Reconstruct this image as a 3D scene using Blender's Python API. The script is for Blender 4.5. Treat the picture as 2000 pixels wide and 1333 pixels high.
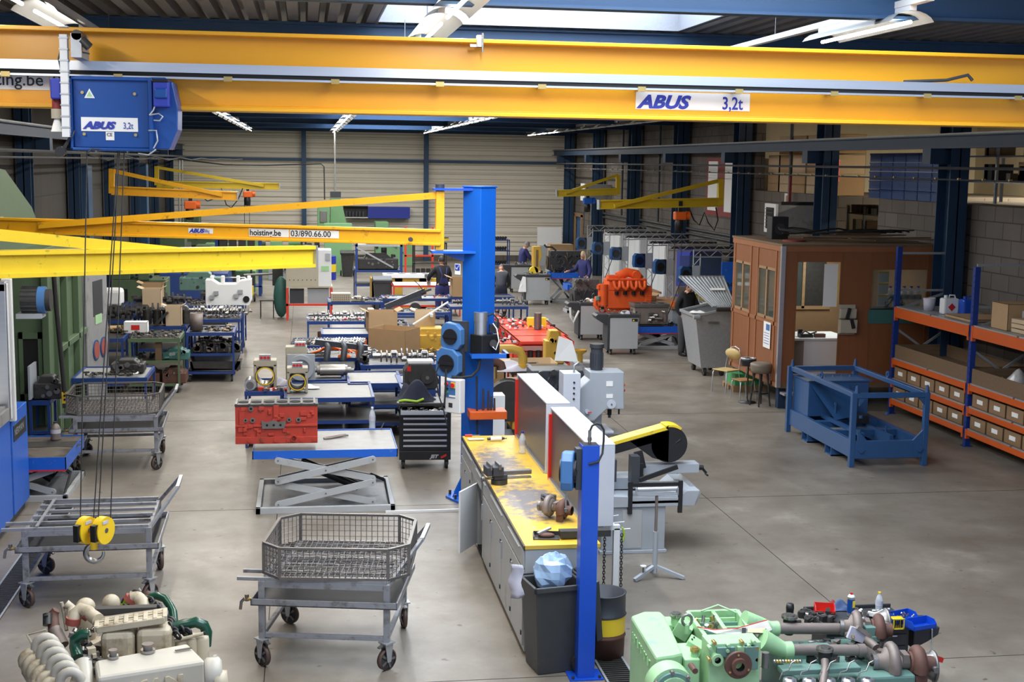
import bpy, math, random
from mathutils import Vector, Matrix
S = bpy.context.scene
for o in list(bpy.data.objects): bpy.data.objects.remove(o)
COL = S.collection
PI = math.pi
R = math.radians
rnd = random.Random(7)
# ---------------- camera ----------------
EYE = Vector((0, 0, 4.5)); FPX = 2580.0
def _axes(yaw, pit, rol):
    cy, sy, cp, sp = math.cos(yaw), math.sin(yaw), math.cos(pit), math.sin(pit)
    fw = Vector((sy*cp, cy*cp, -sp)); rt = Vector((cy, -sy, 0)); up = rt.cross(fw)
    cr, sr = math.cos(rol), math.sin(rol)
    return cr*rt+sr*up, -sr*rt+cr*up, fw
RT, UP, FW = _axes(R(8.94), R(7.66), R(.85))
cd = bpy.data.cameras.new('camera'); cd.sensor_width = 36; cd.lens = FPX/2000*36; cd.clip_end = 200
cam = bpy.data.objects.new('camera', cd); COL.objects.link(cam)
cam.matrix_world = Matrix(((RT.x, UP.x, -FW.x, 0), (RT.y, UP.y, -FW.y, 0), (RT.z, UP.z, -FW.z, 4.5), (0, 0, 0, 1)))
S.camera = cam
def ray(px, py): return RT*((px-1000)/FPX)+UP*(-(py-666.5)/FPX)+FW
def GZ(px, py, z=0.0):
    d = ray(px, py); return EYE+d*((z-4.5)/d.z)
def GY(px, py, y):
    d = ray(px, py); return EYE+d*(y/d.y)
def GX(px, py, x):
    d = ray(px, py); return EYE+d*(x/d.x)
# ---------------- world, exposure, lights ----------------
S.view_settings.view_transform = 'Standard'; S.view_settings.look = 'None'
S.view_settings.gamma = 1; S.view_settings.use_curve_mapping = False
S.view_settings.exposure = 0.0
W = bpy.data.worlds.new('sky'); S.world = W; W.use_nodes = True
W.node_tree.nodes['Background'].inputs[0].default_value = (.62, .74, 1, 1)
W.node_tree.nodes['Background'].inputs[1].default_value = 1.0
S.cycles.max_bounces = 6; S.cycles.diffuse_bounces = 3; S.cycles.glossy_bounces = 2
S.cycles.transparent_max_bounces = 12; S.cycles.transmission_bounces = 3
S.cycles.sample_clamp_indirect = 4; S.cycles.caustics_reflective = False; S.cycles.caustics_refractive = False
def area(name, loc, sx, sy, power, col, rot=(0, 0, 0), spread=180):
    l = bpy.data.lights.new(name, 'AREA'); l.shape = 'RECTANGLE'; l.size = sx; l.size_y = sy
    l.energy = power; l.color = col; l.spread = R(spread)
    o = bpy.data.objects.new(name, l); COL.objects.link(o); o.location = loc; o.rotation_euler = rot
    return o
LAMP_Z = 5.72; LAMP_W = 52.0; SKY_W = 330.0
ROWS = {'a': (-2.25, 8.0, 21), 'b': (1.2, 8.0, 21), 'c': (5.0, 11.6, 19), 'd': (9.6, 51.5, 3)}
SKYLIGHTS = [(.9, 4.7, y0, y0+5.3) for y0 in (5.2, 11.35, 23.35, 35.35, 47.35)]
for rk, (rx, ry, rn) in ROWS.items():
    for k in range(rn):
        yy = ry+2.45*k
        if rk == 'c' and 1 <= k <= 4: continue
        area('lamp_light', (rx, yy, LAMP_Z-.03), .10, 1.45, LAMP_W, (1, .95, .86))
for (x0, x1, y0, y1) in SKYLIGHTS:
    area('daylight', ((x0+x1)/2, (y0+y1)/2, 6.62), x1-x0-.1, y1-y0-.1, SKY_W, (.74, .85, 1))
# ---------------- materials ----------------
_M = {}
def M(name, col=None, rough=.5, metal=0.0, var=.12, scale=6.0, dirt=None, dirt_amt=0.0, bump=0.0, emit=0.0, alpha=1.0, spec=.5, trans=0.0, dirt_scale=2.5, stretch=None):
    if name in _M: return _M[name]
    m = bpy.data.materials.new(name); m.use_nodes = True; nt = m.node_tree; N = nt.nodes; L = nt.links
    b = N['Principled BSDF']; b.inputs['Roughness'].default_value = rough; b.inputs['Metallic'].default_value = metal
    b.inputs['Specular IOR Level'].default_value = spec
    c = (*col, 1)
    if var or dirt:
        tc = N.new('ShaderNodeTexCoord'); no = N.new('ShaderNodeTexNoise'); no.inputs['Scale'].default_value = scale
        no.inputs['Detail'].default_value = 4; src = tc.outputs['Object']
        if stretch:
            mp = N.new('ShaderNodeMapping'); mp.inputs['Scale'].default_value = stretch; L.new(src, mp.inputs[0]); src = mp.outputs[0]
        L.new(src, no.inputs['Vector'])
        mx = N.new('ShaderNodeMix'); mx.data_type = 'RGBA'
        mx.inputs[6].default_value = (*[min(1, v*(1+var)) for v in col], 1); mx.inputs[7].default_value = (*[v*(1-var) for v in col], 1)
        L.new(no.outputs['Fac'], mx.inputs[0]); out = mx.outputs[2]
        if dirt:
            n2 = N.new('ShaderNodeTexNoise'); n2.inputs['Scale'].default_value = dirt_scale; n2.inputs['Detail'].default_value = 6; n2.inputs['Roughness'].default_value = .65
            L.new(src, n2.inputs['Vector'])
            rp = N.new('ShaderNodeValToRGB'); rp.color_ramp.elements[0].position = .62-dirt_amt*.35; rp.color_ramp.elements[1].position = .78-dirt_amt*.2
            L.new(n2.outputs['Fac'], rp.inputs[0])
            m2 = N.new('ShaderNodeMix'); m2.data_type = 'RGBA'; L.new(rp.outputs[0], m2.inputs[0]); L.new(out, m2.inputs[6]); m2.inputs[7].default_value = (*dirt, 1)
            out = m2.outputs[2]
        L.new(out, b.inputs['Base Color'])
        if bump:
            bp = N.new('ShaderNodeBump'); bp.inputs['Strength'].default_value = bump; L.new(no.outputs['Fac'], bp.inputs['Height']); L.new(bp.outputs[0], b.inputs['Normal'])
    else: b.inputs['Base Color'].default_value = c
    if emit: b.inputs['Emission Color'].default_value = c; b.inputs['Emission Strength'].default_value = emit
    if alpha < 1: b.inputs['Alpha'].default_value = alpha
    if trans: b.inputs['Transmission Weight'].default_value = trans
    _M[name] = m; return m
M('crane_yellow', (.86, .40, .012), .33, var=.04, scale=2); M('jib_yellow', (.86, .42, .012), .4, var=.06, dirt=(.10, .06, .02), dirt_amt=.02, dirt_scale=9)
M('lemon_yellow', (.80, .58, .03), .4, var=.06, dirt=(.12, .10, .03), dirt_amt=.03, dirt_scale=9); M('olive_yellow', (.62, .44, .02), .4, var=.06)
M('beam_blue', (.022, .07, .16), .5, var=.10); M('column_blue', (.010, .036, .085), .5, var=.12); M('jib_blue', (.006, .11, .52), .35, var=.04, scale=3)
M('hoist_blue', (.003, .06, .28), .35, var=.06); M('post_blue', (.008, .07, .50), .35, var=.05); M('cart_blue', (.012, .045, .20), .42, var=.12, dirt=(.05, .05, .06), dirt_amt=.1)
M('lift_blue', (.01, .11, .55), .4, var=.06, dirt=(.25, .27, .32), dirt_amt=.03, dirt_scale=14); M('skid_blue', (.025, .085, .22), .38, var=.08); M('reel_blue', (.06, .17, .40), .35, var=.04); M('reel_navy', (.02, .08, .22), .35, var=.05)
M('alu', (.60, .62, .66), .32, .85, var=.08, scale=3, stretch=(.4, 8, 8)); M('dark_pipe', (.07, .075, .085), .5, .3, var=.2); M('galv', (.42, .44, .46), .45, .55, var=.18, scale=18); M('steel', (.22, .212, .205), .4, .7, var=.25, scale=14)
M('steel_bright', (.36, .345, .325), .27, .85, var=.12, scale=20); M('steel_dark', (.07, .068, .065), .42, .6, var=.35, scale=14); M('iron', (.045, .043, .042), .55, .35, var=.35, scale=10)
M('black', (.012, .012, .014), .45, var=.2); M('rubber', (.018, .018, .018), .75, var=.2); M('dark_plastic', (.035, .037, .042), .5, var=.12); M('bin_grey', (.042, .043, .047), .48, var=.14, scale=9, dirt=(.10, .09, .08), dirt_amt=.05)
M('white', (.72, .73, .74), .5, var=.03); M('paper', (.82, .82, .80), .7, var=.02); M('cream', (.44, .40, .31), .5, var=.08); M('locker_grey', (.52, .55, .62), .45, var=.03); M('machine_grey', (.36, .39, .43), .42, var=.05)
M('cabinet_grey', (.40, .41, .42), .45, var=.06, dirt=(.20, .19, .18), dirt_amt=.05); M('dirty_grey', (.30, .30, .30), .5, .2, var=.18, dirt=(.08, .075, .07), dirt_amt=.15); M('cart_grey', (.30, .31, .34), .42, .35, var=.18, dirt=(.10, .085, .07), dirt_amt=.3, dirt_scale=7)
M('red', (.62, .025, .018), .38, var=.06); M('red_table', (.72, .05, .025), .35, var=.05); M('orange', (.80, .14, .015), .4, var=.06); M('rack_orange', (.58, .095, .012), .45, var=.06); M('rack_blue', (.008, .035, .22), .42, var=.08)
M('engine_red', (.42, .040, .022), .48, var=.15, scale=9, dirt=(.14, .045, .02), dirt_amt=.12, dirt_scale=5); M('engine_orange', (.78, .105, .018), .42, var=.12, dirt=(.25, .04, .02), dirt_amt=.08)
M('cat_yellow', (.56, .34, .045), .45, var=.1, dirt=(.2, .13, .05), dirt_amt=.06); M('engine_dark', (.05, .052, .055), .5, .25, var=.35, scale=12); M('engine_charcoal', (.045, .05, .062), .42, .1, var=.18)
M('green_mach', (.085, .135, .07), .55, var=.10); M('green_light', (.18, .36, .17), .5, var=.08); M('mint', (.36, .60, .32), .42, var=.08, dirt=(.22, .36, .36), dirt_amt=.1, dirt_scale=6); M('teal_mint', (.13, .24, .205), .4, var=.15)
M('old_white', (.52, .45, .33), .48, var=.14, scale=5, dirt=(.24, .16, .08), dirt_amt=.3, dirt_scale=7); M('clean_white', (.50, .465, .395), .42, var=.07, dirt=(.45, .38, .28), dirt_amt=.06); M('pipe_green', (.008, .06, .035), .25, var=.1)
M('tyre', (.085, .05, .038), .5, var=.2); M('rust', (.12, .055, .04), .65, .1, var=.25, scale=12); M('rust_grey', (.23, .19, .17), .55, .35, var=.2, scale=9, dirt=(.14, .08, .06), dirt_amt=.1); M('copper_band', (.36, .09, .07), .45, var=.1)
M('wood', (.33, .20, .10), .55, var=.3, scale=3, stretch=(1, 9, 9), dirt=(.12, .07, .04), dirt_amt=.08); M('bench_wood', (.36, .18, .07), .5, var=.15); M('oldwood', (.16, .10, .055), .7, var=.35, scale=4, stretch=(1, 8, 8))
M('cab_panel', (.235, .085, .030), .48, var=.16, scale=2, stretch=(6, 6, .6)); M('cab_trim', (.30, .115, .045), .45, var=.12); M('cardboard', (.42, .27, .14), .8, var=.08); M('cardboard_pale', (.56, .42, .27), .8, var=.06); M('boxwood', (.25, .15, .075), .75, var=.2, scale=4)
M('skin', (.55, .30, .21), .55, var=.05); M('hair_dark', (.02, .014, .012), .6, var=.2); M('hair_grey', (.22, .21, .20), .7, var=.2); M('hair_blond', (.50, .40, .24), .6, var=.2); M('hair_short', (.16, .12, .09), .7, var=.2)
M('overall_blue', (.025, .028, .13), .8, var=.15); M('shirt_black', (.014, .014, .017), .85, var=.2); M('trouser_grey', (.045, .045, .05), .85, var=.2); M('jacket_dark', (.035, .037, .048), .8, var=.15); M('cloth_blue', (.06, .10, .22), .85, var=.2); M('cloth_pale', (.50, .48, .55), .85, var=.15, bump=.4); M('navy_cloth', (.012, .016, .035), .85, var=.2)
M('brick_red', (.22, .03, .03), .6, var=.1); M('lime', (.35, .55, .03), .5, var=.08); M('seat_cream', (.62, .46, .20), .4, var=.05); M('seat_leather', (.20, .165, .125), .5, var=.15); M('sky_pane', (.80, .90, 1), .5, var=0, emit=4.0)
M('tube_glow', (1, .96, .88), .5, var=0, emit=22.0); M('reflector', (.42, .42, .41), .3, .3, var=.04); M('bottle_clear', (.80, .86, .92), .08, var=0, alpha=.42); M('bottle_cap', (.03, .04, .35), .4, var=0); M('bag_blue', (.42, .60, .95), .25, var=.3, scale=18, alpha=.85, bump=.8); M('bag_clear', (.62, .60, .58), .2, var=.3, scale=14, alpha=.7, bump=.8)
M('glass', (.09, .12, .11), .04, var=0, alpha=.38); M('text_blue', (.02, .04, .36), .5, var=0); M('text_black', (.01, .01, .012), .5, var=0); M('crate_blue', (.022, .075, .24), .5, var=.1); M('wall_glow', (.70, .64, .50), .7, var=.06); M('deck', (.20, .19, .185), .45, .35, var=.12); M('skyl_galv', (.27, .28, .31), .38, .2, var=.12, scale=30)
M('green_box', (.05, .30, .10), .5, var=.1); M('handle_yellow', (.85, .55, .02), .4, var=.05); M('dark_slot', (.004, .004, .004), .8, var=0); M('copper', (.45, .20, .10), .35, .8, var=.2); M('brass', (.55, .40, .15), .3, .8, var=.2); M('teal_bench', (.05, .16, .14), .5, var=.1); M('mesh_steel', (.19, .175, .165), .4, .6, var=.25, scale=12)

# ---------------- mesh builder ----------------
class B:
    def __init__(s): s.v = []; s.f = []; s.m = []; s.sm = []; s.mats = []
    def k(s, mat):
        mat = _M[mat]
        if mat not in s.mats: s.mats.append(mat)
        return s.mats.index(mat)
    def add(s, vs, fs, mat, smooth=False):
        o = len(s.v); s.v += [tuple(p) for p in vs]; mi = s.k(mat)
        for f in fs: s.f.append(tuple(i+o for i in f)); s.m.append(mi); s.sm.append(smooth)
        return s
    def box(s, x0, x1, y0, y1, z0, z1, mat):
        return s.hexa([(x0, y0, z0), (x1, y0, z0), (x1, y1, z0), (x0, y1, z0), (x0, y0, z1), (x1, y0, z1), (x1, y1, z1), (x0, y1, z1)], mat)
    def cb(s, c, d, mat, rz=0, rx=0, ry=0):
        h = [v/2 for v in d]; mt = Matrix.Rotation(rz, 3, 'Z') @ Matrix.Rotation(ry, 3, 'Y') @ Matrix.Rotation(rx, 3, 'X')
        P = [Vector((sx*h[0], sy*h[1], sz*h[2])) for sz in (-1, 1) for sx, sy in ((-1, -1), (1, -1), (1, 1), (-1, 1))]
        return s.hexa([Vector(c)+mt @ p for p in P], mat)
    def hexa(s, P, mat):
        return s.add(P, [(0, 3, 2, 1), (4, 5, 6, 7), (0, 1, 5, 4), (1, 2, 6, 5), (2, 3, 7, 6), (3, 0, 4, 7)], mat)
    def bar(s, a, b, w, h, mat, up=(0, 0, 1)):
        a, b = Vector(a), Vector(b); d = (b-a).normalized(); u = Vector(up)
        if abs(d.dot(u)) > .98: u = Vector((0, 1, 0))
        sd = d.cross(u).normalized()*(w/2); u2 = sd.cross(d).normalized()*(h/2)
        return s.hexa([a-sd-u2, a+sd-u2, b+sd-u2, b-sd-u2, a-sd+u2, a+sd+u2, b+sd+u2, b-sd+u2], mat)
    def ring(s, c, d, r, n, ph=0):
        d = Vector(d).normalized(); u = Vector((0, 0, 1)) if abs(d.z) < .9 else Vector((1, 0, 0))
        a = d.cross(u).normalized(); b = d.cross(a).normalized()
        return [Vector(c)+a*(r*math.cos(2*PI*i/n+ph))+b*(r*math.sin(2*PI*i/n+ph)) for i in range(n)]
    def cyl(s, a, b, r, mat, n=14, r1=None, cap=True):
        a, b = Vector(a), Vector(b); r1 = r if r1 is None else r1
        p = s.ring(a, b-a, r, n)+s.ring(b, b-a, r1, n)
        s.add(p, [(i, (i+1) % n, n+(i+1) % n, n+i) for i in range(n)], mat, n > 6)
        if cap: s.add(p, [tuple(range(n-1, -1, -1)), tuple(range(n, 2*n))], mat)
        return s
    def pipe(s, a, b, r, ri, mat, n=20, inner=None):
        a, b = Vector(a), Vector(b)
        p = s.ring(a, b-a, r, n)+s.ring(b, b-a, r, n)+s.ring(a, b-a, ri, n)+s.ring(b, b-a, ri, n)
        q = lambda o1, o2: [(o1+i, o1+(i+1) % n, o2+(i+1) % n, o2+i) for i in range(n)]
        s.add(p, q(0, n), mat, True); s.add(p, q(3*n, 2*n), inner or mat, True); s.add(p, q(2*n, 0)+q(n, 3*n), mat)
        return s
    def tube(s, pts, r, mat, n=8, closed=False):
        pts = [Vector(p) for p in pts]; rings = []; m = len(pts)
        rr = r if isinstance(r, (list, tuple)) else [r]*m
        prev = None
        for i, p in enumerate(pts):
            if closed: d = pts[(i+1) % m]-pts[i-1]
            else: d = (pts[min(i+1, m-1)]-pts[max(i-1, 0)])
            if d.length < 1e-9: d = Vector((0, 0, 1))
            d.normalize()
            if prev is None:
                u = Vector((0, 0, 1)) if abs(d.z) < .9 else Vector((1, 0, 0)); a = d.cross(u).normalized()
            else: a = (prev-d*prev.dot(d)).normalized()
            prev = a; b = d.cross(a)
            rings += [p+a*(rr[i]*math.cos(2*PI*j/n))+b*(rr[i]*math.sin(2*PI*j/n)) for j in range(n)]
        fs = []
        for i in range(m if closed else m-1):
            o, q = i*n, ((i+1) % m)*n
            fs += [(o+j, q+j, q+(j+1) % n, o+(j+1) % n) for j in range(n)]
        s.add(rings, fs, mat, True)
        if not closed: s.add(rings, [tuple(range(n)), tuple(range((m-1)*n+n-1, (m-1)*n-1, -1))], mat)
        return s
    def prism(s, poly, a0, a1, mat, ax='y'):
        n = len(poly)
        f = {'y': lambda u, v, t: (u, t, v), 'x': lambda u, v, t: (t, u, v), 'z': lambda u, v, t: (u, v, t)}[ax]
        p = [f(u, v, a0) for u, v in poly]+[f(u, v, a1) for u, v in poly]
        return s.add(p, [(i, (i+1) % n, n+(i+1) % n, n+i) for i in range(n)]+[tuple(range(n-1, -1, -1)), tuple(range(n, 2*n))], mat)
    def lathe(s, prof, c, ax, mat, n=20):
        c = Vector(c); ax = Vector(ax).normalized(); rings = []
        for r, h in prof: rings += s.ring(c+ax*h, ax, max(r, 1e-4), n)
        m = len(prof)
        s.add(rings, [(i*n+j, i*n+(j+1) % n, (i+1)*n+(j+1) % n, (i+1)*n+j) for i in range(m-1) for j in range(n)], mat, True)
        return s
    def sph(s, c, r, mat, n=14, m=8):
        if not isinstance(r, (tuple, list)): r = (r, r, r)
        p = [(c[0]+r[0]*math.sin(PI*i/m)*math.cos(2*PI*j/n), c[1]+r[1]*math.sin(PI*i/m)*math.sin(2*PI*j/n), c[2]+r[2]*math.cos(PI*i/m)) for i in range(m+1) for j in range(n)]
        return s.add(p, [(i*n+j, (i+1)*n+j, (i+1)*n+(j+1) % n, i*n+(j+1) % n) for i in range(m) for j in range(n)], mat, True)
    def quad(s, P, mat): return s.add(P, [tuple(range(len(P)))], mat)
    def xf(s, mt, start=0):
        for i in range(start, len(s.v)): s.v[i] = tuple(mt @ Vector(s.v[i]))
        return s
    def build(s, name, parent=None, bev=0, loc=None, rz=0, sub=0):
        me = bpy.data.meshes.new(name); me.from_pydata(s.v, [], s.f)
        for m in s.mats: me.materials.append(m)
        me.polygons.foreach_set('material_index', s.m); me.polygons.foreach_set('use_smooth', s.sm); me.update()
        o = bpy.data.objects.new(name, me); COL.objects.link(o)
        if parent is not None: o.parent = parent
        if loc is not None: o.location = loc
        if rz: o.rotation_euler = (0, 0, rz)
        if bev:
            b = o.modifiers.new('bevel', 'BEVEL'); b.width = bev; b.segments = 2; b.limit_method = 'ANGLE'; b.angle_limit = R(50)
        if sub:
            b = o.modifiers.new('sub', 'SUBSURF'); b.levels = sub; b.render_levels = sub
        return o
def thing(name, label, cat, loc=(0, 0, 0), rz=0, group=None):
    o = bpy.data.objects.new(name, None); COL.objects.link(o); o.location = loc; o.rotation_euler = (0, 0, rz); o.empty_display_size = .1
    return tag(o, label, cat, group)
def tag(o, label, cat, group=None):
    o['label'] = label; o['category'] = cat
    if group: o['group'] = group
    return o
def struct(o): o['kind'] = 'structure'; return o
def dup(root, loc, rz=None, label=None, group=None):
    r = root.copy(); COL.objects.link(r); r.location = loc
    if rz is not None: r.rotation_euler = (0, 0, rz)
    if label: r['label'] = label
    if group: r['group'] = group
    for ch in root.children:
        c = ch.copy(); COL.objects.link(c); c.parent = r
        for g in ch.children:
            d = g.copy(); COL.objects.link(d); d.parent = c
    return r
def text(s, size, loc, rot, mat, parent, name='lettering', sx=1, shear=0, off=0, align='LEFT', ext=.0006):
    c = bpy.data.curves.new(name, 'FONT'); c.body = s; c.size = size; c.shear = shear; c.offset = off; c.extrude = ext; c.align_x = align; c.resolution_u = 3
    q = bpy.data.objects.new('tmp', c); COL.objects.link(q); bpy.context.view_layer.update()
    me = bpy.data.meshes.new_from_object(q.evaluated_get(bpy.context.evaluated_depsgraph_get())); bpy.data.objects.remove(q); bpy.data.curves.remove(c)
    me.materials.clear(); me.materials.append(_M[mat]); o = bpy.data.objects.new(name, me); COL.objects.link(o); o.parent = parent
    o.location = loc; o.rotation_euler = rot; o.scale = (sx, 1, 1); return o
FRONT = (PI/2, 0, 0)   # text facing the camera side (-Y)
# ================= the hall =================
def floor_mat():
    m = bpy.data.materials.new('concrete_floor'); m.use_nodes = True; nt = m.node_tree; N = nt.nodes; L = nt.links; b = N['Principled BSDF']
    tc = N.new('ShaderNodeTexCoord')
    def noise(sc, det=5, ro=.6):
        n = N.new('ShaderNodeTexNoise'); n.inputs['Scale'].default_value = sc; n.inputs['Detail'].default_value = det; n.inputs['Roughness'].default_value = ro; L.new(tc.outputs['Object'], n.inputs['Vector']); return n
    def ramp(n, stops):
        r = N.new('ShaderNodeValToRGB'); e = r.color_ramp.elements
        e[0].position, e[0].color = stops[0][0], (*stops[0][1], 1); e[1].position, e[1].color = stops[1][0], (*stops[1][1], 1)
        for p, c in stops[2:]: x = e.new(p); x.color = (*c, 1)
        L.new(n.outputs['Fac'], r.inputs[0]); return r
    base = ramp(noise(.45), [(.35, (.175, .150, .124)), (.66, (.262, .233, .198))])
    spots = ramp(noise(7, 3, .5), [(.27, (.5, .47, .43)), (.31, (1, 1, 1))])
    streak = ramp(noise(1.6, 8, .7), [(.32, (.76, .74, .70)), (.58, (1, 1, 1))])
    pale = ramp(noise(.9, 7, .7), [(.58, (1, 1, 1)), (.68, (1.22, 1.24, 1.25))])
    out = base.outputs[0]
    for r in (spots, streak, pale):
        mx = N.new('ShaderNodeMix'); mx.data_type = 'RGBA'; mx.blend_type = 'MULTIPLY'; mx.inputs[0].default_value = 1; L.new(out, mx.inputs[6]); L.new(r.outputs[0], mx.inputs[7]); out = mx.outputs[2]
    L.new(out, b.inputs['Base Color'])
    rr = N.new('ShaderNodeMapRange'); rr.inputs[3].default_value = .28; rr.inputs[4].default_value = .55; L.new(noise(2.2).outputs['Fac'], rr.inputs[0]); L.new(rr.outputs[0], b.inputs['Roughness'])
    b.inputs['Specular IOR Level'].default_value = .45
    return m
_M['floor'] = floor_mat()
def block_mat(name, c1, c2, mortar, bw, bh, mort=.02, sc=1.0, offs=.5, var=.25):
    m = bpy.data.materials.new(name); m.use_nodes = True; N = m.node_tree.nodes; L = m.node_tree.links; b = N['Principled BSDF']; b.inputs['Roughness'].default_value = .85
    tc = N.new('ShaderNodeTexCoord'); sp = N.new('ShaderNodeSeparateXYZ'); cb = N.new('ShaderNodeCombineXYZ'); br = N.new('ShaderNodeTexBrick')
    L.new(tc.outputs['Object'], sp.inputs[0]); ad = N.new('ShaderNodeMath'); L.new(sp.outputs[0], ad.inputs[0]); L.new(sp.outputs[1], ad.inputs[1])
    L.new(ad.outputs[0], cb.inputs[0]); L.new(sp.outputs[2], cb.inputs[1]); L.new(cb.outputs[0], br.inputs['Vector'])
    br.inputs['Scale'].default_value = sc; br.inputs['Brick Width'].default_value = bw; br.inputs['Row Height'].default_value = bh; br.inputs['Mortar Size'].default_value = mort; br.offset = offs
    br.inputs['Color1'].default_value = (*c1, 1); br.inputs['Color2'].default_value = (*c2, 1); br.inputs['Mortar'].default_value = (*mortar, 1)
    no = N.new('ShaderNodeTexNoise'); no.inputs['Scale'].default_value = 1.3; no.inputs['Detail'].default_value = 6; L.new(tc.outputs['Object'], no.inputs[0])
    mr = N.new('ShaderNodeMapRange'); mr.inputs[3].default_value = 1-var; mr.inputs[4].default_value = 1+var; L.new(no.outputs['Fac'], mr.inputs[0])
    mx = N.new('ShaderNodeMix'); mx.data_type = 'RGBA'; mx.blend_type = 'MULTIPLY'; mx.inputs[0].default_value = 1
    L.new(br.outputs['Color'], mx.inputs[6]); L.new(mr.outputs[0], mx.inputs[7]); L.new(mx.outputs[2], b.inputs['Base Color'])
    _M[name] = m
block_mat('blocks', (.15, .13, .115), (.12, .105, .092), (.06, .052, .045), .60, .30, .012)
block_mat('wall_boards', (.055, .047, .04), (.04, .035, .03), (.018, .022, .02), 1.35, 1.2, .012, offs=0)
block_mat('cladding', (.80, .75, .66), (.78, .73, .64), (.55, .51, .44), 40, .22, .022, offs=0, var=.06)
BZ = 6.2      # underside of the roof deck
f = B(); f.box(-6.2, 19, 3, 61.2, -.12, 0, 'floor'); fl = struct(f.build('floor'))
j = B()
for y in (11, 17, 23.05, 29.05, 35.1, 41, 47, 53): j.box(-6, 12, y-.004, y+.004, 0, .0015, 'dark_slot')
for x in (-.38, 5.4): j.box(x-.004, x+.004, 5, 61, 0, .0016, 'dark_slot')
o = j.build('floor_joints', fl)
# back wall: cream horizontal cladding with blue posts and rail
b = B()
zz = 0
while zz < 6.6:
    b.add([(-6.2, 61, zz), (12.2, 61, zz), (12.2, 60.94, zz+.06), (-6.2, 60.94, zz+.06), (12.2, 60.94, zz+.36), (-6.2, 60.94, zz+.36), (12.2, 61, zz+.4), (-6.2, 61, zz+.4)], [(0, 1, 2, 3), (3, 2, 4, 5), (5, 4, 6, 7)], 'cladding'); zz += .4
struct(b.build('wall_back'))
b = B(); b.box(-6, 12, 60.75, 60.93, 4.48, 4.60, 'beam_blue')
for px in (-.05, 5.47): b.box(px-.1, px+.1, 60.6, 60.93, 0, 6.6, 'beam_blue')
b.box(-6.2, 12, 60.8, 60.93, 0, .25, 'blocks')
struct(b.build('trim_1'))
# left wall: board-marked concrete between steel posts
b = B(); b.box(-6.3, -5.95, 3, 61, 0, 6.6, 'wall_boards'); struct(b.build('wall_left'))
cols = [10.9+6*k for k in range(9)]
def hcol(x, y, z1, mat, s=.28, d=.32):
    b = B(); b.box(x-s/2, x+s/2, y-d/2, y-d/2+.025, 0, z1, mat); b.box(x-s/2, x+s/2, y+d/2-.025, y+d/2, 0, z1, mat); b.box(x-.012, x+.012, y-d/2, y+d/2, 0, z1, mat)
    return b
for i, y in enumerate(cols):
    struct(hcol(-5.75, y, 6.2, 'column_blue').build('steel_column')); struct(hcol(11.75, y, 6.2, 'column_blue', .36, .5).build('steel_column'))
    b = B(); b.box(-5.95, 12.2, y-.09, y+.09, 6.16, 6.19, 'beam_blue'); b.box(-5.95, 12.2, y-.09, y+.09, 5.76, 5.785, 'beam_blue'); b.box(-5.95, 12.2, y-.012, y+.012, 5.76, 6.19, 'beam_blue')
    struct(b.build('roof_beam'))
for y in (36.2, 49.0):
    b = B(); b.box(-5.9, -5.55, y-.5, y+.2, 0, 4.3, 'beam_blue'); struct(b.build('wall_post'))
# right wall: block wall, low beside a store on a mezzanine, high further back
b = B()
b.box(12.05, 12.3, 3, 22.7, 0, 3.87, 'blocks'); b.box(12.05, 12.3, 23.1, 26.7, 0, 3.87, 'blocks'); b.box(12.05, 12.3, 29, 34.6, 0, 3.87, 'blocks')
b.box(12.05, 12.3, 34.6, 57.2, 0, 6.6, 'blocks'); b.box(12.05, 12.3, 58.6, 61, 0, 6.6, 'blocks'); b.box(12.05, 12.3, 57.2, 58.6, 2.2, 6.6, 'blocks')
struct(b.build('wall_right'))
b = B(); b.box(12.3, 19, 3, 26.7, 3.68, 3.85, 'blocks'); b.box(12.3, 19, 29, 35, 3.68, 3.85, 'blocks'); struct(b.build('floor_mezzanine'))
b = B(); b.box(18.6, 18.8, 3, 36, 0, 6.6, 'wall_glow'); b.box(12.3, 18.8, 35, 35.2, 0, 6.6, 'wall_glow'); struct(b.build('wall_store'))
area('store_lamp_light', (17.4, 27.5, 5.9), .3, 1.5, 620, (1, .86, .62))
# corrugated roof deck, ribs along the hall, openings for the skylights
b = B()
def deck(x0, x1, y0, y1):
    n = max(1, round((x1-x0)/.24)); w = (x1-x0)/n
    for i in range(n):
        a = x0+i*w; p = [(a, BZ+.10), (a+.28*w, BZ+.10), (a+.38*w, BZ), (a+.9*w, BZ), (a+w, BZ+.10)]
        for (u, z), (v, t) in zip(p, p[1:]): b.quad([(u, y0, z), (u, y1, z), (v, y1, t), (v, y0, t)], 'deck')
deck(-6.2, .9, 2, 61); deck(4.7, 19, 2, 61)
ys = [2]+[v for s in SKYLIGHTS for v in s[2:]]+[61]
for a, c in zip(ys[2::2], ys[3::2]):
    if c > a: deck(.9, 4.7, max(a, 2), c)
struct(b.build('ceiling'))
for i, (x0, x1, y0, y1) in enumerate(SKYLIGHTS):
    b = B(); t = .03
    b.box(x0-t, x0, y0-t, y1+t, BZ, BZ+.48, 'skyl_galv'); b.box(x1, x1+t, y0-t, y1+t, BZ, BZ+.48, 'skyl_galv')
    b.box(x0, x1, y0-t, y0, BZ, BZ+.48, 'skyl_galv'); b.box(x0, x1, y1, y1+t, BZ, BZ+.48, 'skyl_galv')
    w = struct(b.build('window_%d' % (i+1)))
    b = B(); b.box(x0-.05, x1+.05, y0-.05, y1+.05, BZ+.48, BZ+.5, 'sky_pane'); b.build('skylight_pane', w)
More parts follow.
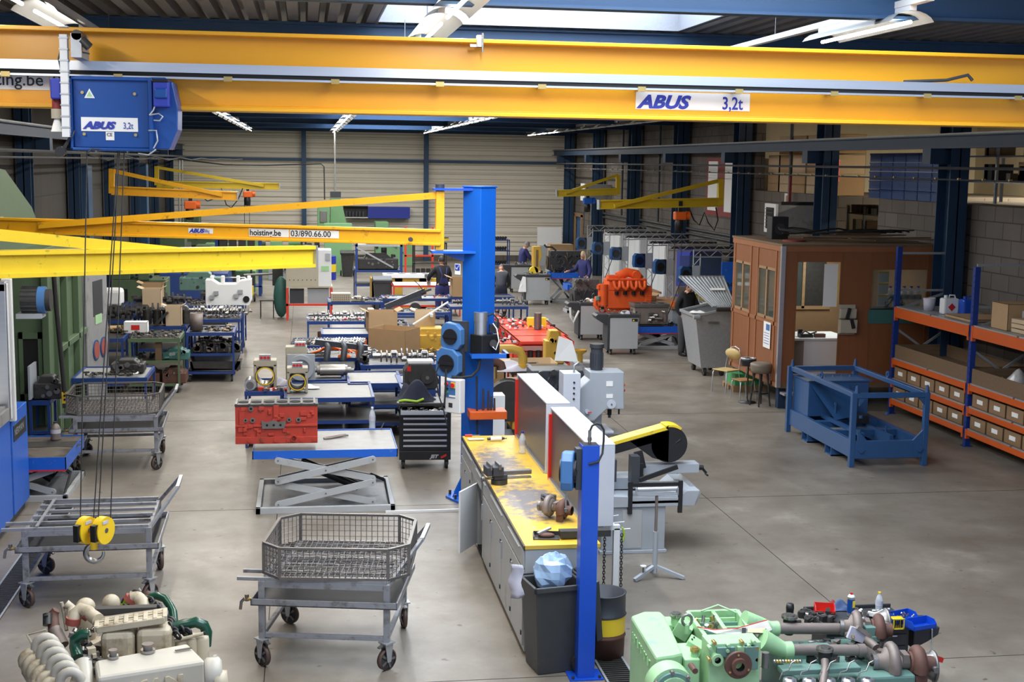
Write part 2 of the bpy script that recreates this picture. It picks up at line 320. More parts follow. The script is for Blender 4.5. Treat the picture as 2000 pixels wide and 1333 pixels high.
# crane runways with bracket, and thin busbar pipes below
for x in (-5.35, 11.35):
    t = thing('crane_runway', ('dark blue crane runway beam along the block wall' if x > 0 else 'dark blue crane runway beam along the board-marked concrete wall'), 'runway beam', (x, 35, 0))
    b = B(); b.box(-.1, .1, -31, 25.5, 4.88, 4.91, 'column_blue'); b.box(-.1, .1, -31, 25.5, 5.09, 5.115, 'column_blue'); b.box(-.01, .01, -31, 25.5, 4.88, 5.11, 'column_blue'); b.build('beam', t)
    b = B(); b.box(-.03, .03, -31, 25.5, 5.115, 5.15, 'steel'); b.build('rail', t)
    for y in cols:
        s = 1 if x > 0 else -1
        b = B(); b.box(-.14, .14, y-35-.16, y-35+.16, 4.60, 4.88, 'column_blue'); b.box(min(0, s*.4), max(0, s*.4), y-35-.12, y-35+.12, 4.6, 4.86, 'column_blue'); b.build('bracket', t)
b = B()
for z, r in ((4.53, .028), (4.33, .016)):
    b.cyl((11.2, 4, z), (11.2, 59, z), r, 'dark_pipe', 6)
for k in range(60): b.box(11.17, 11.23, 8+k*.85-.015, 8+k*.85+.015, 4.33, 4.36, 'brass')
tag(b.build('busbar_pipe'), 'thin twin pipes with small brass clips along the block wall', 'pipe')
b = B()
for z, r in ((4.60, .035), (4.48, .022)): b.cyl((-5.1, 4, z), (-5.1, 59, z), r, 'dark_pipe', 6)
tag(b.build('busbar_pipe'), 'thin twin pipes along the dark concrete wall', 'pipe')
# windows and door in the high part of the right wall
for i, (y0, y1) in enumerate(((36.0, 37.4), (38.0, 39.0))):
    if i: continue
    b = B(); b.box(12.0, 12.05, 35.9, 38.9, 3.05, 4.75, 'brick_red'); w = struct(b.build('window_9'))
    for a, c in ((36.05, 37.05), (37.75, 38.65)): b = B(); b.box(11.98, 12.01, a, c, 3.2, 4.65, 'paper'); b.build('pane', w)
b = B(); b.box(11.98, 12.05, 57.1, 57.25, 0, 2.3, 'wood'); b.box(11.98, 12.05, 58.55, 58.7, 0, 2.3, 'wood'); b.box(11.98, 12.05, 57.1, 58.7, 2.2, 2.35, 'wood'); d = struct(b.build('door_1'))
b = B(); b.box(12.1, 12.14, 57.25, 58.55, 0, 2.2, 'reel_blue'); b.build('door_leaf', d)
# trench drains
def drain(x0, x1, y0, y1, lab):
    b = B(); b.box(x0, x1, y0, y1, .001, .004, 'dark_slot'); b.box(x0, x0+.02, y0, y1, .001, .02, 'galv'); b.box(x1-.02, x1, y0, y1, .001, .02, 'galv')
    n = int((y1-y0)/.045)
    for i in range(n): b.box(x0, x1, y0+i*.045, y0+i*.045+.02, .004, .018, 'steel_dark')
    tag(b.build('drain_grating'), lab, 'drain')
drain(-3.22, -2.97, 8, 17.5, 'slotted steel drain grating along the blue washing machine')
drain(2.58, 2.86, 7, 14.6, 'slotted steel drain grating between dented drum and green engine')
# ================= lamps =================
def make_lamp(lit):
    t = thing('strip_lamp', '', 'lamp', (0, 0, 0))
    b = B(); n = 8; P = []
    for sy in (-1.0, 1.0):
        for i in range(n+1):
            a = R(-72+144*i/n); P.append((.20*math.sin(a), sy, .02+.13*math.cos(a)-.06))
    b.add(P, [(i, i+1, n+2+i, n+1+i) for i in range(n)], 'reflector' if lit else 'galv', True); b.build('reflector', t)
    b = B(); b.cyl((0, -.96, 0), (0, .96, 0), .016, 'tube_glow' if lit else 'white', 8); b.build('tube', t)
    b = B(); b.box(-.03, .03, -1.0, 1.0, .09, .135, 'white'); b.build('housing', t); return t
ORD = 'first second third fourth fifth sixth seventh eighth ninth tenth eleventh twelfth thirteenth fourteenth fifteenth sixteenth seventeenth eighteenth nineteenth twentieth last'.split()
lamp_on = make_lamp(True); lamp_off = make_lamp(False); uon = uoff = 0
RN = {'a': 'row above the blue crane hoist', 'b': 'row beside the skylight', 'c': 'row between the skylight and the block wall', 'd': 'outermost row by the block wall'}
for rk, (rx, ry, rn) in ROWS.items():
    k0 = 0 if rk != 'd' else -14
    t = thing('light_rail', 'white suspension rail carrying lamps, '+RN[rk], 'rail', (rx, 32, 0))
    y0r = ry+k0*2.45-1.3; y1r = ry+rn*2.45-1.1
    b = B(); b.box(-.035, .035, y0r-32, y1r-32, LAMP_Z+.135, LAMP_Z+.19, 'white'); b.build('rail', t)
    b = B(); yy = y0r+.6
    while yy < y1r: b.cyl((0, yy-32, LAMP_Z+.19), (0, yy-32, BZ), .006, 'steel', 5); yy += 3
    b.build('hanger_rod', t)
    for k in range(k0, rn):
        if rk == 'c' and 1 <= k <= 4: continue
        on = k >= 0
        loc = (rx, ry+k*2.45, LAMP_Z)
        if on:
            l = 'lit strip lamp, %s from the near end, %s' % (ORD[k], RN[rk]); g = 'lit strip lamps, '+RN[rk]
            if uon == 0: lamp_on.location = loc; lamp_on['label'] = l; lamp_on['group'] = g; uon = 1
            else: dup(lamp_on, loc, 0, l, g)
        else:
            l = 'unlit strip lamp, %s from the near end of the outermost row' % ORD[k+14]; g = 'unlit strip lamps, outermost row'
            if uoff == 0: lamp_off.location = loc; lamp_off['label'] = l; lamp_off['group'] = g; uoff = 1
            else: dup(lamp_off, loc, 0, l, g)
# ================= bridge crane =================
t = thing('bridge_crane', 'wide yellow I-beam bridge crane girder across the whole hall, lettered ABUS 3,2t', 'crane', (2.9, 10, 4.845))
t['label'] = 'wide yellow bridge crane girder spanning the whole hall with white 3,2t sign'
b = B(); b.box(-8.2, 8.4, -.15, .15, 0, .028, 'crane_yellow'); b.box(-8.2, 8.4, -.15, .15, .532, .56, 'crane_yellow'); b.box(-8.2, 8.4, -.012, .012, 0, .56, 'crane_yellow')
b.box(-8.2, 8.4, -.03, .03, .028, .045, 'crane_yellow'); b.build('girder', t, bev=.004)
zr = GY(700, 133, 9.84).z-4.845; zr2 = GY(700, 151, 9.84).z-4.845
b = B(); b.box(-8.2, 8.4, -.19, -.13, zr2, zr, 'alu'); b.box(-8.2, 8.4, -.18, -.14, zr2-.03, zr2, 'dark_slot'); b.box(-8.2, 8.4, -.195, -.125, zr2-.045, zr2-.03, 'alu'); b.build('festoon_rail', t)
for k in range(22):
    b = B(); x = -8+k*.76; b.box(x-.03, x+.03, -.2, -.12, zr2-.055, zr2-.02, 'brass'); b.box(x-.02, x+.02, -.14, 0, zr2-.02, zr2+.02, 'steel_dark'); b.build('rail_clip', t)
b = B(); g = GY(935, 92, 9.88); gx = g.x-2.9; b.box(gx-.02, gx+.025, -.19, -.12, .50, .585, 'galv'); b.cyl((gx+.02, -.19, .46), (gx+.02, -.19, .60), .008, 'steel_bright', 8); b.box(gx-.07, gx+.02, -.17, -.13, .50, .52, 'galv'); b.build('clamp', t)
g = GY(1820, 158, 9.9); g2 = GY(1890, 150, 9.9)
b = B(); b.tube([(g.x-2.9-.25, -.14, g.z-4.845-.015), (g.x-2.9+.1, -.14, g.z-4.845+.005), (g2.x-2.9-.02, -.14, g2.z-4.845+.01), (g2.x-2.9+.02, -.14, g2.z-4.845-.03)], .014, 'dark_plastic', 6); b.build('cable_clip', t)
def sign(parent, pl, pr, w_px_top, h, ydep, org, face=-1):
    pass
def sign_on(parent, px0, py0, px1, py1, yd, name='sign'):
    a, c = GY(px0, py1, yd), GY(px1, py0, yd); o = parent.location
    b = B(); b.box(a.x-o.x, c.x-o.x, yd-o.y-.003, yd-o.y, a.z-o.z, c.z-o.z, 'paper'); b.build(name, parent)
    return a-o, c-o
a, c = sign_on(t, 1241, 184, 1465, 213, 9.985)
text('ABUS', .135, (a.x+.02, -.02, a.z+.012), FRONT, 'text_blue', t, shear=.3, off=.006, sx=1.2)
text('3,2t', .135, (c.x-.225, -.02, a.z+.012), FRONT, 'text_blue', t, sx=.80, off=.002)
a, c = sign_on(t, -60, 143, 96, 173, 9.985); text('hoisting.be', .125, (c.x-.57, -.02, a.z+.03), FRONT, 'text_black', t, sx=.98, off=.001)
a, c = sign_on(t, 98, 146, 260, 175, 9.985); text('03/890.66.00', .125, (a.x+.02, -.02, a.z+.03), FRONT, 'text_black', t, sx=.9, off=.001)
# hoist hanging on the girder
hc = GY(220, 220, 9.6)
t = thing('crane_hoist', 'blue electric crane hoist hanging from the yellow girder, with white 3,2t sign', 'hoist', (hc.x, 9.6, hc.z))
def hp(px, py, y=9.6): q = GY(px, py, y)-Vector((hc.x, 9.6, hc.z)); return q
b = B(); p0, p1 = hp(146, 288), hp(290, 158)
b.box(p0.x, p1.x, -.02, .01, p0.z, p1.z, 'hoist_blue'); b.box(p0.x-.02, p1.x+.03, -.05, .35, p1.z-.005, p1.z+.02, 'hoist_blue'); b.box(p0.x-.02, p1.x+.03, -.05, .35, p0.z-.02, p0.z, 'hoist_blue'); b.box(p1.x, p1.x+.03, -.06, .35, p0.z-.02, p1.z+.02, 'hoist_blue'); b.box(p0.x-.02, p0.x, -.05, .35, p0.z-.02, p1.z+.02, 'hoist_blue')
b.build('body', t, bev=.006)
b = B(); b.cyl((p0.x, .17, (p0.z+p1.z)/2), (p1.x, .17, (p0.z+p1.z)/2), .14, 'dark_plastic', 24); b.build('rope_drum', t)
q0, q1 = hp(296, 292), hp(345, 152); w = q1.x-q0.x; h = q1.z-q0.z
b = B(); b.prism([(q0.x, q0.z), (q1.x-.06, q0.z), (q1.x, q0.z+.14), (q1.x+.005, q0.z+h*.6), (q1.x-.03, q1.z-.03), (q1.x-.08, q1.z), (q0.x, q1.z)], .0, .34, 'hoist_blue'); b.build('gearbox', t, bev=.008)
b = B(); m0 = hp(302, 210); m1 = hp(332, 160); b.box(m0.x, m1.x, -.09, 0, m0.z, m1.z, 'text_blue'); b.box(m0.x+.01, m1.x-.01, -.11, -.08, (m0.z+m1.z)/2-.03, (m0.z+m1.z)/2+.04, 'hoist_blue'); b.box(m0.x-.01, m1.x, -.1, 0, m1.z-.01, m1.z+.012, 'black'); b.build('terminal_box', t, bev=.01)
b = B()
for pts in (((312, 165), (308, 190), (300, 215), (292, 225)), ((292, 225), (310, 222), (318, 228), (312, 236), (300, 235)), ((290, 255), (305, 255), (308, 275), (300, 290)), ((120, 90), (114, 115), (122, 150), (120, 170)), ((146, 95), (160, 102), (175, 105)), ((122, 170), (128, 240), (132, 262), (142, 268), (146, 255)), ((170, 300), (180, 290), (195, 292)), ((270, 300), (290, 303), (305, 292))):
    b.tube([hp(x, y, 9.52) for x, y in pts], .006, 'dark_plastic' if pts[0][0] < 200 else 'galv', 6)
b.build('cable', t)
b = B(); v0, v1 = hp(124, 285), hp(145, 70); b.box(v0.x+.01, v0.x+.06, -.1, -.03, v0.z+.06, v1.z, 'white')
for k in range(10): b.box(v0.x+.005, v0.x+.065, -.105, -.03, v0.z+.12+k*.075, v0.z+.13+k*.075, 'galv')
b.build('cable_post', t)
b = B(); s0 = hp(111, 180); b.box(s0.x-.03, s0.x+.04, -.08, .02, s0.z-.05, s0.z+.09, 'text_blue'); b.build('limit_switch', t, bev=.01)
b = B(); s0 = hp(111, 200); b.cyl((s0.x, 0, s0.z-.045), (s0.x, 0, s0.z+.035), .033, 'brick_red', 16); b.build('warning_light', t)
b = B(); b.cyl((s0.x, 0, s0.z-.11), (s0.x, 0, s0.z-.045), .04, 'cream', 16); b.cyl((s0.x, 0, s0.z-.20), (s0.x, 0, s0.z-.11), .045, 'paper', 16, r1=.02); b.build('siren', t)
b = B(); k0 = hp(150, 100); b.box(k0.x-.02, k0.x+.05, -.12, .2, k0.z-.05, k0.z+.11, 'galv'); b.cyl((k0.x+.05, -.1, k0.z+.07), (k0.x+.1, -.1, k0.z+.02), .03, 'steel_dark', 12); b.cyl((k0.x+.02, -.12, k0.z+.1), (k0.x+.02, .1, k0.z+.1), .035, 'steel_dark', 12); b.build('trolley_roller', t)
b = B(); d0 = hp(120, 296); b.cyl((d0.x, -.05, d0.z), (d0.x, .0, d0.z), .035, 'black', 14); b.bar((d0.x+.02, -.03, d0.z+.02), (d0.x+.07, -.03, d0.z+.1), .02, .02, 'black'); b.build('guide_pulley', t)
e0, e1 = hp(160, 256), hp(270, 231)
b = B(); b.box(e0.x, e1.x, -.026, -.02, e0.z, e1.z, 'paper'); b.build('sign', t)
text('ABUS', .066, (e0.x+.02, -.03, e0.z+.018), FRONT, 'text_blue', t, shear=.3, off=.004, sx=1.25); text('3,2t', .062, (e1.x-.1, -.03, e0.z+.02), FRONT, 'text_blue', t, sx=.72)
e0, e1 = hp(208, 274), hp(224, 258); b = B(); b.box(e0.x, e1.x, -.026, -.02, e0.z, e1.z, 'paper'); b.build('sticker', t)
text('CE', .032, (e0.x+.006, -.03, e0.z+.028), FRONT, 'text_black', t)
e0 = hp(176, 192); b = B(); b.prism([(e0.x-.035, e0.z), (e0.x+.035, e0.z), (e0.x, e0.z+.065)], -.026, -.02, 'paper'); b.prism([(e0.x-.02, e0.z+.01), (e0.x+.02, e0.z+.01), (e0.x, e0.z+.047)], -.028, -.02, 'mint'); b.build('warning_triangle', t)
for px, py in ((162, 181), (264, 184), (166, 262), (266, 264)):
    q = hp(px, py); b = B(); b.cyl((q.x, -.035, q.z), (q.x, -.02, q.z), .011, 'brass', 10); b.build('bolt', t)
t = thing('hook_block', 'yellow twin-sheave hook block with steel hook hanging on four ropes', 'crane hook', GY(185, 1045, 9.6))
ho = t.location
b = B()
for a_, c_ in (((170, 296), (157, 1012)), ((231, 290), (183, 1012)), ((234, 290), (192, 1012)), ((243, 290), (216, 1012))):
    b.cyl(GY(*a_, 9.62)-ho, GY(*c_, 9.6)-ho, .0045, 'steel_dark', 6)
b.build('rope', t)
for px in (168, 201):
    q = GY(px, 1036, 9.6)-ho; mt = Matrix.Translation(q) @ Matrix.Rotation(R(62), 4, 'Z')
    b = B(); b.cyl((0, -.030, 0), (0, .030, 0), .10, 'handle_yellow', 28); b.cyl((0, -.034, 0), (0, .034, 0), .018, 'steel', 12); b.box(-.045, .02, -.036, -.03, .05, .075, 'cloth_pale'); b.xf(mt); w = b.build('sheave_housing', t, bev=.004)
    b = B(); b.box(-.12, -.07, -.02, .02, -.06, .06, 'black'); b.xf(mt); b.build('rope_guard', w)
b = B(); q = GY(183, 1060, 9.6)-ho; b.cyl((q.x, 0, q.z-.05), (q.x, 0, q.z+.08), .028, 'handle_yellow', 12); b.cyl((q.x-.06, 0, q.z+.06), (q.x+.06, 0, q.z+.06), .02, 'copper', 10); b.build('swivel', t)
b = B(); c0 = GY(185, 1081, 9.6)-ho; rr = .062
pts = [(c0.x+.003, 0, c0.z+.10), (c0.x-.012, 0, c0.z+.075)]+[(c0.x+rr*math.cos(R(a)), 0, c0.z+rr*math.sin(R(a))) for a in range(130, 385, 15)]
b.tube(pts, [.014]*2+[.021-.012*max(0, i-9)/8 for i in range(len(pts)-2)], 'steel_bright', 10); b.build('hook', t)
# ================= workbench island =================
def bench_mat():
    m = bpy.data.materials.new('worn_yellow_top'); m.use_nodes = True; N = m.node_tree.nodes; L = m.node_tree.links; b = N['Principled BSDF']; b.inputs['Roughness'].default_value = .42
    tc = N.new('ShaderNodeTexCoord'); no = N.new('ShaderNodeTexNoise'); no.inputs['Scale'].default_value = 9; no.inputs['Detail'].default_value = 9; no.inputs['Roughness'].default_value = .72; L.new(tc.outputs['Object'], no.inputs[0])
    acc = None
    for c, r in (((.30, -.75, 1.0), (.42, 1.0, 1)), ((.22, 1.0, 1.0), (.34, 1.1, 1))):
        vm = N.new('ShaderNodeVectorMath'); vm.operation = 'SUBTRACT'; L.new(tc.outputs['Object'], vm.inputs[0]); vm.inputs[1].default_value = c
        v2 = N.new('ShaderNodeVectorMath'); v2.operation = 'DIVIDE'; L.new(vm.outputs[0], v2.inputs[0]); v2.inputs[1].default_value = r
        ln = N.new('ShaderNodeVectorMath'); ln.operation = 'LENGTH'; L.new(v2.outputs[0], ln.inputs[0])
        mr = N.new('ShaderNodeMapRange'); mr.inputs[1].default_value = 1.25; mr.inputs[2].default_value = .3; mr.inputs[3].default_value = 0; mr.inputs[4].default_value = .34; L.new(ln.outputs['Value'], mr.inputs[0])
        if acc is None: acc = mr.outputs[0]
        else:
            a = N.new('ShaderNodeMath'); a.operation = 'MAXIMUM'; L.new(acc, a.inputs[0]); L.new(mr.outputs[0], a.inputs[1]); acc = a.outputs[0]
    a = N.new('ShaderNodeMath'); L.new(acc, a.inputs[0]); L.new(no.outputs['Fac'], a.inputs[1])
    rp = N.new('ShaderNodeValToRGB'); rp.color_ramp.elements[0].position = .58; rp.color_ramp.elements[1].position = .80; L.new(a.outputs[0], rp.inputs[0])
    mx = N.new('ShaderNodeMix'); mx.data_type = 'RGBA'; mx.inputs[6].default_value = (.72, .44, .045, 1); mx.inputs[7].default_value = (.16, .14, .14, 1); L.new(rp.outputs[0], mx.inputs[0]); L.new(mx.outputs[2], b.inputs['Base Color']); _M['bench_top'] = m
bench_mat()
def tambour_mat():
    m = bpy.data.materials.new('tambour_slats'); m.use_nodes = True; N = m.node_tree.nodes; L = m.node_tree.links; b = N['Principled BSDF']; b.inputs['Roughness'].default_value = .28; b.inputs['Metallic'].default_value = .55
    tc = N.new('ShaderNodeTexCoord'); wv = N.new('ShaderNodeTexWave'); wv.bands_direction = 'Y'; wv.inputs['Scale'].default_value = 14; L.new(tc.outputs['Object'], wv.inputs[0])
    mx = N.new('ShaderNodeMix'); mx.data_type = 'RGBA'; mx.inputs[6].default_value = (.13, .125, .12, 1); mx.inputs[7].default_value = (.22, .21, .20, 1); L.new(wv.outputs['Fac'], mx.inputs[0]); L.new(mx.outputs[2], b.inputs['Base Color'])
    bp = N.new('ShaderNodeBump'); bp.inputs['Strength'].default_value = .5; bp.inputs['Distance'].default_value = .01; L.new(wv.outputs['Fac'], bp.inputs['Height']); L.new(bp.outputs[0], b.inputs['Normal']); _M['tambour'] = m
tambour_mat()
t = thing('workbench', 'long grey cabinet workbench with worn yellow top beside blue jib column', 'workbench', (1.97, 13.9, 0))
for y0, y1 in ((-2.36, .0), (.0, 2.55)):
    b = B(); b.box(-.005, .70, y0, y1-.004, 1.0, 1.04, 'bench_top'); b.box(-.018, -.005, y0, y1, .995, 1.035, 'steel_dark'); b.build('worktop', t, bev=.003)
b = B(); b.box(0, .68, -2.35, .48, .03, .995, 'cabinet_grey'); b.box(0, .68, 1.02, 2.54, .03, .995, 'cabinet_grey'); b.box(0, .68, .48, 1.02, .03, .06, 'dark_slot'); b.box(.62, .68, .48, 1.02, .03, .995, 'dark_slot'); b.box(0, .68, .48, 1.02, .97, .995, 'cabinet_grey'); b.box(.03, .66, -2.3, 2.5, 0, .03, 'dark_slot'); b.build('carcase', t)
def door(y0, y1, z0=.08, z1=.80):
    b = B(); b.box(-.02, 0, y0+.006, y1-.006, z0, z1, 'cabinet_grey'); d = b.build('door', t, bev=.003)
    b = B(); b.box(-.035, -.02, y1-.06, y1-.03, z1-.28, z1-.1, 'machine_grey'); b.box(-.03, -.018, y0+.02, y0+.05, z0+.1, z0+.14, 'black'); b.box(-.03, -.018, y0+.02, y0+.05, z1-.14, z1-.1, 'black'); b.build('handle', d)
for y0, y1 in ((-2.34, -1.68), (-1.68, -1.0), (-1.0, -.26), (-.26, .47), (1.55, 2.05), (2.05, 2.53)): door(y0, y1)
for y0, y1 in ((-2.34, -1.25), (-1.25, 0), (0, 1.25), (1.25, 2.53)):
    b = B(); b.box(-.018, 0, y0+.006, y1-.006, .82, .985, 'cabinet_grey'); d = b.build('drawer', t, bev=.003)
    b = B(); b.box(-.03, -.018, y0+.2, y1-.2, .955, .97, 'galv'); b.build('handle', d)
b = B(); b.bar((0, 1.04, .44), (-.26, .62, .44), .022, .72, 'white'); b.build('door', t)
for nm, y0, y1 in (('far', 14.3, 16.4), ('near', 12.1, 14.05)):
    t = thing('tambour_cabinet', 'long grey tambour cabinet with red end strip, standing %s on the yellow bench' % ('beside clear bottle' if nm == 'far' else 'above brown turbocharger'), 'cabinet', (2.65, y0, 1.041))
    L_ = y1-y0; b = B(); b.box(0, .27, 0, L_, .79, .81, 'locker_grey'); b.box(0, .27, 0, .03, 0, .79, 'locker_grey'); b.box(0, .27, L_-.03, L_, 0, .79, 'locker_grey'); b.box(.24, .27, .03, L_-.03, 0, .79, 'locker_grey'); b.box(0, .24, .03, L_-.03, 0, .03, 'locker_grey'); b.build('carcase', t, bev=.004)
    b = B(); b.box(.012, .024, .03, L_-.03, .03, .79, 'tambour'); b.build('shutter', t)
    b = B(); b.box(-.022, .03, L_-.05, L_-.005, .0, .74, 'red'); b.build('red_strip', t, bev=.004)
    b = B(); b.box(-.02, .01, .02, L_-.05, -.0, .03, 'alu'); b.build('bottom_rail', t)
def bottle(loc, lab, h=.30, r=.038, cap='bottle_cap', liquid='bottle_clear', grp=None):
    t = thing('water_bottle', lab, 'bottle', loc)
    B().lathe([(0, 0), (r, 0), (r, h*.1), (r*.92, h*.2), (r, h*.35), (r*.95, h*.5), (r, h*.62), (r*.7, h*.8), (r*.32, h*.9), (r*.32, h*.94)], (0, 0, 0), (0, 0, 1), liquid, 16).build('bottle_body', t)
    B().lathe([(r*1.02, h*.38), (r*1.02, h*.6)], (0, 0, 0), (0, 0, 1), 'cloth_pale', 16).build('wrapper', t)
    B().cyl((0, 0, h*.93), (0, 0, h), r*.4, cap, 12).build('cap', t); return t
bottle(GZ(1020, 886, 1.042), 'clear plastic bottle with blue cap on far end of yellow bench', .27, .042)
t = thing('bench_vice', 'dark steel bench vice with long screw bolted on the yellow worktop', 'vice', GZ(975, 945, 1.042), R(6))
b = B(); b.cyl((0, 0, 0), (0, 0, .05), .09, 'steel_dark', 20); b.box(-.07, .08, -.06, .06, .05, .11, 'engine_charcoal'); b.box(-.09, .03, -.085, .085, .10, .20, 'engine_charcoal'); b.box(-.03, .0, -.10, .10, .17, .235, 'steel'); b.build('body', t, bev=.008)
b = B(); b.box(-.16, -.10, -.09, .09, .10, .20, 'engine_charcoal'); b.box(-.125, -.10, -.10, .10, .17, .235, 'steel'); b.box(-.12, .36, -.028, .028, .095, .145, 'steel'); b.build('jaw', t, bev=.008)
b = B(); b.cyl((-.2, 0, .06), (.36, 0, .06), .015, 'steel_bright', 12); b.cyl((-.2, 0, .06), (-.17, 0, .06), .03, 'steel', 12); b.cyl((-.19, -.01, -.18), (-.19, .01, .14), .009, 'steel_bright', 8); b.build('screw_handle', t)
def turbo(name_loc, lab, rz=0, s=1.0, mats=('rust_grey', 'rust'), grp=None, par=None, nm='turbocharger'):
    if par is None: t = thing(nm, lab, 'turbocharger', name_loc, rz, grp)
    else: t = par
    mt = Matrix.Scale(s, 4)
    if par is not None: mt = Matrix.Translation(name_loc) @ Matrix.Rotation(rz, 4, 'Z') @ mt
    def bd(b, n): b.xf(mt); b.build(n, t)
    b = B(); b.lathe([(.03, -.12), (.055, -.12), (.06, -.06), (.10, -.04), (.115, 0), (.10, .04), (.05, .05)], (0, 0, .13), (1, 0, 0), mats[0], 22)
    b.tube([(-.0+.0, .11*math.cos(R(a)), .13+.11*math.sin(R(a))) for a in range(-90, 200, 24)], [.02+.002*i for i in range(13)][:len(range(-90, 200, 24))], mats[0], 10); b.pipe((-.13, 0, .13), (-.10, 0, .13), .06, .045, 'steel', 20, 'dark_slot'); bd(b, 'compressor_housing')
    b = B(); b.cyl((.05, 0, .13), (.13, 0, .13), .045, mats[0], 14); b.box(.07, .11, -.05, .05, .14, .20, mats[0]); bd(b, 'bearing_housing')
    b = B(); b.tube([(.18, .09*math.cos(R(a)), .12+.09*math.sin(R(a))) for a in range(-90, 200, 24)], [.03+.0018*i for i in range(13)][:len(range(-90, 200, 24))], mats[1], 10); b.cyl((.12, 0, .12), (.22, 0, .12), .085, mats[1], 18); b.pipe((.22, 0, .12), (.29, 0, .12), .055, .042, mats[1], 20, 'dark_slot'); b.box(.14, .22, -.11, -.08, .0, .08, mats[1]); bd(b, 'turbine_housing')
    return t
turbo(GZ(1072, 1012, 1.042), 'rusty brown turbocharger lying on the near end of yellow bench', R(-35), .85)
p = GZ(1072, 985, 1.042); b = B(); b.cyl((0, 0, .05), (-.02, .10, .05), .035, 'engine_charcoal', 12); b.box(-.06, .03, .06, .14, .0, .07, 'steel_dark'); b.cyl((.05, .02, .03), (.05, .02, .09), .03, 'steel', 14); b.tube([(-.05, .1, .04), (-.07, .02, .06), (-.03, -.04, .04)], .015, 'steel_dark')
tag(b.build('valve_casting', loc=p), 'small dark valve casting beside the brown turbocharger', 'casting')
def air_tool(p, lab, rz):
    t = thing('air_grinder', lab, 'air tool', p, rz); b = B(); b.cyl((-.08, 0, .03), (.06, 0, .03), .028, 'white', 14); b.build('barrel', t); b = B(); b.cyl((.06, 0, .03), (.10, 0, .03), .024, 'dark_plastic', 12, r1=.012); b.cyl((.10, 0, .03), (.13, 0, .03), .008, 'steel'); b.cyl((-.12, 0, .03), (-.08, 0, .03), .018, 'dark_plastic', 12); b.build('nozzle', t); return t
air_tool(GZ(970, 862, 1.042), 'white and black pneumatic grinder lying on yellow worktop', R(4))
t = thing('spray_tube', 'pair of thin silver tubes lying near the end of the yellow bench', 'tube', GZ(930, 860, 1.042)); b = B(); b.cyl((-.11, 0, .014), (.1, .0, .014), .012, 'alu', 10); b.build('upper_tube', t); b = B(); b.cyl((-.10, -.04, .014), (.09, -.03, .014), .012, 'alu', 10); b.build('lower_tube', t)
t = thing('screwdriver', 'red handled screwdriver at far corner of the yellow bench', 'screwdriver', GZ(922, 853, 1.042)); B().cyl((-.09, 0, .014), (0, .0, .014), .014, 'red', 8).build('handle', t); B().cyl((0, 0, .014), (.1, .0, .014), .004, 'steel', 6).build('blade', t)
t = thing('dustpan', 'grey dustpan with brown brush near the front edge of yellow bench', 'dustpan', GZ(1067, 1050, 1.042), R(-8)); b = B(); b.box(-.12, .12, -.09, .07, 0, .006, 'steel_dark'); b.bar((-.12, -.09, .0), (-.12, .07, .0), .01, .06, 'steel_dark'); b.bar((-.12, .07, .01), (.12, .07, .01), .01, .06, 'steel_dark'); b.build('pan', t)
b = B(); b.bar((-.08, -.02, .04), (.04, .07, .07), .03, .02, 'galv'); b.build('handle', t)
b = B(); b.sph((.0, .0, .02), (.08, .045, .025), 'rust'); b.build('brush', t)
p = GZ(1142, 1041, 1.09); b = B(); b.box(-.24, .24, -.05, .05, -.03, .03, 'iron'); tag(b.build('steel_bar', loc=p), 'dark square steel bar jutting past the near bench end by blue post', 'steel bar')
# blue hose post in front of the bench
t = thing('hose_post', 'slim blue square post bolted to floor before the workbench', 'post', (2.42, 10.98, 0))
b = B(); b.box(-.075, .075, -.075, .075, .012, 2.10, 'post_blue'); b.box(-.07, .07, -.07, .07, 2.1, 2.102, 'dark_slot'); b.build('pole', t, bev=.004)
b = B(); b.box(-.15, .15, -.12, .12, 0, .012, 'post_blue'); b.build('base_plate', t)
for sx in (-.12, .12):
    b = B(); b.cyl((sx, -.09, .012), (sx, -.09, .035), .014, 'steel_dark', 6); b.build('anchor_bolt', t)
def reel(t, mt, c='reel_blue', hub='black'):
    b = B(); b.prism([(-.13, -.16), (.10, -.18), (.16, -.10), (.16, .10), (.08, .17), (-.08, .19), (-.15, .12), (-.16, -.08)], -.055, .055, c); b.xf(mt); h = b.build('shell', t, bev=.014)
    b = B(); b.cyl((0, -.075, 0), (0, -.05, 0), .105, hub, 24); b.cyl((0, .05, 0), (0, .075, 0), .105, hub, 24); b.box(-.11, .11, -.085, -.07, -.018, .018, hub); b.xf(mt); b.build('hub', h)
t = thing('hose_reel', 'light blue hose reel on the slim blue post', 'hose reel', GY(1110, 920, 10.98))
reel(t, Matrix.Rotation(R(72), 4, 'Z') @ Matrix.Scale(.95, 4))
b = B(); b.box(.06, .235, -.05, .05, -.16, .20, 'dark_plastic'); b.build('bracket', t)
b = B(); b.tube([(-.02, -.02, -.05), (-.025, -.03, -.2), (-.02, -.03, -.33)], .007, 'galv', 6); b.cyl((-.02, -.03, -.33), (-.02, -.03, -.36), .015, 'steel', 8); b.build('hose_end', t)
t = thing('supply_hose', 'black looped hose rising out of the slim blue post', 'hose', (2.42, 10.98, 2.1)); b = B(); b.tube([(0, 0, 0), (.0, 0, .11), (.02, 0, .16), (.06, 0, .18), (.10, 0, .165), (.125, 0, .12), (.125, 0, .03), (.11, -.03, -.08), (.06, -.09, -.14), (-.02, -.085, -.16)], .010, 'rubber', 8); b.build('hose', t)
b = B(); b.cyl((0, 0, .0), (0, 0, .12), .014, 'steel_bright', 10); b.cyl((0, 0, .03), (0, 0, .06), .02, 'steel_bright', 6); b.build('coupling', t)
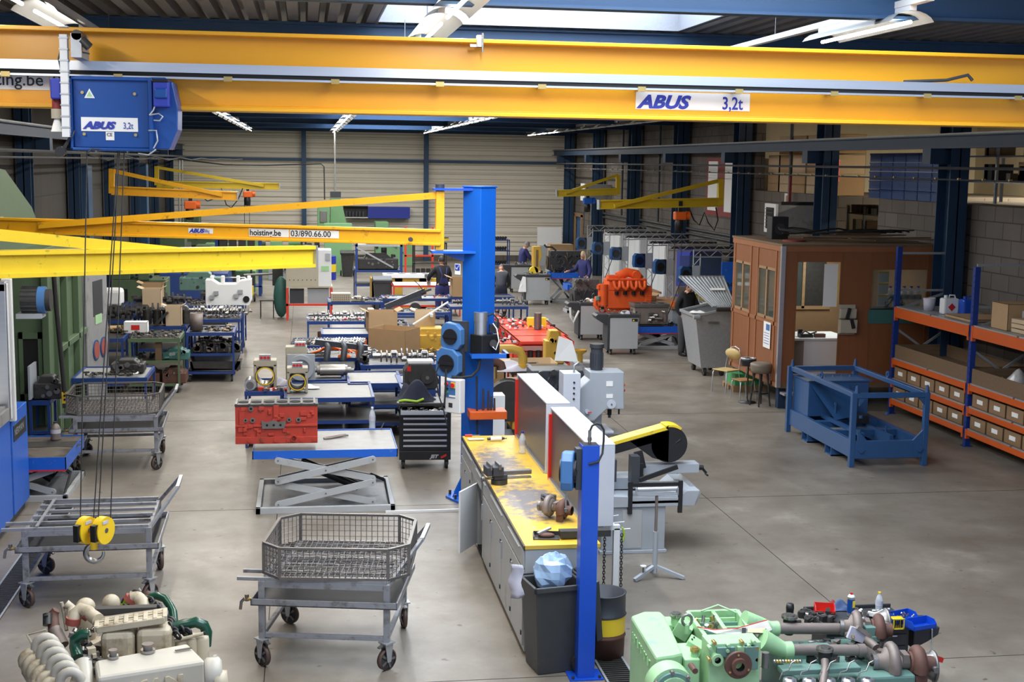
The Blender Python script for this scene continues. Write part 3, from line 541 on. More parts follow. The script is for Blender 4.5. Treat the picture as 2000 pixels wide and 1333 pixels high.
# white hanging rack with chains
t = thing('chain_rack', 'white steel leg rack with prongs and two hanging lifting chains', 'rack', GZ(1199, 1224))
b = B(); b.box(-.03, .03, -.03, .03, 0, 1.0, 'white'); b.box(-.14, .03, -.03, .03, .98, 1.03, 'white'); b.build('leg', t, bev=.003)
for k in range(4):
    b = B(); b.cyl((.03, .25*k, .98-.005*k), (.14, .25*k, .985), .006, 'white', 6); b.build('prong', t)
b = B(); b.box(-.02, .02, 0, 1.0, .95, .99, 'white'); b.build('rail', t)
def chain(pts, r=.012, mat='iron', link=.034):
    b = B(); pts = [Vector(p) for p in pts]; k = 0; i = 0
    L_ = [0]
    for a, c in zip(pts, pts[1:]): L_.append(L_[-1]+(c-a).length)
    s_ = 0
    while s_ < L_[-1]-link*.5:
        while i < len(pts)-2 and L_[i+1] < s_: i += 1
        f_ = (s_-L_[i])/max(1e-6, L_[i+1]-L_[i]); c = pts[i].lerp(pts[i+1], f_); d = (pts[i+1]-pts[i]).normalized()
        u = Vector((1, 0, 0)) if abs(d.x) < .8 else Vector((0, 0, 1)); u = (u-d*u.dot(d)).normalized(); v = d.cross(u)
        if k % 2: u, v = v, u
        b.tube([c+d*(link*.62*math.cos(a))+u*(r*math.sin(a)) for a in [2*PI*q/8 for q in range(8)]], r*.36, mat, 4, closed=True); s_ += link*.82; k += 1
    return b
def hookc(t, p, s=1.0, mat='iron'):
    b = B(); b.tube([(p[0]+.0, p[1], p[2]+.02*s), (p[0], p[1], p[2]-.02*s)]+[(p[0]-.0+.03*s*math.sin(R(a)), p[1], p[2]-.05*s+.03*s*math.cos(R(a))) for a in range(0, 260, 30)], .009*s, mat, 8); b.build('hook', t)
chain([(-.115, 0, .94), (-.115, 0, .42)]).build('chain', t); hookc(t, (-.115, 0, .40), 1.2)
chain([(.055, 0, .92), (.06, 0, .28)]).build('chain', t); hookc(t, (.06, 0, .26), 1.3)
b = B(); b.tube([(.055, 0, 1.0), (.07, 0, .98), (.08, 0, .92), (.07, 0, .86), (.05, 0, .90)], .010, 'lime', 6); b.build('sling', t)
# wheelie bin
def wheelie(loc, lab, rz=0, lid_open=True, s=1.0, mat='bin_grey', dark=False):
    t = thing('wheelie_bin', lab, 'bin', loc, rz); t.scale = (s, s, s)
    def ring(z, w, d, y): return [(-w, y-d, z), (w, y-d, z), (w, y+d, z), (-w, y+d, z)]
    b = B(); lo, hi = ring(0, .17, .18, .0), ring(.82, .225, .25, .02)
    b.add(lo+hi, [(0, 3, 2, 1), (0, 1, 5, 4), (1, 2, 6, 5), (2, 3, 7, 6), (3, 0, 4, 7)], mat)
    ii, il = ring(.82, .20, .225, .02), ring(.1, .155, .165, 0)
    b.add(hi+ii+il, [(0, 1, 5, 4), (1, 2, 6, 5), (2, 3, 7, 6), (3, 0, 4, 7), (4, 5, 9, 8), (5, 6, 10, 9), (6, 7, 11, 10), (7, 4, 8, 11), (8, 9, 10, 11)], mat); b.build('body', t, bev=.012)
    b = B()
    for x0, x1, y0, y1 in ((-.25, .25, -.255, -.225), (-.25, .25, .265, .29), (-.25, -.22, -.255, .29), (.22, .25, -.255, .29)): b.box(x0, x1, y0, y1, .79, .84, mat)
    b.build('rim', t, bev=.008)
    for sx in (-1, 1):
        b = B(); b.cyl((sx*.20, .22, .1), (sx*.245, .22, .1), .10, 'rubber', 24); b.cyl((sx*.24, .22, .1), (sx*.252, .22, .1), .055, mat, 16); b.build('wheel', t)
    b = B()
    if lid_open: b.prism([(.30, .84), (.37, .86), (.42, .30), (.36, .28)], -.24, .24, mat, 'x')
    else: b.prism([(-.28, .84), (-.26, .88), (.24, .93), (.31, .86)], -.25, .25, mat, 'x')
    b.build('lid', t, bev=.01)
    b = B(); b.cyl((-.2, .31, .84), (.2, .31, .84), .014, mat, 8); b.build('handle', t); return t
wheelie((2.16, 11.23, 0), 'dark grey wheelie bin holding a clear blue bag beside slim blue post', R(-80), s=.98)
p = Vector((2.17, 11.25, .88)); b = B(); rr_ = random.Random(3)
pts = []; n, m = 14, 9
for i in range(m+1):
    for k in range(n):
        q = 1+.28*(rr_.random()-.5); pts.append((.17*q*math.sin(PI*i/m)*math.cos(2*PI*k/n)+.05*(m-i)/m-.03, .13*q*math.sin(PI*i/m)*math.sin(2*PI*k/n), .17*math.cos(PI*i/m)*q))
b.add(pts, [(i*n+k, (i+1)*n+k, (i+1)*n+(k+1) % n, i*n+(k+1) % n) for i in range(m) for k in range(n)], 'bag_blue')
tag(b.build('plastic_bag', loc=p), 'crumpled clear blue plastic bag stuffed in dark grey wheelie bin', 'bag')
p = GY(1013, 1112, 11.1); b = B(); b.add([(x*.11-.02+.015*math.sin(9*u), .03*math.sin(5*u+x*3), .04-u*.30*(1-.1*x)-.03*x) for u in [i/8 for i in range(9)] for x in (-.5, 0, .5)], [(i*3+k, i*3+k+1, i*3+k+4, i*3+k+3) for i in range(8) for k in range(2)], 'cloth_pale', True)
o = b.build('work_rag', loc=p); so = o.modifiers.new('thick', 'SOLIDIFY'); so.thickness = .012; tag(o, 'pale blue rag hanging over the rim of dark wheelie bin', 'rag')
# dented drum
t = thing('oil_drum', 'dented blue open drum with yellow band behind slim blue post', 'drum', (2.70, 11.46, 0))
b = B(); b.lathe([(0, .01), (.19, .01), (.195, .2), (.205, .21), (.195, .22), (.195, .24)], (0, 0, 0), (0, 0, 1), 'rust', 28); b.lathe([(.195, .24), (.197, .40)], (0, 0, 0), (0, 0, 1), 'lemon_yellow', 28); b.lathe([(.197, .40), (.207, .41), (.197, .42), (.195, .60), (.203, .61), (.185, .61), (.18, .05), (0, .05)], (0, 0, 0), (0, 0, 1), 'engine_charcoal', 28); b.build('shell', t)
# ================= bandsaw, roller stand, mill =================
so_ = Vector((3.36, 14.55, 0))
t = thing('band_saw', 'grey metal bandsaw on cabinet base with yellow and black saw bow', 'band saw', so_)
def sp(px, py, dy=0): return GY(px, py, 14.9+dy)-so_
b = B(); b.box(0, .80, 0, .85, .0, .04, 'machine_grey'); b.prism([(.02, .04), (.78, .04), (.78, .56), (.02, .56)], .03, .80, 'machine_grey'); b.box(.26, .5, .02, .04, .06, .52, 'cabinet_grey'); b.build('base', t, bev=.006)
b = B(); b.prism([(-.02, .56), (1.12, .56), (1.18, .74), (1.02, .74), (.92, .66), (-.02, .70)], .0, .85, 'machine_grey'); b.build('coolant_tray', t, bev=.004)
b = B(); b.box(.0, .62, .30, .62, .70, .84, 'machine_grey'); b.box(.55, 1.28, .38, .58, .86, .97, 'machine_grey'); b.box(.50, .56, .25, .70, .74, 1.02, 'black'); b.build('vice', t, bev=.005)
b = B(); b.cyl((1.28, .48, .90), (1.36, .48, .90), .03, 'black', 12); b.bar((1.34, .48, .90), (1.40, .48, .83), .02, .03, 'black'); b.cyl((1.38, .44, .83), (1.38, .36, .83), .012, 'black', 8); b.build('crank', t)
b = B()
for x in (.32, .92): b.box(x, x+.05, -.01, .02, .48, .86, 'black')
b.box(.32, .97, -.0, .03, .80, .84, 'black'); b.box(.32, .97, -.0, .02, .60, .63, 'black'); b.cyl((.36, .05, .82), (.95, .05, .82), .028, 'steel', 14); b.build('feed_frame', t)
b = B(); A_, C_ = sp(1205, 868), sp(1300, 832)
mt = Matrix.Translation((.22, .35, 1.17)) @ Matrix.Rotation(R(-15), 4, 'Y')
b.box(-.35, .62, -.02, .17, -.05, .06, 'black'); b.cyl((.66, -.02, -.12), (.66, .17, -.12), .22, 'black', 30); b.prism([(.20, .05), (.70, .05), (.60, -.33), (.42, -.22)], -.02, .17, 'black'); b.xf(mt); b.build('saw_bow', t, bev=.004)
b = B(); b.box(-.35, .68, -.03, .20, .06, .10, 'lemon_yellow'); n = len(b.v)
b.prism([(.68+.0, .06), (.68, .10)]+[(.66+.25*math.sin(R(a)), -.12+.235*math.cos(R(a))) for a in range(0, 60, 10)]+[(.66+.22*math.sin(R(a)), -.12+.21*math.cos(R(a))) for a in range(50, -10, -10)], -.03, .20, 'lemon_yellow'); b.xf(mt); b.build('bow_cover', t)
b = B(); b.box(.35, .45, .0, .15, .84, 1.16, 'engine_charcoal'); b.bar((.45, .0, .88), (.90, .0, 1.03), .03, .05, 'black'); b.bar((.55, .3, .95), (.50, .3, 1.15), .06, .10, 'black'); b.box(-.05, .2, .1, .4, .84, 1.1, 'engine_charcoal'); b.cyl((.9, .1, 1.28), (.95, .05, 1.34), .015, 'black', 8); b.build('linkage', t)
b = B(); b.prism([(1.02, .60), (1.20, .52), (1.26, .66), (1.14, .78)], .2, .7, 'galv'); b.build('chute', t)
t = thing('roller_stand', 'grey floor stand with steel roller and splayed feet before the bandsaw', 'roller stand', GZ(1278, 1128))
b = B(); b.cyl((0, 0, .05), (0, 0, .52), .028, 'machine_grey', 14); b.build('outer_tube', t)
b = B(); b.cyl((0, 0, .5), (0, 0, .93), .017, 'rust_grey', 12); b.build('inner_tube', t)
for dx, dy in ((-.26, -.14), (.30, -.12), (0, .28)):
    b = B(); b.bar((0, 0, .13), (dx, dy, .02), .04, .035, 'machine_grey'); b.build('foot', t)
b = B(); b.cyl((-.15, -.08, .08), (-.15, -.08, .15), .01, 'steel', 8); b.cyl((-.15, -.08, .15), (-.15, -.08, .16), .035, 'white', 12); b.build('clamp_knob', t)
b = B(); b.box(-.23, .23, -.03, .03, .93, .95, 'machine_grey'); b.box(-.235, -.225, -.03, .03, .93, 1.01, 'machine_grey'); b.box(.225, .235, -.03, .03, .93, 1.01, 'machine_grey'); b.build('roller_bracket', t)
b = B(); b.cyl((-.22, 0, .995), (.22, 0, .995), .026, 'alu', 16); b.build('roller', t)
mo = Vector((3.95, 17.6, 0))
t = thing('milling_machine', 'light grey gear-head mill drill with tall dark motor behind tambour cabinets', 'milling machine', mo)
b = B(); b.box(-.25, .25, -.1, .45, 0, .85, 'locker_grey'); b.box(-.12, .12, .1, .4, .85, 1.2, 'locker_grey'); b.build('column', t, bev=.01)
def mp(px, py, y=17.4): q = GY(px, py, y)-mo; return q
b = B(); q = [mp(x, y) for x, y in ((1152, 727), (1219, 727), (1219, 800), (1185, 800), (1160, 823), (1135, 823), (1128, 800), (1128, 765), (1152, 742))]
b.prism([(v.x, v.z) for v in q], -.2, .18, 'machine_grey'); b.build('head', t, bev=.012)
b = B(); q0, q1 = mp(1171, 726), mp(1171, 682); b.cyl((q0.x, 0, q0.z), (q0.x, 0, q1.z+.04), .085, 'engine_charcoal', 24)
for k in range(16): a = 2*PI*k/16; b.cb((q0.x+.087*math.cos(a), .087*math.sin(a), (q0.z+q1.z)/2-.03), (.016, .006, q1.z-q0.z-.1), 'engine_charcoal', rz=a)
b.cyl((q0.x, 0, q1.z-.01), (q0.x, 0, q1.z+.045), .098, 'dark_plastic', 24); b.build('motor', t, bev=.003)
b = B(); q0, q1 = mp(1098, 806, 17.2), mp(1133, 729, 17.2); b.box(q0.x, q1.x, -.45, -.12, q0.z, q1.z, 'locker_grey'); c = b.build('control_box', t, bev=.006)
for k in range(4): b = B(); z = q1.z-.12-.075*k; b.cyl((q1.x-.09, -.46, z), (q1.x-.09, -.45, z), .014, 'black', 12); b.build('switch', c)
b = B(); b.tube([mp(1121, 728, 17.2), mp(1122, 714, 17.2), mp(1130, 708, 17.2), mp(1138, 716, 17.3), mp(1142, 730, 17.3)], .014, 'galv', 8); b.build('conduit', t)
b = B(); q = mp(1194, 790); b.cyl((q.x, -.215, q.z), (q.x, -.2, q.z), .062, 'locker_grey', 24); b.cyl((q.x, -.225, q.z), (q.x, -.21, q.z), .012, 'steel', 10); b.build('dial', t)
b = B(); q = mp(1146, 804); b.cyl((q.x, -.24, q.z), (q.x, -.2, q.z), .03, 'locker_grey', 16); b.cyl((q.x, -.28, q.z), (q.x+.05, -.28, q.z), .01, 'red', 8); b.build('selector', t)
b = B(); q = mp(1197, 802); b.cyl((q.x, 0, q.z-.1), (q.x, 0, q.z), .03, 'black', 12); b.cyl((q.x, 0, q.z-.14), (q.x, 0, q.z-.08), .02, 'steel_dark', 10); q = mp(1213, 770); b.cyl((q.x, -.1, q.z-.3), (q.x, -.1, q.z+.02), .012, 'black', 8); b.build('spindle', t)
for py, m_ in ((757, 'orange'), (768, 'red')): b = B(); q = mp(1219, py); b.cyl((q.x, 0, q.z), (q.x+.06, 0, q.z), .018, m_, 12); b.build('knob', t)
b = B()
for py, h in ((750, 10), (774, 8)): q0, q1 = mp(1184, py+h/2), mp(1197, py-h/2); b.box(q0.x, q1.x, -.205, -.2, q0.z, q1.z, 'paper')
b.build('data_plate', t)
b = B(); b.box(.0, .36, -.15, .3, .78, .82, 'steel'); b.build('table', t)
# ================= foreground engines =================
def loc_fn(o):
    o = Vector(o)
    return (lambda px, py, y: GY(px, py, y)-o), (lambda px, py, z: GZ(px, py, z)-o)
def wob(b, amt, seed, start=0):
    r_ = random.Random(seed)
    for i in range(start, len(b.v)): v = b.v[i]; b.v[i] = (v[0]+r_.uniform(-amt, amt), v[1]+r_.uniform(-amt, amt), v[2]+r_.uniform(-amt, amt))
def stand(t, x0, x1, y0, y1, z1, mat='iron'):
    b = B()
    for x in (x0, x1):
        for y in (y0, y1): b.box(x-.03, x+.03, y-.03, y+.03, 0, z1, mat)
    b.box(x0, x1, y0-.03, y0+.03, z1-.06, z1, mat); b.box(x0, x1, y1-.03, y1+.03, z1-.06, z1, mat); b.box(x0-.03, x0+.03, y0, y1, z1-.06, z1, mat); b.box(x1-.03, x1+.03, y0, y1, z1-.06, z1, mat); b.build('stand', t)
t = thing('ship_engine', 'old off-white marine engine with embossed letters, ribbed heads and green hoses', 'engine', (-1.3, 9.8, 0)); Y_, Z_ = loc_fn(t.location)
stand(t, -.5, .55, -.5, .55, .22)
b = B(); b.box(-.42, .50, -.55, .70, .2, .72, 'old_white'); b.build('block', t, bev=.02)
# long white tank with embossed lettering
b = B(); c = [Z_(185, 1290, .95), Z_(408, 1278, .95), Z_(372, 1254, .95), Z_(188, 1284, .95)]
q = [Z_(190, 1325, .93), Z_(402, 1292, .93), Z_(366, 1256, .95), Z_(185, 1290, .95)]
lo = [Vector((v.x, v.y-.01, .5)) for v in q]; lo[2] = Vector((q[2].x, q[2].y, .55)); lo[3] = Vector((q[3].x, q[3].y, .55))
b.hexa([*lo, *q], 'clean_white'); b.build('header_tank', t, bev=.025)
fv = (q[1]-q[0]).normalized(); a = math.atan2(fv.y, fv.x)
text('MAN', .115, q[0]+fv*.21+Vector((0, -.012, -.15)), (PI/2, 0, a), 'old_white', t, sx=1.5, off=.006, ext=.010)
for px, py, r in ((221, 1286, .032), (289, 1274, .042)):
    p = Z_(px, py, .95); b = B(); b.cyl(p, p+Vector((0, 0, .02)), r*1.25, 'steel_bright', 22); b.cyl(p+Vector((0, 0, .02)), p+Vector((0, 0, .05)), r*.8, 'steel', 18); b.cyl(p+Vector((0, 0, .045)), p+Vector((0, 0, .062)), r, 'rust_grey', 20); b.build('filler_cap', t)
p = Z_(358, 1269, .956); b = B(); b.cb(p, (.12, .025, .004), 'steel_dark', rz=a+.05); b.build('data_plate', t)
# twin cream intake boxes under a ribbed manifold
for k, (x0, x1) in enumerate(((196, 262), (266, 335))):
    A0, A1 = Y_(x0, 1236-k*6, 9.75), Y_(x1, 1226-k*6, 9.75); b = B()
    b.box(A0.x, A1.x, -.08, .22, .62, A0.z, 'old_white'); s0 = len(b.v); b.build('intake_box', t, bev=.045)
b = B(); M0, M1 = Y_(188, 1232, 9.75), Y_(322, 1212, 9.75); up = .045
b.bar(M0+Vector((0, .02, .0)), M1+Vector((0, .02, .0)), .06, .05, 'old_white'); b.bar(M0+Vector((-.02, .19, .0)), M1+Vector((0, .19, .0)), .06, .05, 'old_white')
for i in range(8):
    f = i/7; p = M0.lerp(M1, f); b.bar(p+Vector((0, 0, .01)), p+Vector((-.02, .19, .005)), .035, .045, 'old_white')
for j in (.07, .13): b.bar(M0+Vector((0, j, .012)), M1+Vector((0, j, .012)), .03, .03, 'old_white')
b.build('ribbed_manifold', t, bev=.006)
b = B(); b.hexa([*[Y_(x, y, 9.97)+Vector((0, d_, 0)) for x, y, d_ in ((183, 1204, 0), (305, 1202, 0), (305, 1202, .08), (183, 1204, .08), (183, 1191, 0), (305, 1187, 0), (305, 1187, .08), (183, 1191, .08))]], 'iron'); o = b
bo = o.build('lifting_beam', t, bev=.004)
# red banded elbows, domes
b = B(); b.tube([Y_(143, 1216, 10.0), Y_(147, 1200, 10.02), Y_(158, 1190, 10.05), Y_(172, 1196, 10.0), Y_(184, 1206, 9.95), Y_(192, 1212, 9.9)], .05, 'old_white', 14); b.build('elbow_pipe', t)
b = B()
for p0, p1 in (((142, 1220), (144, 1207)), ((168, 1197), (176, 1203))):
    b.cyl(Y_(*p0, 10.0), Y_(*p1, 10.0), .056, 'copper_band', 18)
b.build('hose_clamp', t)
b = B(); b.tube([Y_(256, 1168, 10.3), Y_(268, 1166, 10.3), Y_(278, 1176, 10.25), Y_(282, 1192, 10.2)], .05, 'old_white', 14); b.cyl(Y_(252, 1175, 10.3), Y_(258, 1168, 10.3), .055, 'copper_band', 16); b.build('elbow_pipe', t)
for px, py, r in ((167, 1187, .075), (217, 1178, .068)):
    b = B(); b.sph(Y_(px, py, 10.25), r, 'old_white', 18, 10); p = Y_(px, py, 10.25); b.cyl(p+Vector((0, 0, -.25)), p, r*.95, 'old_white', 18); b.build('dome', t)
b = B(); p = Y_(290, 1172, 10.5); b.lathe([(.0, .07), (.02, .065), (.045, .0), (.05, -.12)], p, (0, 0, 1), 'rust', 16); b.tube([Y_(270, 1155, 10.5), Y_(271, 1150, 10.5), Y_(275, 1160, 10.5)], .01, 'cream'); b.build('cone_cap', t)
b = B(); b.tube([Y_(292, 1168, 10.4), Y_(305, 1164, 10.4), Y_(322, 1170, 10.35), Y_(332, 1184, 10.3), Y_(338, 1196, 10.2), Y_(342, 1230, 10.1)], .032, 'pipe_green', 12); b.build('green_hose', t)
b = B(); b.tube([Y_(340, 1226, 9.9), Y_(358, 1221, 9.9), Y_(382, 1216, 9.9), Y_(398, 1222, 9.9), Y_(404, 1236, 9.9), Y_(402, 1262, 9.9)], .042, 'pipe_green', 14); b.build('green_hose', t)
b = B(); b.tube([Y_(173, 1240, 9.6), Y_(160, 1240, 9.6), Y_(146, 1250, 9.6), Y_(146, 1264, 9.6), Y_(152, 1286, 9.5)], .040, 'pipe_green', 14); b.build('green_hose', t)
# chains and cable loom
b = chain([Y_(248, 1176, 10.3), Y_(262, 1160, 10.3), Y_(285, 1168, 10.3), Y_(302, 1180, 10.2), Y_(318, 1200, 10.0), Y_(340, 1236, 9.8), Y_(352, 1246, 9.75)], .032, 'black', .065); b.build('chain', t)
b = chain([Y_(306, 1184, 10.15), Y_(330, 1210, 10.0), Y_(356, 1232, 9.85), Y_(378, 1242, 9.8)], .032, 'black', .065); b.build('chain', t)
b = B(); b.tube([Y_(238, 1182, 10.3), Y_(244, 1172, 10.3), Y_(252, 1165, 10.3)], .012, 'lime', 6); b.tube([Y_(240, 1174, 10.3), Y_(250, 1180, 10.3)], .01, 'lime', 6); b.build('sling', t)
b = B(); r_ = random.Random(5)
for i in range(22):
    p = [Y_(304+i*1.2+r_.uniform(-5, 5), 1186+k*13+r_.uniform(-4, 4)+i*1.4, 10.1-k*.06) + Vector((k*.03, 0, 0)) for k in range(5)]; b.tube([q_+Vector((k*.028, 0, 0)) for k, q_ in enumerate(p)], .009, r_.choice(['black', 'black', 'rust_grey', 'old_white', 'steel_dark', 'pipe_green']), 5)
b.build('cable_loom', t)
b = B(); b.cyl(Y_(342, 1252, 9.8), Y_(398, 1238, 9.8), .014, 'old_white', 8); b.cyl(Y_(398, 1238, 9.8), Y_(402, 1237, 9.8), .016, 'rubber', 8)
for px in (356, 376, 394): b.lathe([(.0, .03), (.05, .02), (.055, 0), (.055, -.3)], Y_(px, 1254-(px-356)*.15, 9.85), (0, 0, 1), 'old_white', 16)
b.build('filter_head', t)
b = B(); b.lathe([(.10, -.02), (.115, 0), (.115, .08), (.09, .1), (.0, .1)], Y_(405, 1318, 9.05), (1, .1, 0), 'clean_white', 22); b.cyl(Y_(418, 1286, 9.1), Y_(424, 1284, 9.1), .02, 'clean_white', 10); b.build('end_cover', t)
b = B(); b.lathe([(.08, -.0), (.09, .02), (.085, .08), (.0, .09)], Y_(420, 1335, 9.0), (1, 0, 0), 'old_white', 20); b.cyl(Y_(432, 1330, 9), Y_(436, 1329, 9), .015, 'brass', 10); b.build('flange', t)
# ribbed white cylinder heads down the left side
for i in range(6):
    f = i/5.0; p = Y_(98+f*48, 1262+f*68, 9.7-f*.45); b = B(); s0 = 0
    pts = [(0, .085*math.cos(R(a))*1.0, .10*math.sin(R(a))) for a in range(0, 200, 20)]
    b.tube([p+Vector((-.02-.02*math.cos(R(a))*0+.0, -.05+.0, 0))+Vector((.075*math.cos(R(a)), 0, .085*math.sin(R(a)))) for a in range(-20, 210, 20)], .034, 'clean_white', 12); b.build('ribbed_head', t)
for i in range(7):
    f = i/6.0; p = Y_(60+f*50, 1290+f*66, 9.65-f*.45); b = B(); b.lathe([(.03, -.035), (.085, -.03), (.092, 0), (.085, .03), (.03, .035)], p, (.45, -.8, -.1), 'old_white', 18); b.build('exhaust_rib', t)
p = Y_(64, 1300, 9.7); b = B(); b.tube([Y_(75, 1280, 9.8), Y_(64, 1290, 9.8), Y_(58, 1310, 9.7), Y_(80, 1345, 9.3)], .06, 'old_white', 12); b.build('exhaust_pipe', t)
b = B(); b.tube([Y_(106, 1232, 10.0), Y_(104, 1215, 10.05), Y_(104, 1200, 10.1), Y_(110, 1192, 10.1)], [.045, .042, .04, .03], 'rust', 12); b.cyl(Y_(106, 1230, 10.0), Y_(122, 1262, 9.9), .05, 'rust_grey', 12); b.cyl(Y_(93, 1222, 10.0), Y_(93, 1200, 10.05), .035, 'steel_dark', 12)
for k in range(3): b.cyl(Y_(86, 1203+k*8, 10.0), Y_(94, 1203+k*8, 10.0), .006, 'steel_dark', 6)
b.build('turbine_elbow', t)
b = B(); b.tube([Y_(90, 1231, 9.8), Y_(53, 1241, 9.8), Y_(75, 1280, 9.6), Y_(112, 1340, 9.2)], .010, 'cream', 8); b.build('oil_pipe', t)
b = B(); b.tube([Y_(120, 1177, 10.2), Y_(125, 1200, 10.2), Y_(130, 1232, 10.1)], .014, 'cream', 8); b.tube([Y_(128, 1180, 10.2), Y_(140, 1188, 10.2), Y_(138, 1215, 10.1)], .035, 'old_white', 10); b.build('breather_pipe', t)
b = B(); b.cyl(Y_(162, 1296, 9.4), Y_(168, 1345, 9.2), .062, 'clean_white', 20); b.cyl(Y_(160, 1290, 9.4), Y_(162, 1297, 9.4), .064, 'alu', 20); b.build('oil_filter', t)
b = B()
for i in range(46):
    px, py = 112+r_.random()*80, 1225+r_.random()*100
    if px < 125+(py-1225)*.35: continue
    p = Y_(px, py, 9.75-(py-1225)*.004)-Vector((0, -.08, .05)); m_ = r_.choice(['steel_dark', 'steel', 'rust_grey', 'iron', 'old_white', 'steel_bright'])
    if r_.random() < .5: b.cyl(p, p+Vector((r_.uniform(-.05, .05), r_.uniform(-.05, .05), r_.uniform(0, .06))), r_.uniform(.008, .022), m_, 8)
    else: b.cb(p, (r_.uniform(.02, .06),)*3, m_, rz=r_.random()*3)
b.build('fuel_fittings', t)
# ---------------- mint green engine ----------------
t = thing('marine_diesel_engine', 'mint green diesel engine with gearbox, two grey pipes and twin rusty turbochargers', 'engine', (3.7, 9.6, 0)); Y_, Z_ = loc_fn(t.location)
stand(t, -.8, 1.0, -.35, .6, .2)
b = B(); top = [(1232, 1203), (1257, 1194), (1290, 1194), (1300, 1204), (1334, 1275), (1318, 1279), (1281, 1284)]
T_ = [Z_(x, y, .86) for x, y in top]; Tm = [Vector((v.x, v.y, .80)) for v in T_]
n = len(T_); lo = [Vector((v.x-.0, v.y, .25)) for v in T_]
order = list(range(n))
b.add(T_+lo, [tuple(order[::-1]), tuple(range(n, 2*n))]+[(i, (i+1) % n, n+(i+1) % n, n+i) for i in range(n)], 'mint'); gh = b.build('gear_housing', t, bev=.022)
e0, e1 = Z_(1232, 1203, .86), Z_(1281, 1284, .86); d = (e1-e0); a = math.atan2(d.y, d.x)
nrm = Vector((d.y, -d.x, 0)).normalized()
p = e0+d*.10+Vector((0, 0, -.17))+nrm*.002
if nrm.x > 0: nrm = -nrm
for i in range(11):
    c = e0+d*(.12+.066*i)+nrm*.004+Vector((0, 0, -.13)); b = B(); s_ = .03
    b.bar(c+Vector((0, 0, s_)), c+d.normalized()*(.018 if i % 2 else -.0)+Vector((0, 0, -s_)), .01, .012, 'mint', up=nrm)
    if i % 3: b.bar(c+Vector((0, 0, s_)), c+d.normalized()*.03+Vector((0, 0, s_*.9)), .01, .008, 'mint', up=nrm)
    b.build('embossed_letter', gh)
b = B(); c = Y_(1314, 1345, 8.98)
c_ = c+Vector((0, -.03, -.02)); b.cyl(c_+Vector((0, .03, 0)), c_+Vector((0, .2, 0)), .17, 'mint', 32); b.cyl(c_, c_+Vector((0, .04, 0)), .145, 'teal_mint', 32, r1=.15); b.cyl(c_+Vector((0, -.015, 0)), c_, .115, 'mint', 28); b.build('round_cover', t)
for a_ in (45, 95, 150):
    q = c+Vector((.15*math.cos(R(a_)), -.04, .15*math.sin(R(a_))-.02)); b = B(); b.cyl(q, q+Vector((0, .08, 0)), .014, 'rust_grey', 8); b.build('bolt', t)
b = B(); b.box(c.x-.05, c.x+.05, c.y-.05, c.y-.035, c.z-.06, c.z+.05, 'rust_grey'); b.build('data_plate', t)
b = B(); q0 = Z_(1335, 1270, .84); q1 = Z_(1368, 1283, .84); b.box(q0.x-.03, q1.x+.0, q1.y-.0, q1.y+.35, .3, .82, 'mint'); b.build('side_case', t, bev=.01)
b = B(); q = Y_(1355, 1308, 9.0); b.cyl(q+Vector((0, -.04, 0)), q+Vector((0, .08, 0)), .022, 'rust', 10); b.build('stud', t)
def cap_at(px, py, z, r, m1, m2, nm='filler_cap'):
    p = Z_(px, py, z); b = B(); b.cyl(p-Vector((0, 0, .08)), p, r*.8, m2, 20); b.cyl(p, p+Vector((0, 0, .025)), r, m1, 24); b.cyl(p+Vector((0, 0, .02)), p+Vector((0, 0, .035)), r*.7, m1, 20); b.build(nm, t, bev=.003)
cap_at(1320, 1205, .86, .048, 'steel_bright', 'mint'); cap_at(1357, 1273, .86, .036, 'brass', 'mint')
b = B(); q = Z_(1320, 1212, .80); b.box(q.x-.09, q.x+.12, q.y-.1, q.y+.1, .5, .80, 'mint'); b.build('top_case', t, bev=.01)
b = B(); q = Z_(1341, 1238, .80); b.tube([q+Vector((.04*math.cos(x), 0, .11+.045*math.sin(x))) for x in [i*PI/6 for i in range(12)]], .012, 'steel', 8, closed=True); b.cyl(q, q+Vector((0, 0, .075)), .022, 'mint', 12); b.build('lifting_eye', t)
for (x, y) in ((1330, 1225), (1350, 1262)):
    q = Z_(x, y, .80); b = B(); b.cb(q+Vector((.02, .0, -.02)), (.13, .16, .12), 'mint', rz=R(-25), ry=R(28)); b.cyl(q+Vector((0, -.02, .05)), q+Vector((0, -.02, .065)), .008, 'steel_dark', 6); b.cyl(q+Vector((.03, .03, .04)), q+Vector((.03, .03, .06)), .008, 'steel_dark', 6); b.build('angled_cover', t, bev=.005)
# open intake case between the gearbox and pipes
c0 = Z_(1343, 1196, .84); c1 = Z_(1440, 1193, .84); c2 = Z_(1478, 1252, .84); c3 = Z_(1385, 1253, .84)
b = B(); b.hexa([Vector((v.x, v.y, .35)) for v in (c3, c2, c1, c0)]+[Vector((v.x, v.y, .74)) for v in (c3, c2, c1, c0)], 'mint')
for p, q in ((c0, c1), (c1, c2), (c2, c3), (c3, c0), (c0.lerp(c1, .5), c3.lerp(c2, .5))): b.bar(Vector((p.x, p.y, .79)), Vector((q.x, q.y, .79)), .035, .12, 'mint')
b.build('intake_case', t, bev=.006)
for u in range(2):
    for v in range(6):
        p = (c0.lerp(c1, .08+.5*u)).lerp(c3.lerp(c2, .08+.5*u), .08+.15*v); q = (c0.lerp(c1, .42+.5*u)).lerp(c3.lerp(c2, .42+.5*u), .08+.15*v)
        b = B(); b.bar(Vector((p.x, p.y, .785)), Vector((q.x, q.y, .785)), .022, .03, 'teal_mint' if v % 2 else 'mint'); b.build('intake_rib', t)
b = B()
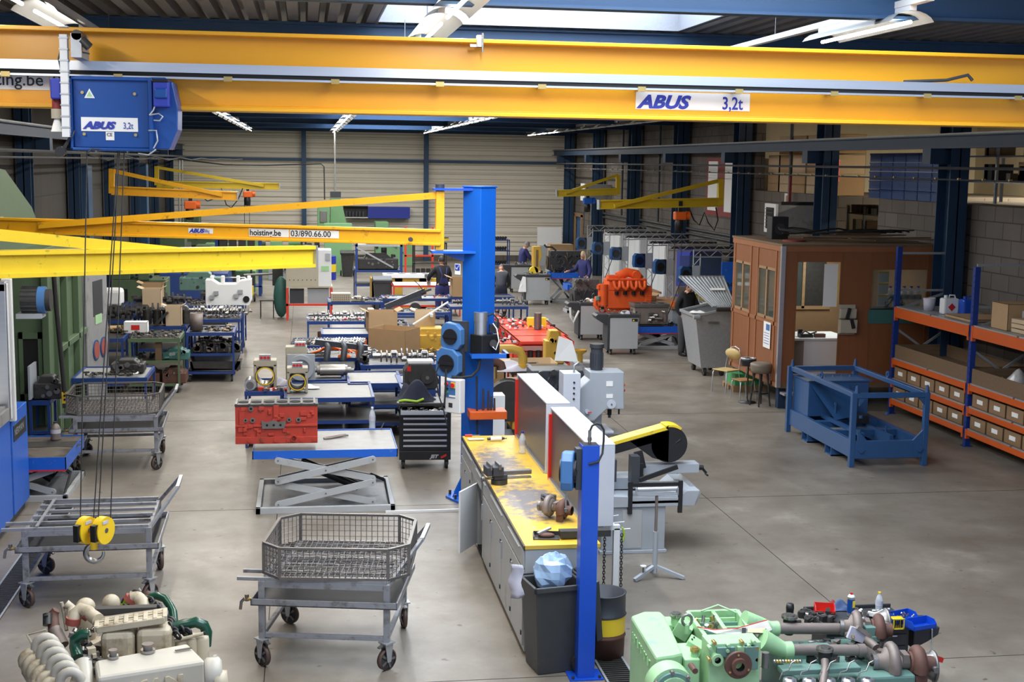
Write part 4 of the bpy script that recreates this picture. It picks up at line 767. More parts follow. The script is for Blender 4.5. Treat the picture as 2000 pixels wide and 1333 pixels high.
for i in range(12):
    p = c0.lerp(c3, r_.uniform(.1, .7)).lerp(c1.lerp(c2, .3), r_.uniform(.1, .6)); b.cyl(Vector((p.x, p.y, .78)), Vector((p.x+r_.uniform(-.04, .04), p.y+r_.uniform(-.03, .03), .85)), r_.uniform(.008, .018), r_.choice(['steel_dark', 'brass', 'rust_grey', 'steel_bright']), 8)
b.tube([Vector((c0.x+.1, c0.y-.05, .86)), Vector((c0.x+.25, c0.y-.03, .9)), Vector((c0.x+.38, c0.y-.12, .86))], .008, 'mint', 6); b.build('valve_parts', t)
# front face with bolts and bronze coupling flange
f0, f1 = Y_(1386, 1259, 9.1), Y_(1487, 1250, 9.1)
b = B(); b.box(f0.x, f1.x, -.5, -.3, .4, f0.z+.0, 'mint'); b.box(f0.x+.05, f0.x+.19, -.53, -.5, f0.z-.1, f0.z-.02, 'teal_mint'); b.box(f0.x+.21, f0.x+.34, -.53, -.5, f0.z-.1, f0.z-.02, 'mint'); b.box(f1.x-.14, f1.x-.03, -.54, -.5, f0.z-.2, f0.z-.02, 'teal_mint'); b.build('front_case', t, bev=.006)
for px, py in ((1397, 1258), (1424, 1263), (1451, 1257), (1474, 1256), (1464, 1264), (1479, 1268), (1479, 1290), (1387, 1291), (1422, 1273), (1388, 1268)):
    q = Y_(px, py, 9.06); b = B(); b.cyl(q, q+Vector((0, .06, 0)), .014, 'brass' if px % 2 else 'mint', 8); b.build('bolt', t)
b = B(); q = Y_(1402, 1291, 9.05); b.pipe(q, q+Vector((0, .06, 0)), .045, .025, 'mint', 20, 'dark_slot'); b.build('sight_port', t)
b = B(); q = Y_(1443, 1301, 9.0); b.pipe(q, q+Vector((0, .03, 0)), .103, .034, 'rust', 36, 'dark_slot'); b.pipe(q+Vector((0, -.035, 0)), q, .062, .034, 'rust', 28, 'dark_slot')
for a_ in (95, 215, 335): b.cyl(q+Vector((.082*math.cos(R(a_)), -.008, .082*math.sin(R(a_)))), q+Vector((.082*math.cos(R(a_)), 0, .082*math.sin(R(a_)))), .009, 'brass', 8)
b.build('coupling_flange', t, bev=.003)
# engine body, manifold collectors, pipes
b = B(); b.box(.0, .95, -.42, .42, .28, .62, 'teal_mint'); b.build('crankcase', t, bev=.02)
for (pa, pb, y, r) in (((1452, 1213), (1506, 1229), 9.9, .055), ((1488, 1250), (1532, 1271), 9.45, .06)):
    A0, A1 = Y_(*pa, y), Y_(*pb, y); b = B(); b.tube([A0, A0.lerp(A1, .6), A1, A1+Vector((.05, 0, 0))], [.085, .07, r, r], 'mint', 18); b.cyl(A1+Vector((-.01, 0, 0)), A1+Vector((.06, 0, 0)), r*1.12, 'mint', 20); b.build('collector', t)
b = B(); b.cyl(Y_(1506, 1228, 9.9), Y_(1650, 1229, 9.9), .046, 'rust_grey', 22); b.cyl(Y_(1643, 1229, 9.9), Y_(1656, 1229, 9.9), .054, 'rust_grey', 22); b.build('exhaust_pipe', t)
b = B(); b.cyl(Y_(1532, 1270, 9.45), Y_(1680, 1271, 9.45), .044, 'rust_grey', 22); b.cyl(Y_(1674, 1271, 9.45), Y_(1688, 1271, 9.45), .052, 'rust_grey', 22); b.build('exhaust_pipe', t)
b = B(); b.tube([Y_(1654, 1228, 9.9), Y_(1668, 1224, 9.9), Y_(1680, 1215, 9.95)], .05, 'rust_grey', 16); b.tube([Y_(1686, 1271, 9.45), Y_(1700, 1280, 9.45), Y_(1712, 1294, 9.4)], .045, 'rust_grey', 16); b.tube([Y_(1652, 1238, 9.85), Y_(1690, 1248, 9.75), Y_(1712, 1268, 9.6)], .04, 'rust_grey', 16); b.build('exhaust_elbow', t)
b = B(); q = Y_(1673, 1240, 9.6); b.cb(q, (.14, .03, .10), 'cloth_pale', ry=R(20)); b.cb(q+Vector((.05, -.02, .03)), (.14, .03, .03), 'steel_bright', ry=R(35)); b.cyl(q+Vector((-.04, -.03, -.02)), q+Vector((-.04, -.02, 0)), .012, 'brass', 8); b.build('clamp_bracket', t)
b = B(); b.box(Y_(1524, 1300, 9.2).x, Y_(1676, 1300, 9.2).x, -.46, -.34, Y_(1600, 1312, 9.2).z, Y_(1600, 1302, 9.2).z, 'teal_mint'); b.build('rocker_cover', t, bev=.006)
b = B(); b.box(Y_(1510, 1252, 9.7).x, Y_(1620, 1252, 9.7).x, -.0, .14, .55, .70, 'teal_mint'); b.build('rocker_cover', t, bev=.01)
for (px, py) in ((1542, 1203), (1611, 1266)):
    yy = 9.95 if py < 1230 else 9.25; q = Y_(px, py, yy); b = B(); b.lathe([(.035, -.16), (.045, -.14), (.05, -.04), (.045, -.02)], q, (0, 0, 1), 'black', 20); b.cyl(q+Vector((0, 0, -.02)), q, .066, 'steel_bright', 28); b.cyl(q, q+Vector((0, 0, .012)), .04, 'steel_bright', 20); b.cyl(q+Vector((.05, 0, -.06)), q+Vector((.10, 0, -.06)), .018, 'black', 10); b.build('filler_cup', t, bev=.002)
q = Y_(1543, 1187, 10.1); b = B(); b.lathe([(.0, .03), (.03, .03), (.034, 0), (.03, -.05), (.0, -.05)], q, (0, 0, 1), 'black', 16); b.build('breather_cap', t)
for i in range(10):
    q = Y_(1513+i*5.6, 1293, 9.22); b = B(); b.sph(q, .016, 'brass' if i % 3 else 'steel_bright', 8, 6); b.build('injector_nut', t)
for i in range(5):
    q = Y_(1535+i*38, 1318, 9.1); b = B(); b.tube([q+Vector((-.05, 0, -.04)), q+Vector((-.03, 0, .02)), q+Vector((.02, 0, .03)), q+Vector((.04, 0, .09)), q+Vector((.09, .02, .10))], .005, 'steel_bright', 6); b.build('injection_pipe', t)
    b = B(); b.lathe([(.02, .04), (.05, .035), (.055, -.02), (.045, -.08)], q+Vector((.02, -.03, -.06)), (0, 0, 1), 'alu', 14); b.build('head_cap', t)
b = B(); q = Y_(1598, 1310, 9.15); b.tube([Y_(1611, 1290, 9.2), Y_(1612, 1305, 9.15), Y_(1606, 1345, 9.0)], .03, 'rust_grey', 12); b.build('breather_pipe', t)
for px, py, y in ((1495, 1280, 9.2),): b = B(); q = Y_(px, py, y); b.cyl(q+Vector((0, 0, -.1)), q+Vector((0, 0, .02)), .028, 'steel', 12); b.build('sensor', t)
turbo(Y_(1738, 1330, 9.35), '', R(-8), 1.15, par=t); turbo(Y_(1670, 1256, 9.85), '', R(-14), 1.0, par=t)
for px, py, y in ((1728, 1218, 10.0), (1820, 1302, 9.35)):
    q = Y_(px, py, y); b = B(); b.lathe([(.05, -.10), (.08, -.07), (.105, -.02), (.11, .0), (.125, .005), (.125, .02), (.04, .025)], q, (1, -.15, .0), 'steel', 26); b.cyl(q+Vector((-.03, -.09, .02)), q+Vector((-.03, -.14, .02)), .025, 'steel', 12); b.build('compressor_cover', t)
b = B(); q = Y_(1715, 1245, 9.75); b.cb(q, (.03, .05, .22), 'steel'); b.cb(q+Vector((-.07, 0, .06)), (.1, .07, .07), 'teal_mint'); b.cb(q+Vector((-.04, -.02, .0)), (.07, .07, .05), 'teal_mint'); b.build('support_bracket', t, bev=.006)
# clear document sleeve on the engine
w0 = thing('document_sleeve', 'clear red-edged plastic sleeve holding a brush on mint green engine', 'sleeve', Z_(1430, 1228, .87)+t.location)
Yw, Zw = loc_fn(w0.location); b = B(); P = [Zw(1362, 1225, .86), Zw(1395, 1231, .88), Zw(1440, 1228, .9), Zw(1498, 1212, .88), Zw(1508, 1230, .88), Zw(1492, 1239, .87), Zw(1400, 1238, .87)]
b.add(P+[p+Vector((0, 0, -.004)) for p in P], [tuple(range(7)), tuple(range(13, 6, -1))], 'bag_clear'); b.build('sleeve', w0)
b = B(); b.tube(P[:4], .005, 'red', 5); b.build('red_edge', w0)
b = B(); b.hexa([Zw(1460, 1236, .885), Zw(1490, 1237, .885), Zw(1496, 1227, .885), Zw(1460, 1229, .885), Zw(1460, 1236, .90), Zw(1490, 1237, .90), Zw(1496, 1227, .9), Zw(1460, 1229, .9)], 'cardboard_pale'); b.build('brush_bristles', w0)
b = B(); b.hexa([Zw(1449, 1240, .885), Zw(1457, 1240, .885), Zw(1457, 1227, .885), Zw(1449, 1227, .885), Zw(1449, 1240, .91), Zw(1457, 1240, .91), Zw(1457, 1227, .91), Zw(1449, 1227, .91)], 'black'); b.build('brush_ferrule', w0)
# tool trolley behind the mint engine
t = thing('tool_trolley', 'dark plastic-topped tool trolley loaded with bins behind mint green engine', 'tool trolley', (4.7, 10.42, 0)); Y_, Z_ = loc_fn(t.location)
b = B(); b.box(-.36, .38, -.22, .12, .12, .60, 'dark_plastic')
b.build('cabinet', t, bev=.01)
for k in range(4): b = B(); b.box(-.33, .35, -.235, -.22, .16+k*.105, .25+k*.105, 'dark_plastic'); d = b.build('drawer', t); b = B(); b.box(-.3, .26, -.245, -.235, .235+k*.105, .247+k*.105, 'alu'); b.build('handle', d)
b = B(); b.box(-.39, .42, -.24, .26, .60, .64, 'dark_plastic'); b.box(-.39, .42, .24, .26, .64, .67, 'dark_plastic'); b.box(-.39, -.37, -.24, .26, .64, .67, 'dark_plastic'); b.build('top_tray', t, bev=.005)
b = B(); b.prism([(.42, .62), (.66, .61), (.65, .54), (.55, .48), (.42, .42)], -.22, .1, 'dark_plastic'); b.build('push_handle', t, bev=.012)
b = B(); b.tube([(.58, -.23, .60), (.585, -.235, .45), (.585, -.235, .32)], .006, 'white', 6); b.build('hook_wire', t)
b = B(); b.cb((.62, -.24, .34), (.14, .03, .04), 'red', ry=R(15)); b.cb((.57, -.24, .36), (.05, .04, .05), 'red'); b.build('red_clamp', t)
for x in (-.3, .32):
    for y in (-.15, .06): b = B(); b.cyl((x-.02, y, .06), (x+.02, y, .06), .06, 'rubber', 16); b.box(x-.03, x+.03, y-.02, y+.02, .06, .13, 'galv'); b.build('caster', t)
TZ = .645
def at(px, py, z=TZ): return GZ(px, py, z)
openbin_ = None
def openbin(loc, w, d, h, mat, lab, rz=0, grp=None, cat='bin', nm='parts_bin', fill=None):
    b = B(); tt = .006; b.box(-w/2, w/2, -d/2, d/2, 0, tt, mat); b.prism([(-d/2, 0), (d/2, 0), (d/2, h), (-d/2*.5, h), (-d/2, h*.55)], -w/2, -w/2+tt, mat, 'x'); b.prism([(-d/2, 0), (d/2, 0), (d/2, h), (-d/2*.5, h), (-d/2, h*.55)], w/2-tt, w/2, mat, 'x'); b.box(-w/2, w/2, d/2-tt, d/2, 0, h, mat); b.box(-w/2, w/2, -d/2, -d/2+tt, 0, h*.55, mat)
    t = thing(nm, lab, cat, loc, rz, grp); b.build('bin_body', t)
    if fill:
        b = B(); r2 = random.Random(int(w*1000))
        for i in range(14): p = Vector((r2.uniform(-w*.35, w*.35), r2.uniform(-d*.35, d*.35), h*.35)); b.cyl(p, p+Vector((r2.uniform(-.03, .03), r2.uniform(-.03, .03), .03)), .007, fill, 6)
        b.build('screws', t)
    return t
openbin(at(1610, 1200), .17, .12, .085, 'red', 'red open parts bin on the dark tool trolley', R(-15))
openbin(at(1762, 1212)+Vector((.0, 0, .0)), .24, .13, .07, 'post_blue', 'blue parts bin holding screws behind yellow rack on tool trolley', R(18), fill='steel_bright')
openbin(at(1797, 1226), .24, .13, .07, 'post_blue', 'empty blue parts bin on the handle end of dark tool trolley', R(15))
t = thing('spray_can', 'tall silver and blue spray can with red nozzle on dark tool trolley', 'spray can', at(1661, 1203)); b = B(); b.cyl((0, 0, 0), (0, 0, .17), .032, 'alu', 20); b.lathe([(.032, .17), (.024, .185), (.012, .19)], (0, 0, 0), (0, 0, 1), 'white', 18); b.build('can', t)
b = B(); b.lathe([(.0325, .03), (.0325, .15)], (0, 0, 0), (0, 0, 1), 'hoist_blue', 20); b.box(.0, .022, -.034, -.028, .08, .14, 'lemon_yellow'); b.build('wrapper', t); b = B(); b.cyl((0, 0, .19), (0, 0, .205), .012, 'red', 10); b.build('nozzle', t)
bottle(at(1716, 1198), 'clear plastic bottle with yellow cap behind the rear turbocharger', .19, .032, cap='lemon_yellow')
t = thing('yellow_rack', 'small yellow wire rack of black bits between the blue parts bins', 'rack', at(1752, 1228)); b = B()
for x in (-.045, .045):
    for y in (-.03, .03): b.box(x-.004, x+.004, y-.004, y+.004, 0, .09, 'lemon_yellow')
for z in (0, .085): b.box(-.05, .05, -.034, -.028, z, z+.01, 'lemon_yellow'); b.box(-.05, .05, .028, .034, z, z+.01, 'lemon_yellow'); b.box(-.05, .05, -.03, .03, z, z+.003, 'lemon_yellow')
b.build('wire_frame', t); b = B()
for i in range(5): b.cyl((-.036+i*.018, 0, 0), (-.036+i*.018, 0, .075), .007, 'black', 8)
b.build('bits', t)
p = at(1573, 1205); b = B(); b.pipe((0, 0, 0), (0, 0, .055), .052, .047, 'steel', 26); tag(b.build('piston_ring_can', loc=p), 'short open steel ring tin on the dark tool trolley', 'tin')
def cloth(loc, sx, sy, h, mat, lab, nm='rag', seed=1, rz=0, cat='rag', par=None):
    r2 = random.Random(seed); n = 12; b = B(); ph = [r2.uniform(0, 6) for _ in range(6)]
    P = []
    for j in range(n+1):
        for i in range(n+1):
            u, v = i/n*2-1, j/n*2-1; e = 1-max(abs(u), abs(v))**3
            P.append((u*sx/2*(1+.12*math.sin(4*v+ph[0])), v*sy/2*(1+.12*math.sin(4*u+ph[1])), .004+h*e*(.45+.3*math.sin(3.2*u+ph[2]+2*v)+.25*math.sin(4.5*v+ph[3]-u))))
    P += [(x, y, 0) for x, y, z in P]; m = (n+1)**2; F = [(j*(n+1)+i, j*(n+1)+i+1, (j+1)*(n+1)+i+1, (j+1)*(n+1)+i) for j in range(n) for i in range(n)]
    b.add(P[:m], F, mat, True); b.add(P[m:], [f[::-1] for f in F], mat)
    o = b.build(nm, loc=loc, rz=rz) if par is None else b.build(nm, par)
    if par is None: tag(o, lab, cat)
    return o
cloth(at(1645, 1190), .18, .12, .09, 'cloth_blue', 'crumpled dark blue rag beside silver spray can on tool trolley', seed=4)
cloth(at(1628, 1185)+Vector((0, .0, 0)), .10, .08, .06, 'brick_red', 'dark red rag behind the red parts bin', seed=9)
# ================= carts =================
def wheel_assy(t, x, y, rz, r=.10, brake=True, matw='tyre'):
    b = B(); mt = Matrix.Translation((x, y, 0)) @ Matrix.Rotation(rz, 4, 'Z')
    b.lathe([(r*.86, -.022), (r, -.018), (r, .018), (r*.86, .022)], (0, 0, r), (1, 0, 0), matw, 28); b.cyl((-.014, 0, r), (.014, 0, r), r*.86, 'dark_plastic', 24)
    for k in range(5): a = 2*PI*k/5; b.bar((-.02, 0, r), (-.02, r*.8*math.cos(a), r+r*.8*math.sin(a)), .02, .008, 'steel', up=(1, 0, 0)); b.bar((.02, 0, r), (.02, r*.8*math.cos(a), r+r*.8*math.sin(a)), .02, .008, 'steel', up=(1, 0, 0))
    b.cyl((-.03, 0, r), (.03, 0, r), .014, 'steel_bright', 8); b.xf(mt); w = b.build('wheel', t)
    b = B(); z1 = 2*r+.05
    for sx in (-.034, .034): b.prism([(-.045, z1), (.045, z1), (.02, r-.02), (-.02, r-.02)], sx-.004, sx+.004, 'galv', 'x')
    b.box(-.055, .055, -.055, .055, z1, z1+.012, 'galv')
    if brake: b.cb((0, -.07, z1-.015), (.03, .06, .012), 'steel', rx=R(20))
    b.xf(mt); b.build('fork', w)
def drip_cart(lab, loc, rz, L_=1.12, D_=1.10, handle=1, mat='cart_grey', grid=True):
    t = thing('wash_cart', lab, 'cart', loc, rz)
    hl, hd = L_/2, D_/2; zt = .76
    b = B()
    for x in (-hl, hl):
        for y in (-hd, hd): b.box(x-.028, x+.028, y-.028, y+.028, .26, zt+.03, mat)
    for z in (.29,): 
        for y in (-hd, hd): b.box(-hl, hl, y-.02, y+.02, z-.02, z+.02, mat)
        for x in (-hl, hl): b.box(x-.02, x+.02, -hd, hd, z-.02, z+.02, mat)
    for y in (-hd, hd): b.box(-hl, hl, y-.02, y+.02, zt-.03, zt+.03, mat)
    for x in (-hl, hl): b.box(x-.02, x+.02, -hd, hd, zt-.03, zt+.03, mat)
    b.build('frame', t, bev=.003)
    b = B(); b.box(-hl-.09, hl+.10, -hd-.06, hd+.06, .575, .585, 'black')
    for y in (-hd-.06, hd+.05): b.box(-hl-.09, hl+.10, y, y+.012, .575, .635, mat)
    for x in (-hl-.09, hl+.09): b.box(x, x+.012, -hd-.06, hd+.06, .575, .635, mat)
    b.build('drip_tray', t)
    b = B(); b.cyl((-hl-.09, -hd+.05, .60), (-hl-.17, -hd+.05, .60), .018, 'brass', 10); b.cyl((-hl-.15, -hd+.05, .64), (-hl-.15, -hd+.05, .58), .02, 'steel', 8); b.tube([(-hl-.17, -hd+.05, .6), (-hl-.20, -hd+.05, .57), (-hl-.21, -hd+.05, .50)], .014, 'steel_bright', 8); b.build('drain_tap', t)
    if grid:
        for k in range(6):
            y = -hd+D_*k/5; b = B(); b.box(-hl-(.22 if k in (0, 1) else 0), hl, y-.018, y+.018, zt+.03, zt+.06, mat); b.build('rail', t)
        b = B(); b.box(-hl+.1, -hl+.13, -hd, hd, zt+.06, zt+.075, mat); b.build('rail', t)
    b = B(); s = handle
    for y in (-hd+.0, hd-.0): b.bar((s*hl, y, zt), (s*(hl+.26), y*.45+.1, zt+.33), .03, .03, mat)
    b.bar((s*(hl+.26), -hd*.45+.1, zt+.33), (s*(hl+.26), hd*.45+.1, zt+.33), .035, .035, 'alu'); b.build('push_handle', t)
    for i, (x, y) in enumerate(((-hl, -hd), (hl, -hd), (-hl, hd), (hl, hd))): wheel_assy(t, x, y, R((50, -40, 65, 20)[i]), brake=True)
    return t
def basket(lab, loc, rz, mat='mesh_steel', w=1.30, d=1.16, h=.27):
    t = thing('wire_basket', lab, 'basket', loc, rz); c = .17; W2, D2 = w/2, d/2
    P = [(-W2+c, -D2), (W2-c, -D2), (W2, -D2+c), (W2, D2-c), (W2-c, D2), (-W2+c, D2), (-W2, D2-c), (-W2, -D2+c)]
    b = B()
    for z, s_ in ((0, .03), (h, .028)):
        for p, q in zip(P, P[1:]+P[:1]): b.bar((*p, z), (*q, z), s_, s_*.8, mat)
    for p in P: b.box(p[0]-.014, p[0]+.014, p[1]-.014, p[1]+.014, 0, h, mat)
    b.build('rim_frame', t)
    b = B()
    for p, q in zip(P, P[1:]+P[:1]):
        p, q = Vector((*p, 0)), Vector((*q, 0)); L2 = (q-p).length; n = max(2, round(L2/.052))
        for i in range(1, n): c_ = p.lerp(q, i/n); b.cyl(c_, c_+Vector((0, 0, h)), .0032, mat, 4, cap=False)
        for z in (.055, .11, .165, .22): b.cyl(p+Vector((0, 0, z)), q+Vector((0, 0, z)), .0032, mat, 4, cap=False)
    b.build('side_mesh', t)
    b = B(); n = 26
    for i in range(1, n):
        x = -W2+w*i/n; e = max(0, abs(x)-(W2-c)); b.tube([(x, -D2+e+(D2-e)*2*k/16, .012+.006*((k+i) % 2)) for k in range(17)], .0042, mat, 4)
    n = 22
    for i in range(1, n):
        y = -D2+d*i/n; e = max(0, abs(y)-(D2-c)); b.tube([(-W2+e+(W2-e)*2*k/16, y, .012+.006*((k+i+1) % 2)) for k in range(17)], .0042, mat, 4)
    b.build('floor_mesh', t); return t
drip_cart('grey drip cart with wire basket in the central aisle before scissor lift', (.26, 11.98, 0), R(-12))
basket('octagonal woven wire basket on the cart in the central aisle', (.32, 11.98, .83), R(-9))
drip_cart('grey drip cart with bare slatted top beside blue washing machine', (-2.2, 13.98, 0), R(1), 1.2, 1.12)
drip_cart('grey drip cart under a wire basket beside green machine', (-2.74, 19.95, 0), R(2), 1.12, 1.15)
basket('darker octagonal wire basket on the cart beside green machine', (-2.78, 19.95, .83), R(2))
# ================= scissor lift and engine block =================
def scissor(lab, loc, rz, w, d, h, base=True, top_h=.09, lvl=2, mtop='steel', side='lift_blue', arm='cabinet_grey', topw=None):
    t = thing('scissor_lift', lab, 'scissor lift', loc, rz); hw, hd = w/2, d/2; zb = .08
    b = B()
    for y in (-hd, hd-.06): b.box(-hw, hw, y, y+.06, 0, zb, arm)
    for x in (-hw, hw-.06): b.box(x, x+.06, -hd, hd, 0, zb, arm)
    b.box(-hw+.06, hw-.06, -hd+.06, hd-.06, 0, .02, 'dirty_grey'); b.build('base_frame', t, bev=.003)
    zt = h-top_h; n = lvl; st = (zt-zb)/n
    for y in (-hd+.10, hd-.10):
        for k in range(n):
            z0, z1 = zb+st*k+.02, zb+st*(k+1)-.02; x0, x1 = -hw*.68, hw*.68
            for (za, zc, off) in ((z0, z1, 0), (z1, z0, .035)):
                b = B(); b.bar((x0, y+off, za), (x1, y+off, zc), .03, .085, arm)
                for x, z in ((x0, za), (x1, zc), (0, (za+zc)/2)): b.cyl((x, y+off-.018, z), (x, y+off+.018, z), .044, arm, 14); b.cyl((x, y+off-.022, z), (x, y+off-.016, z), .012, 'steel', 8)
                b.build('scissor_arm', t)
    b = B(); b.cyl((-hw*.35, 0, zb+st*1.3), (hw*.5, 0, zb+.05), .05, 'black', 14); b.cyl((-hw*.35, .15, zb+st*1.3), (hw*.5, .15, zb+.05), .05, 'black', 14); b.build('hydraulic_cylinder', t)
    b = B()
    for k in range(3): b.tube([(hw*.5, .05*k, zb+.06), (hw*.7, .05*k-.05, zb+.22), (hw*.9, .05*k-.1, zb+.15), (hw*.92, -hd+.1+.04*k, zb)], .012, 'rubber', 6)
    b.build('hose', t)
    if topw: hw, hd = topw[0]/2, topw[1]/2
    b = B(); b.box(-hw, hw, -hd, -hd+.012, zt, h+.015, side); b.box(-hw, hw, hd-.012, hd, zt, h+.015, side); b.box(-hw, -hw+.012, -hd, hd, zt, h+.015, side); b.box(hw-.012, hw, -hd, hd, zt, h+.015, side); b.box(-hw+.012, hw-.012, -hd+.012, hd-.012, h-.02, h, mtop); b.build('platform', t)
    b = B(); b.cyl((hw-.15, hd-.02, h), (hw-.1, hd-.02, h+.1), .008, 'steel', 6); b.build('foot_pedal', t); return t
g0 = GZ(500, 1007); sl = Vector((.24, 17.55, 0))
M('platform_steel', (.25, .24, .225), .5, .25, var=.2, dirt=(.12, .10, .08), dirt_amt=.06)
scissor('low grey scissor lift with blue-edged steel platform carrying a red engine block', sl, 0, 1.78, 1.62, .78, topw=(1.86, 1.35), mtop='platform_steel')
eb = Vector((.78-1.57, 16.95, .0))
p0, p1 = GY(460, 868, 16.95), GY(620, 788, 16.95)
t = thing('engine_block', 'red six-cylinder engine block standing on the scissor lift platform', 'engine block', (p0.x, 16.95, p0.z)); W_, H_ = p1.x-p0.x, p1.z-p0.z
b = B(); b.box(0, W_, 0, .36, 0, H_-.03, 'engine_red')
for x0, x1, z0, z1 in ((.0, W_, .0, .09), (.0, W_, .22, .25), (.05, .12, .25, .45), (.48, .55, .3, .5), (.82, .9, .36, .42), (.82, .9, .30, .34)): b.box(x0, x1, -.018, 0, z0, z1, 'engine_red')
for k in range(6): b.cyl((.28+.165*k-.1, -.03, .05), (.28+.165*k-.1, 0, .05), .032, 'engine_red', 14)
r_ = random.Random(11)
for k in range(34): x, z = r_.uniform(.03, W_-.05), r_.uniform(.08, H_-.08); b.box(x, x+r_.uniform(.02, .07), -r_.uniform(.008, .028), 0, z, z+r_.uniform(.02, .06), 'engine_red')
b.build('block', t, bev=.008)
b = B(); b.box(-.005, W_+.005, -.01, .37, H_-.03, H_-.005, 'steel_dark')
for k in range(6): b.cyl((.1+.165*k, .17, H_-.005), (.1+.165*k, .17, H_+.001), .068, 'dark_slot', 22)
for k in range(7): b.box(.01+.165*k-.01, .01+.165*k+.015, -.01, .37, H_-.006, H_+.006, 'steel')
b.build('deck', t)
for (x, z, r) in ((.20, .46, .035), (.32, .46, .03), (.13, .31, .026), (.22, .31, .034), (.68, .31, .03), (.80, .31, .034)):
    b = B(); b.cyl((x, -.022, z-.0), (x, 0, z), r, 'steel', 8); b.cyl((x, -.024, z), (x, -.02, z), r*.5, 'dark_slot', 12); b.build('port', t)
b = B(); b.prism([(.34, .20), (.62, .20), (.64, .30), (.55, .28), (.48, .31), (.40, .28), (.33, .30)], -.03, 0, 'steel')
for x in (.40, .485, .57): b.cyl((x, -.032, .245), (x, -.028, .245), .016, 'dark_slot', 12)
b.build('oil_gallery', t)
b = B(); b.pipe((.74, -.05, .07), (.74, 0, .07), .042, .03, 'engine_red', 18, 'dark_slot'); b.build('outlet', t)
bottle(GZ(727, 838, .78), 'smoky clear bottle standing at back corner of the lift platform', .31, .045, cap='paper')
p = GZ(655, 856, .782); b = B(); b.tube([(-.16, -.06, .01), (-.08, -.03, .02), (-.03, .0, .02), (.05, .07, .02), (.14, .09, .025), (.17, .06, .02), (.1, .05, .02), (.02, .0, .015), (-.07, -.06, .01), (-.15, -.08, .01)], .014, 'rust_grey', 6); tag(b.build('lifting_strap', loc=p), 'dark brown lifting strap lying on steel platform beside red engine block', 'strap')
b = B(); b.box(-.55, .55, -.014, .014, 0, .03, 'white'); tag(b.build('cable_cover', loc=(1.55, 16.65, 0)), 'white floor cable cover running from scissor lift to bench', 'cable cover')
# ================= central blue jib column =================
t = thing('jib_crane', 'tall blue square jib column with long yellow arm lettered with a phone number', 'jib crane', (2.27, 17.35, 0)); Y_, Z_ = loc_fn(t.location)
mt = Matrix.Rotation(R(42), 4, 'Z')
b = B(); b.box(-.155, .155, -.155, .155, .02, 4.18, 'jib_blue'); b.box(-.17, .17, -.17, .17, 4.18, 4.2, 'jib_blue'); b.xf(mt); b.build('column', t, bev=.012)
b = B(); b.cyl((0, 0, 0), (0, 0, .03), .42, 'jib_blue', 8); b.build('base_plate', t)
for k in range(8):
    a = 2*PI*k/8+.2; b = B(); b.prism([(.15, .03), (.34, .03), (.17, .38)], -.012, .012, 'jib_blue'); b.xf(Matrix.Rotation(a, 4, 'Z')); b.build('gusset', t)
    b = B(); b.cyl((.36*math.cos(a+.35), .36*math.sin(a+.35), .03), (.36*math.cos(a+.35), .36*math.sin(a+.35), .09), .02, 'steel_dark', 6); b.build('anchor_bolt', t)
b = B(); q = Y_(860, 366, 17.3); b.box(q.x-.09, .1, -.12, .12, q.z-.04, q.z-.01, 'post_blue'); b.cyl((q.x-.0, 0, q.z-.05), (q.x, 0, q.z+.04), .06, 'engine_charcoal', 14); q2 = Y_(860, 490, 17.3); b.box(q2.x-.12, .02, -.16, .16, q2.z-.03, q2.z+.0, 'jib_blue'); b.prism([(q2.x+.0, q2.z-.03), (-.05, q2.z-.03), (-.05, q2.z-.2)], -.01, .01, 'jib_blue'); b.build('bearing_plate', t)
b = B(); b.box(q.x-.055, q.x+.055, -.07, .07, q2.z+.01, q.z-.05, 'jib_yellow'); b.build('mast', t, bev=.006)
A0, A1 = Y_(862, 464, 17.3), Y_(2, 440, 18.9)
b = B(); d = (A1-A0); nn = Vector((-d.y, d.x, 0)).normalized()
b.bar(A0, A1, .07, .21, 'jib_yellow'); 
for z in (-.09, .085): b.bar(A0+Vector((0, 0, z)), A1+Vector((0, 0, z)), .14, .035, 'jib_yellow')
b.build('arm', t, bev=.006)
T0, T1 = Y_(866, 381, 17.3), Y_(78, 440, 18.7)
b = B(); b.bar(T0, T1+Vector((0, -.06, 0)), .05, .085, 'jib_yellow'); b.build('tie_bar', t)
b = B(); b.bar(A1, A1+d.normalized()*.02, .15, .23, 'galv'); b.build('end_cap', t)
b = B(); q = Y_(802, 468, 17.24); b.cyl(q+Vector((0, -.03, 0)), q+Vector((0, .06, 0)), .03, 'engine_charcoal', 14); b.build('stop_buffer', t)
an = math.atan2(-d.y, -d.x); u = -d.normalized()
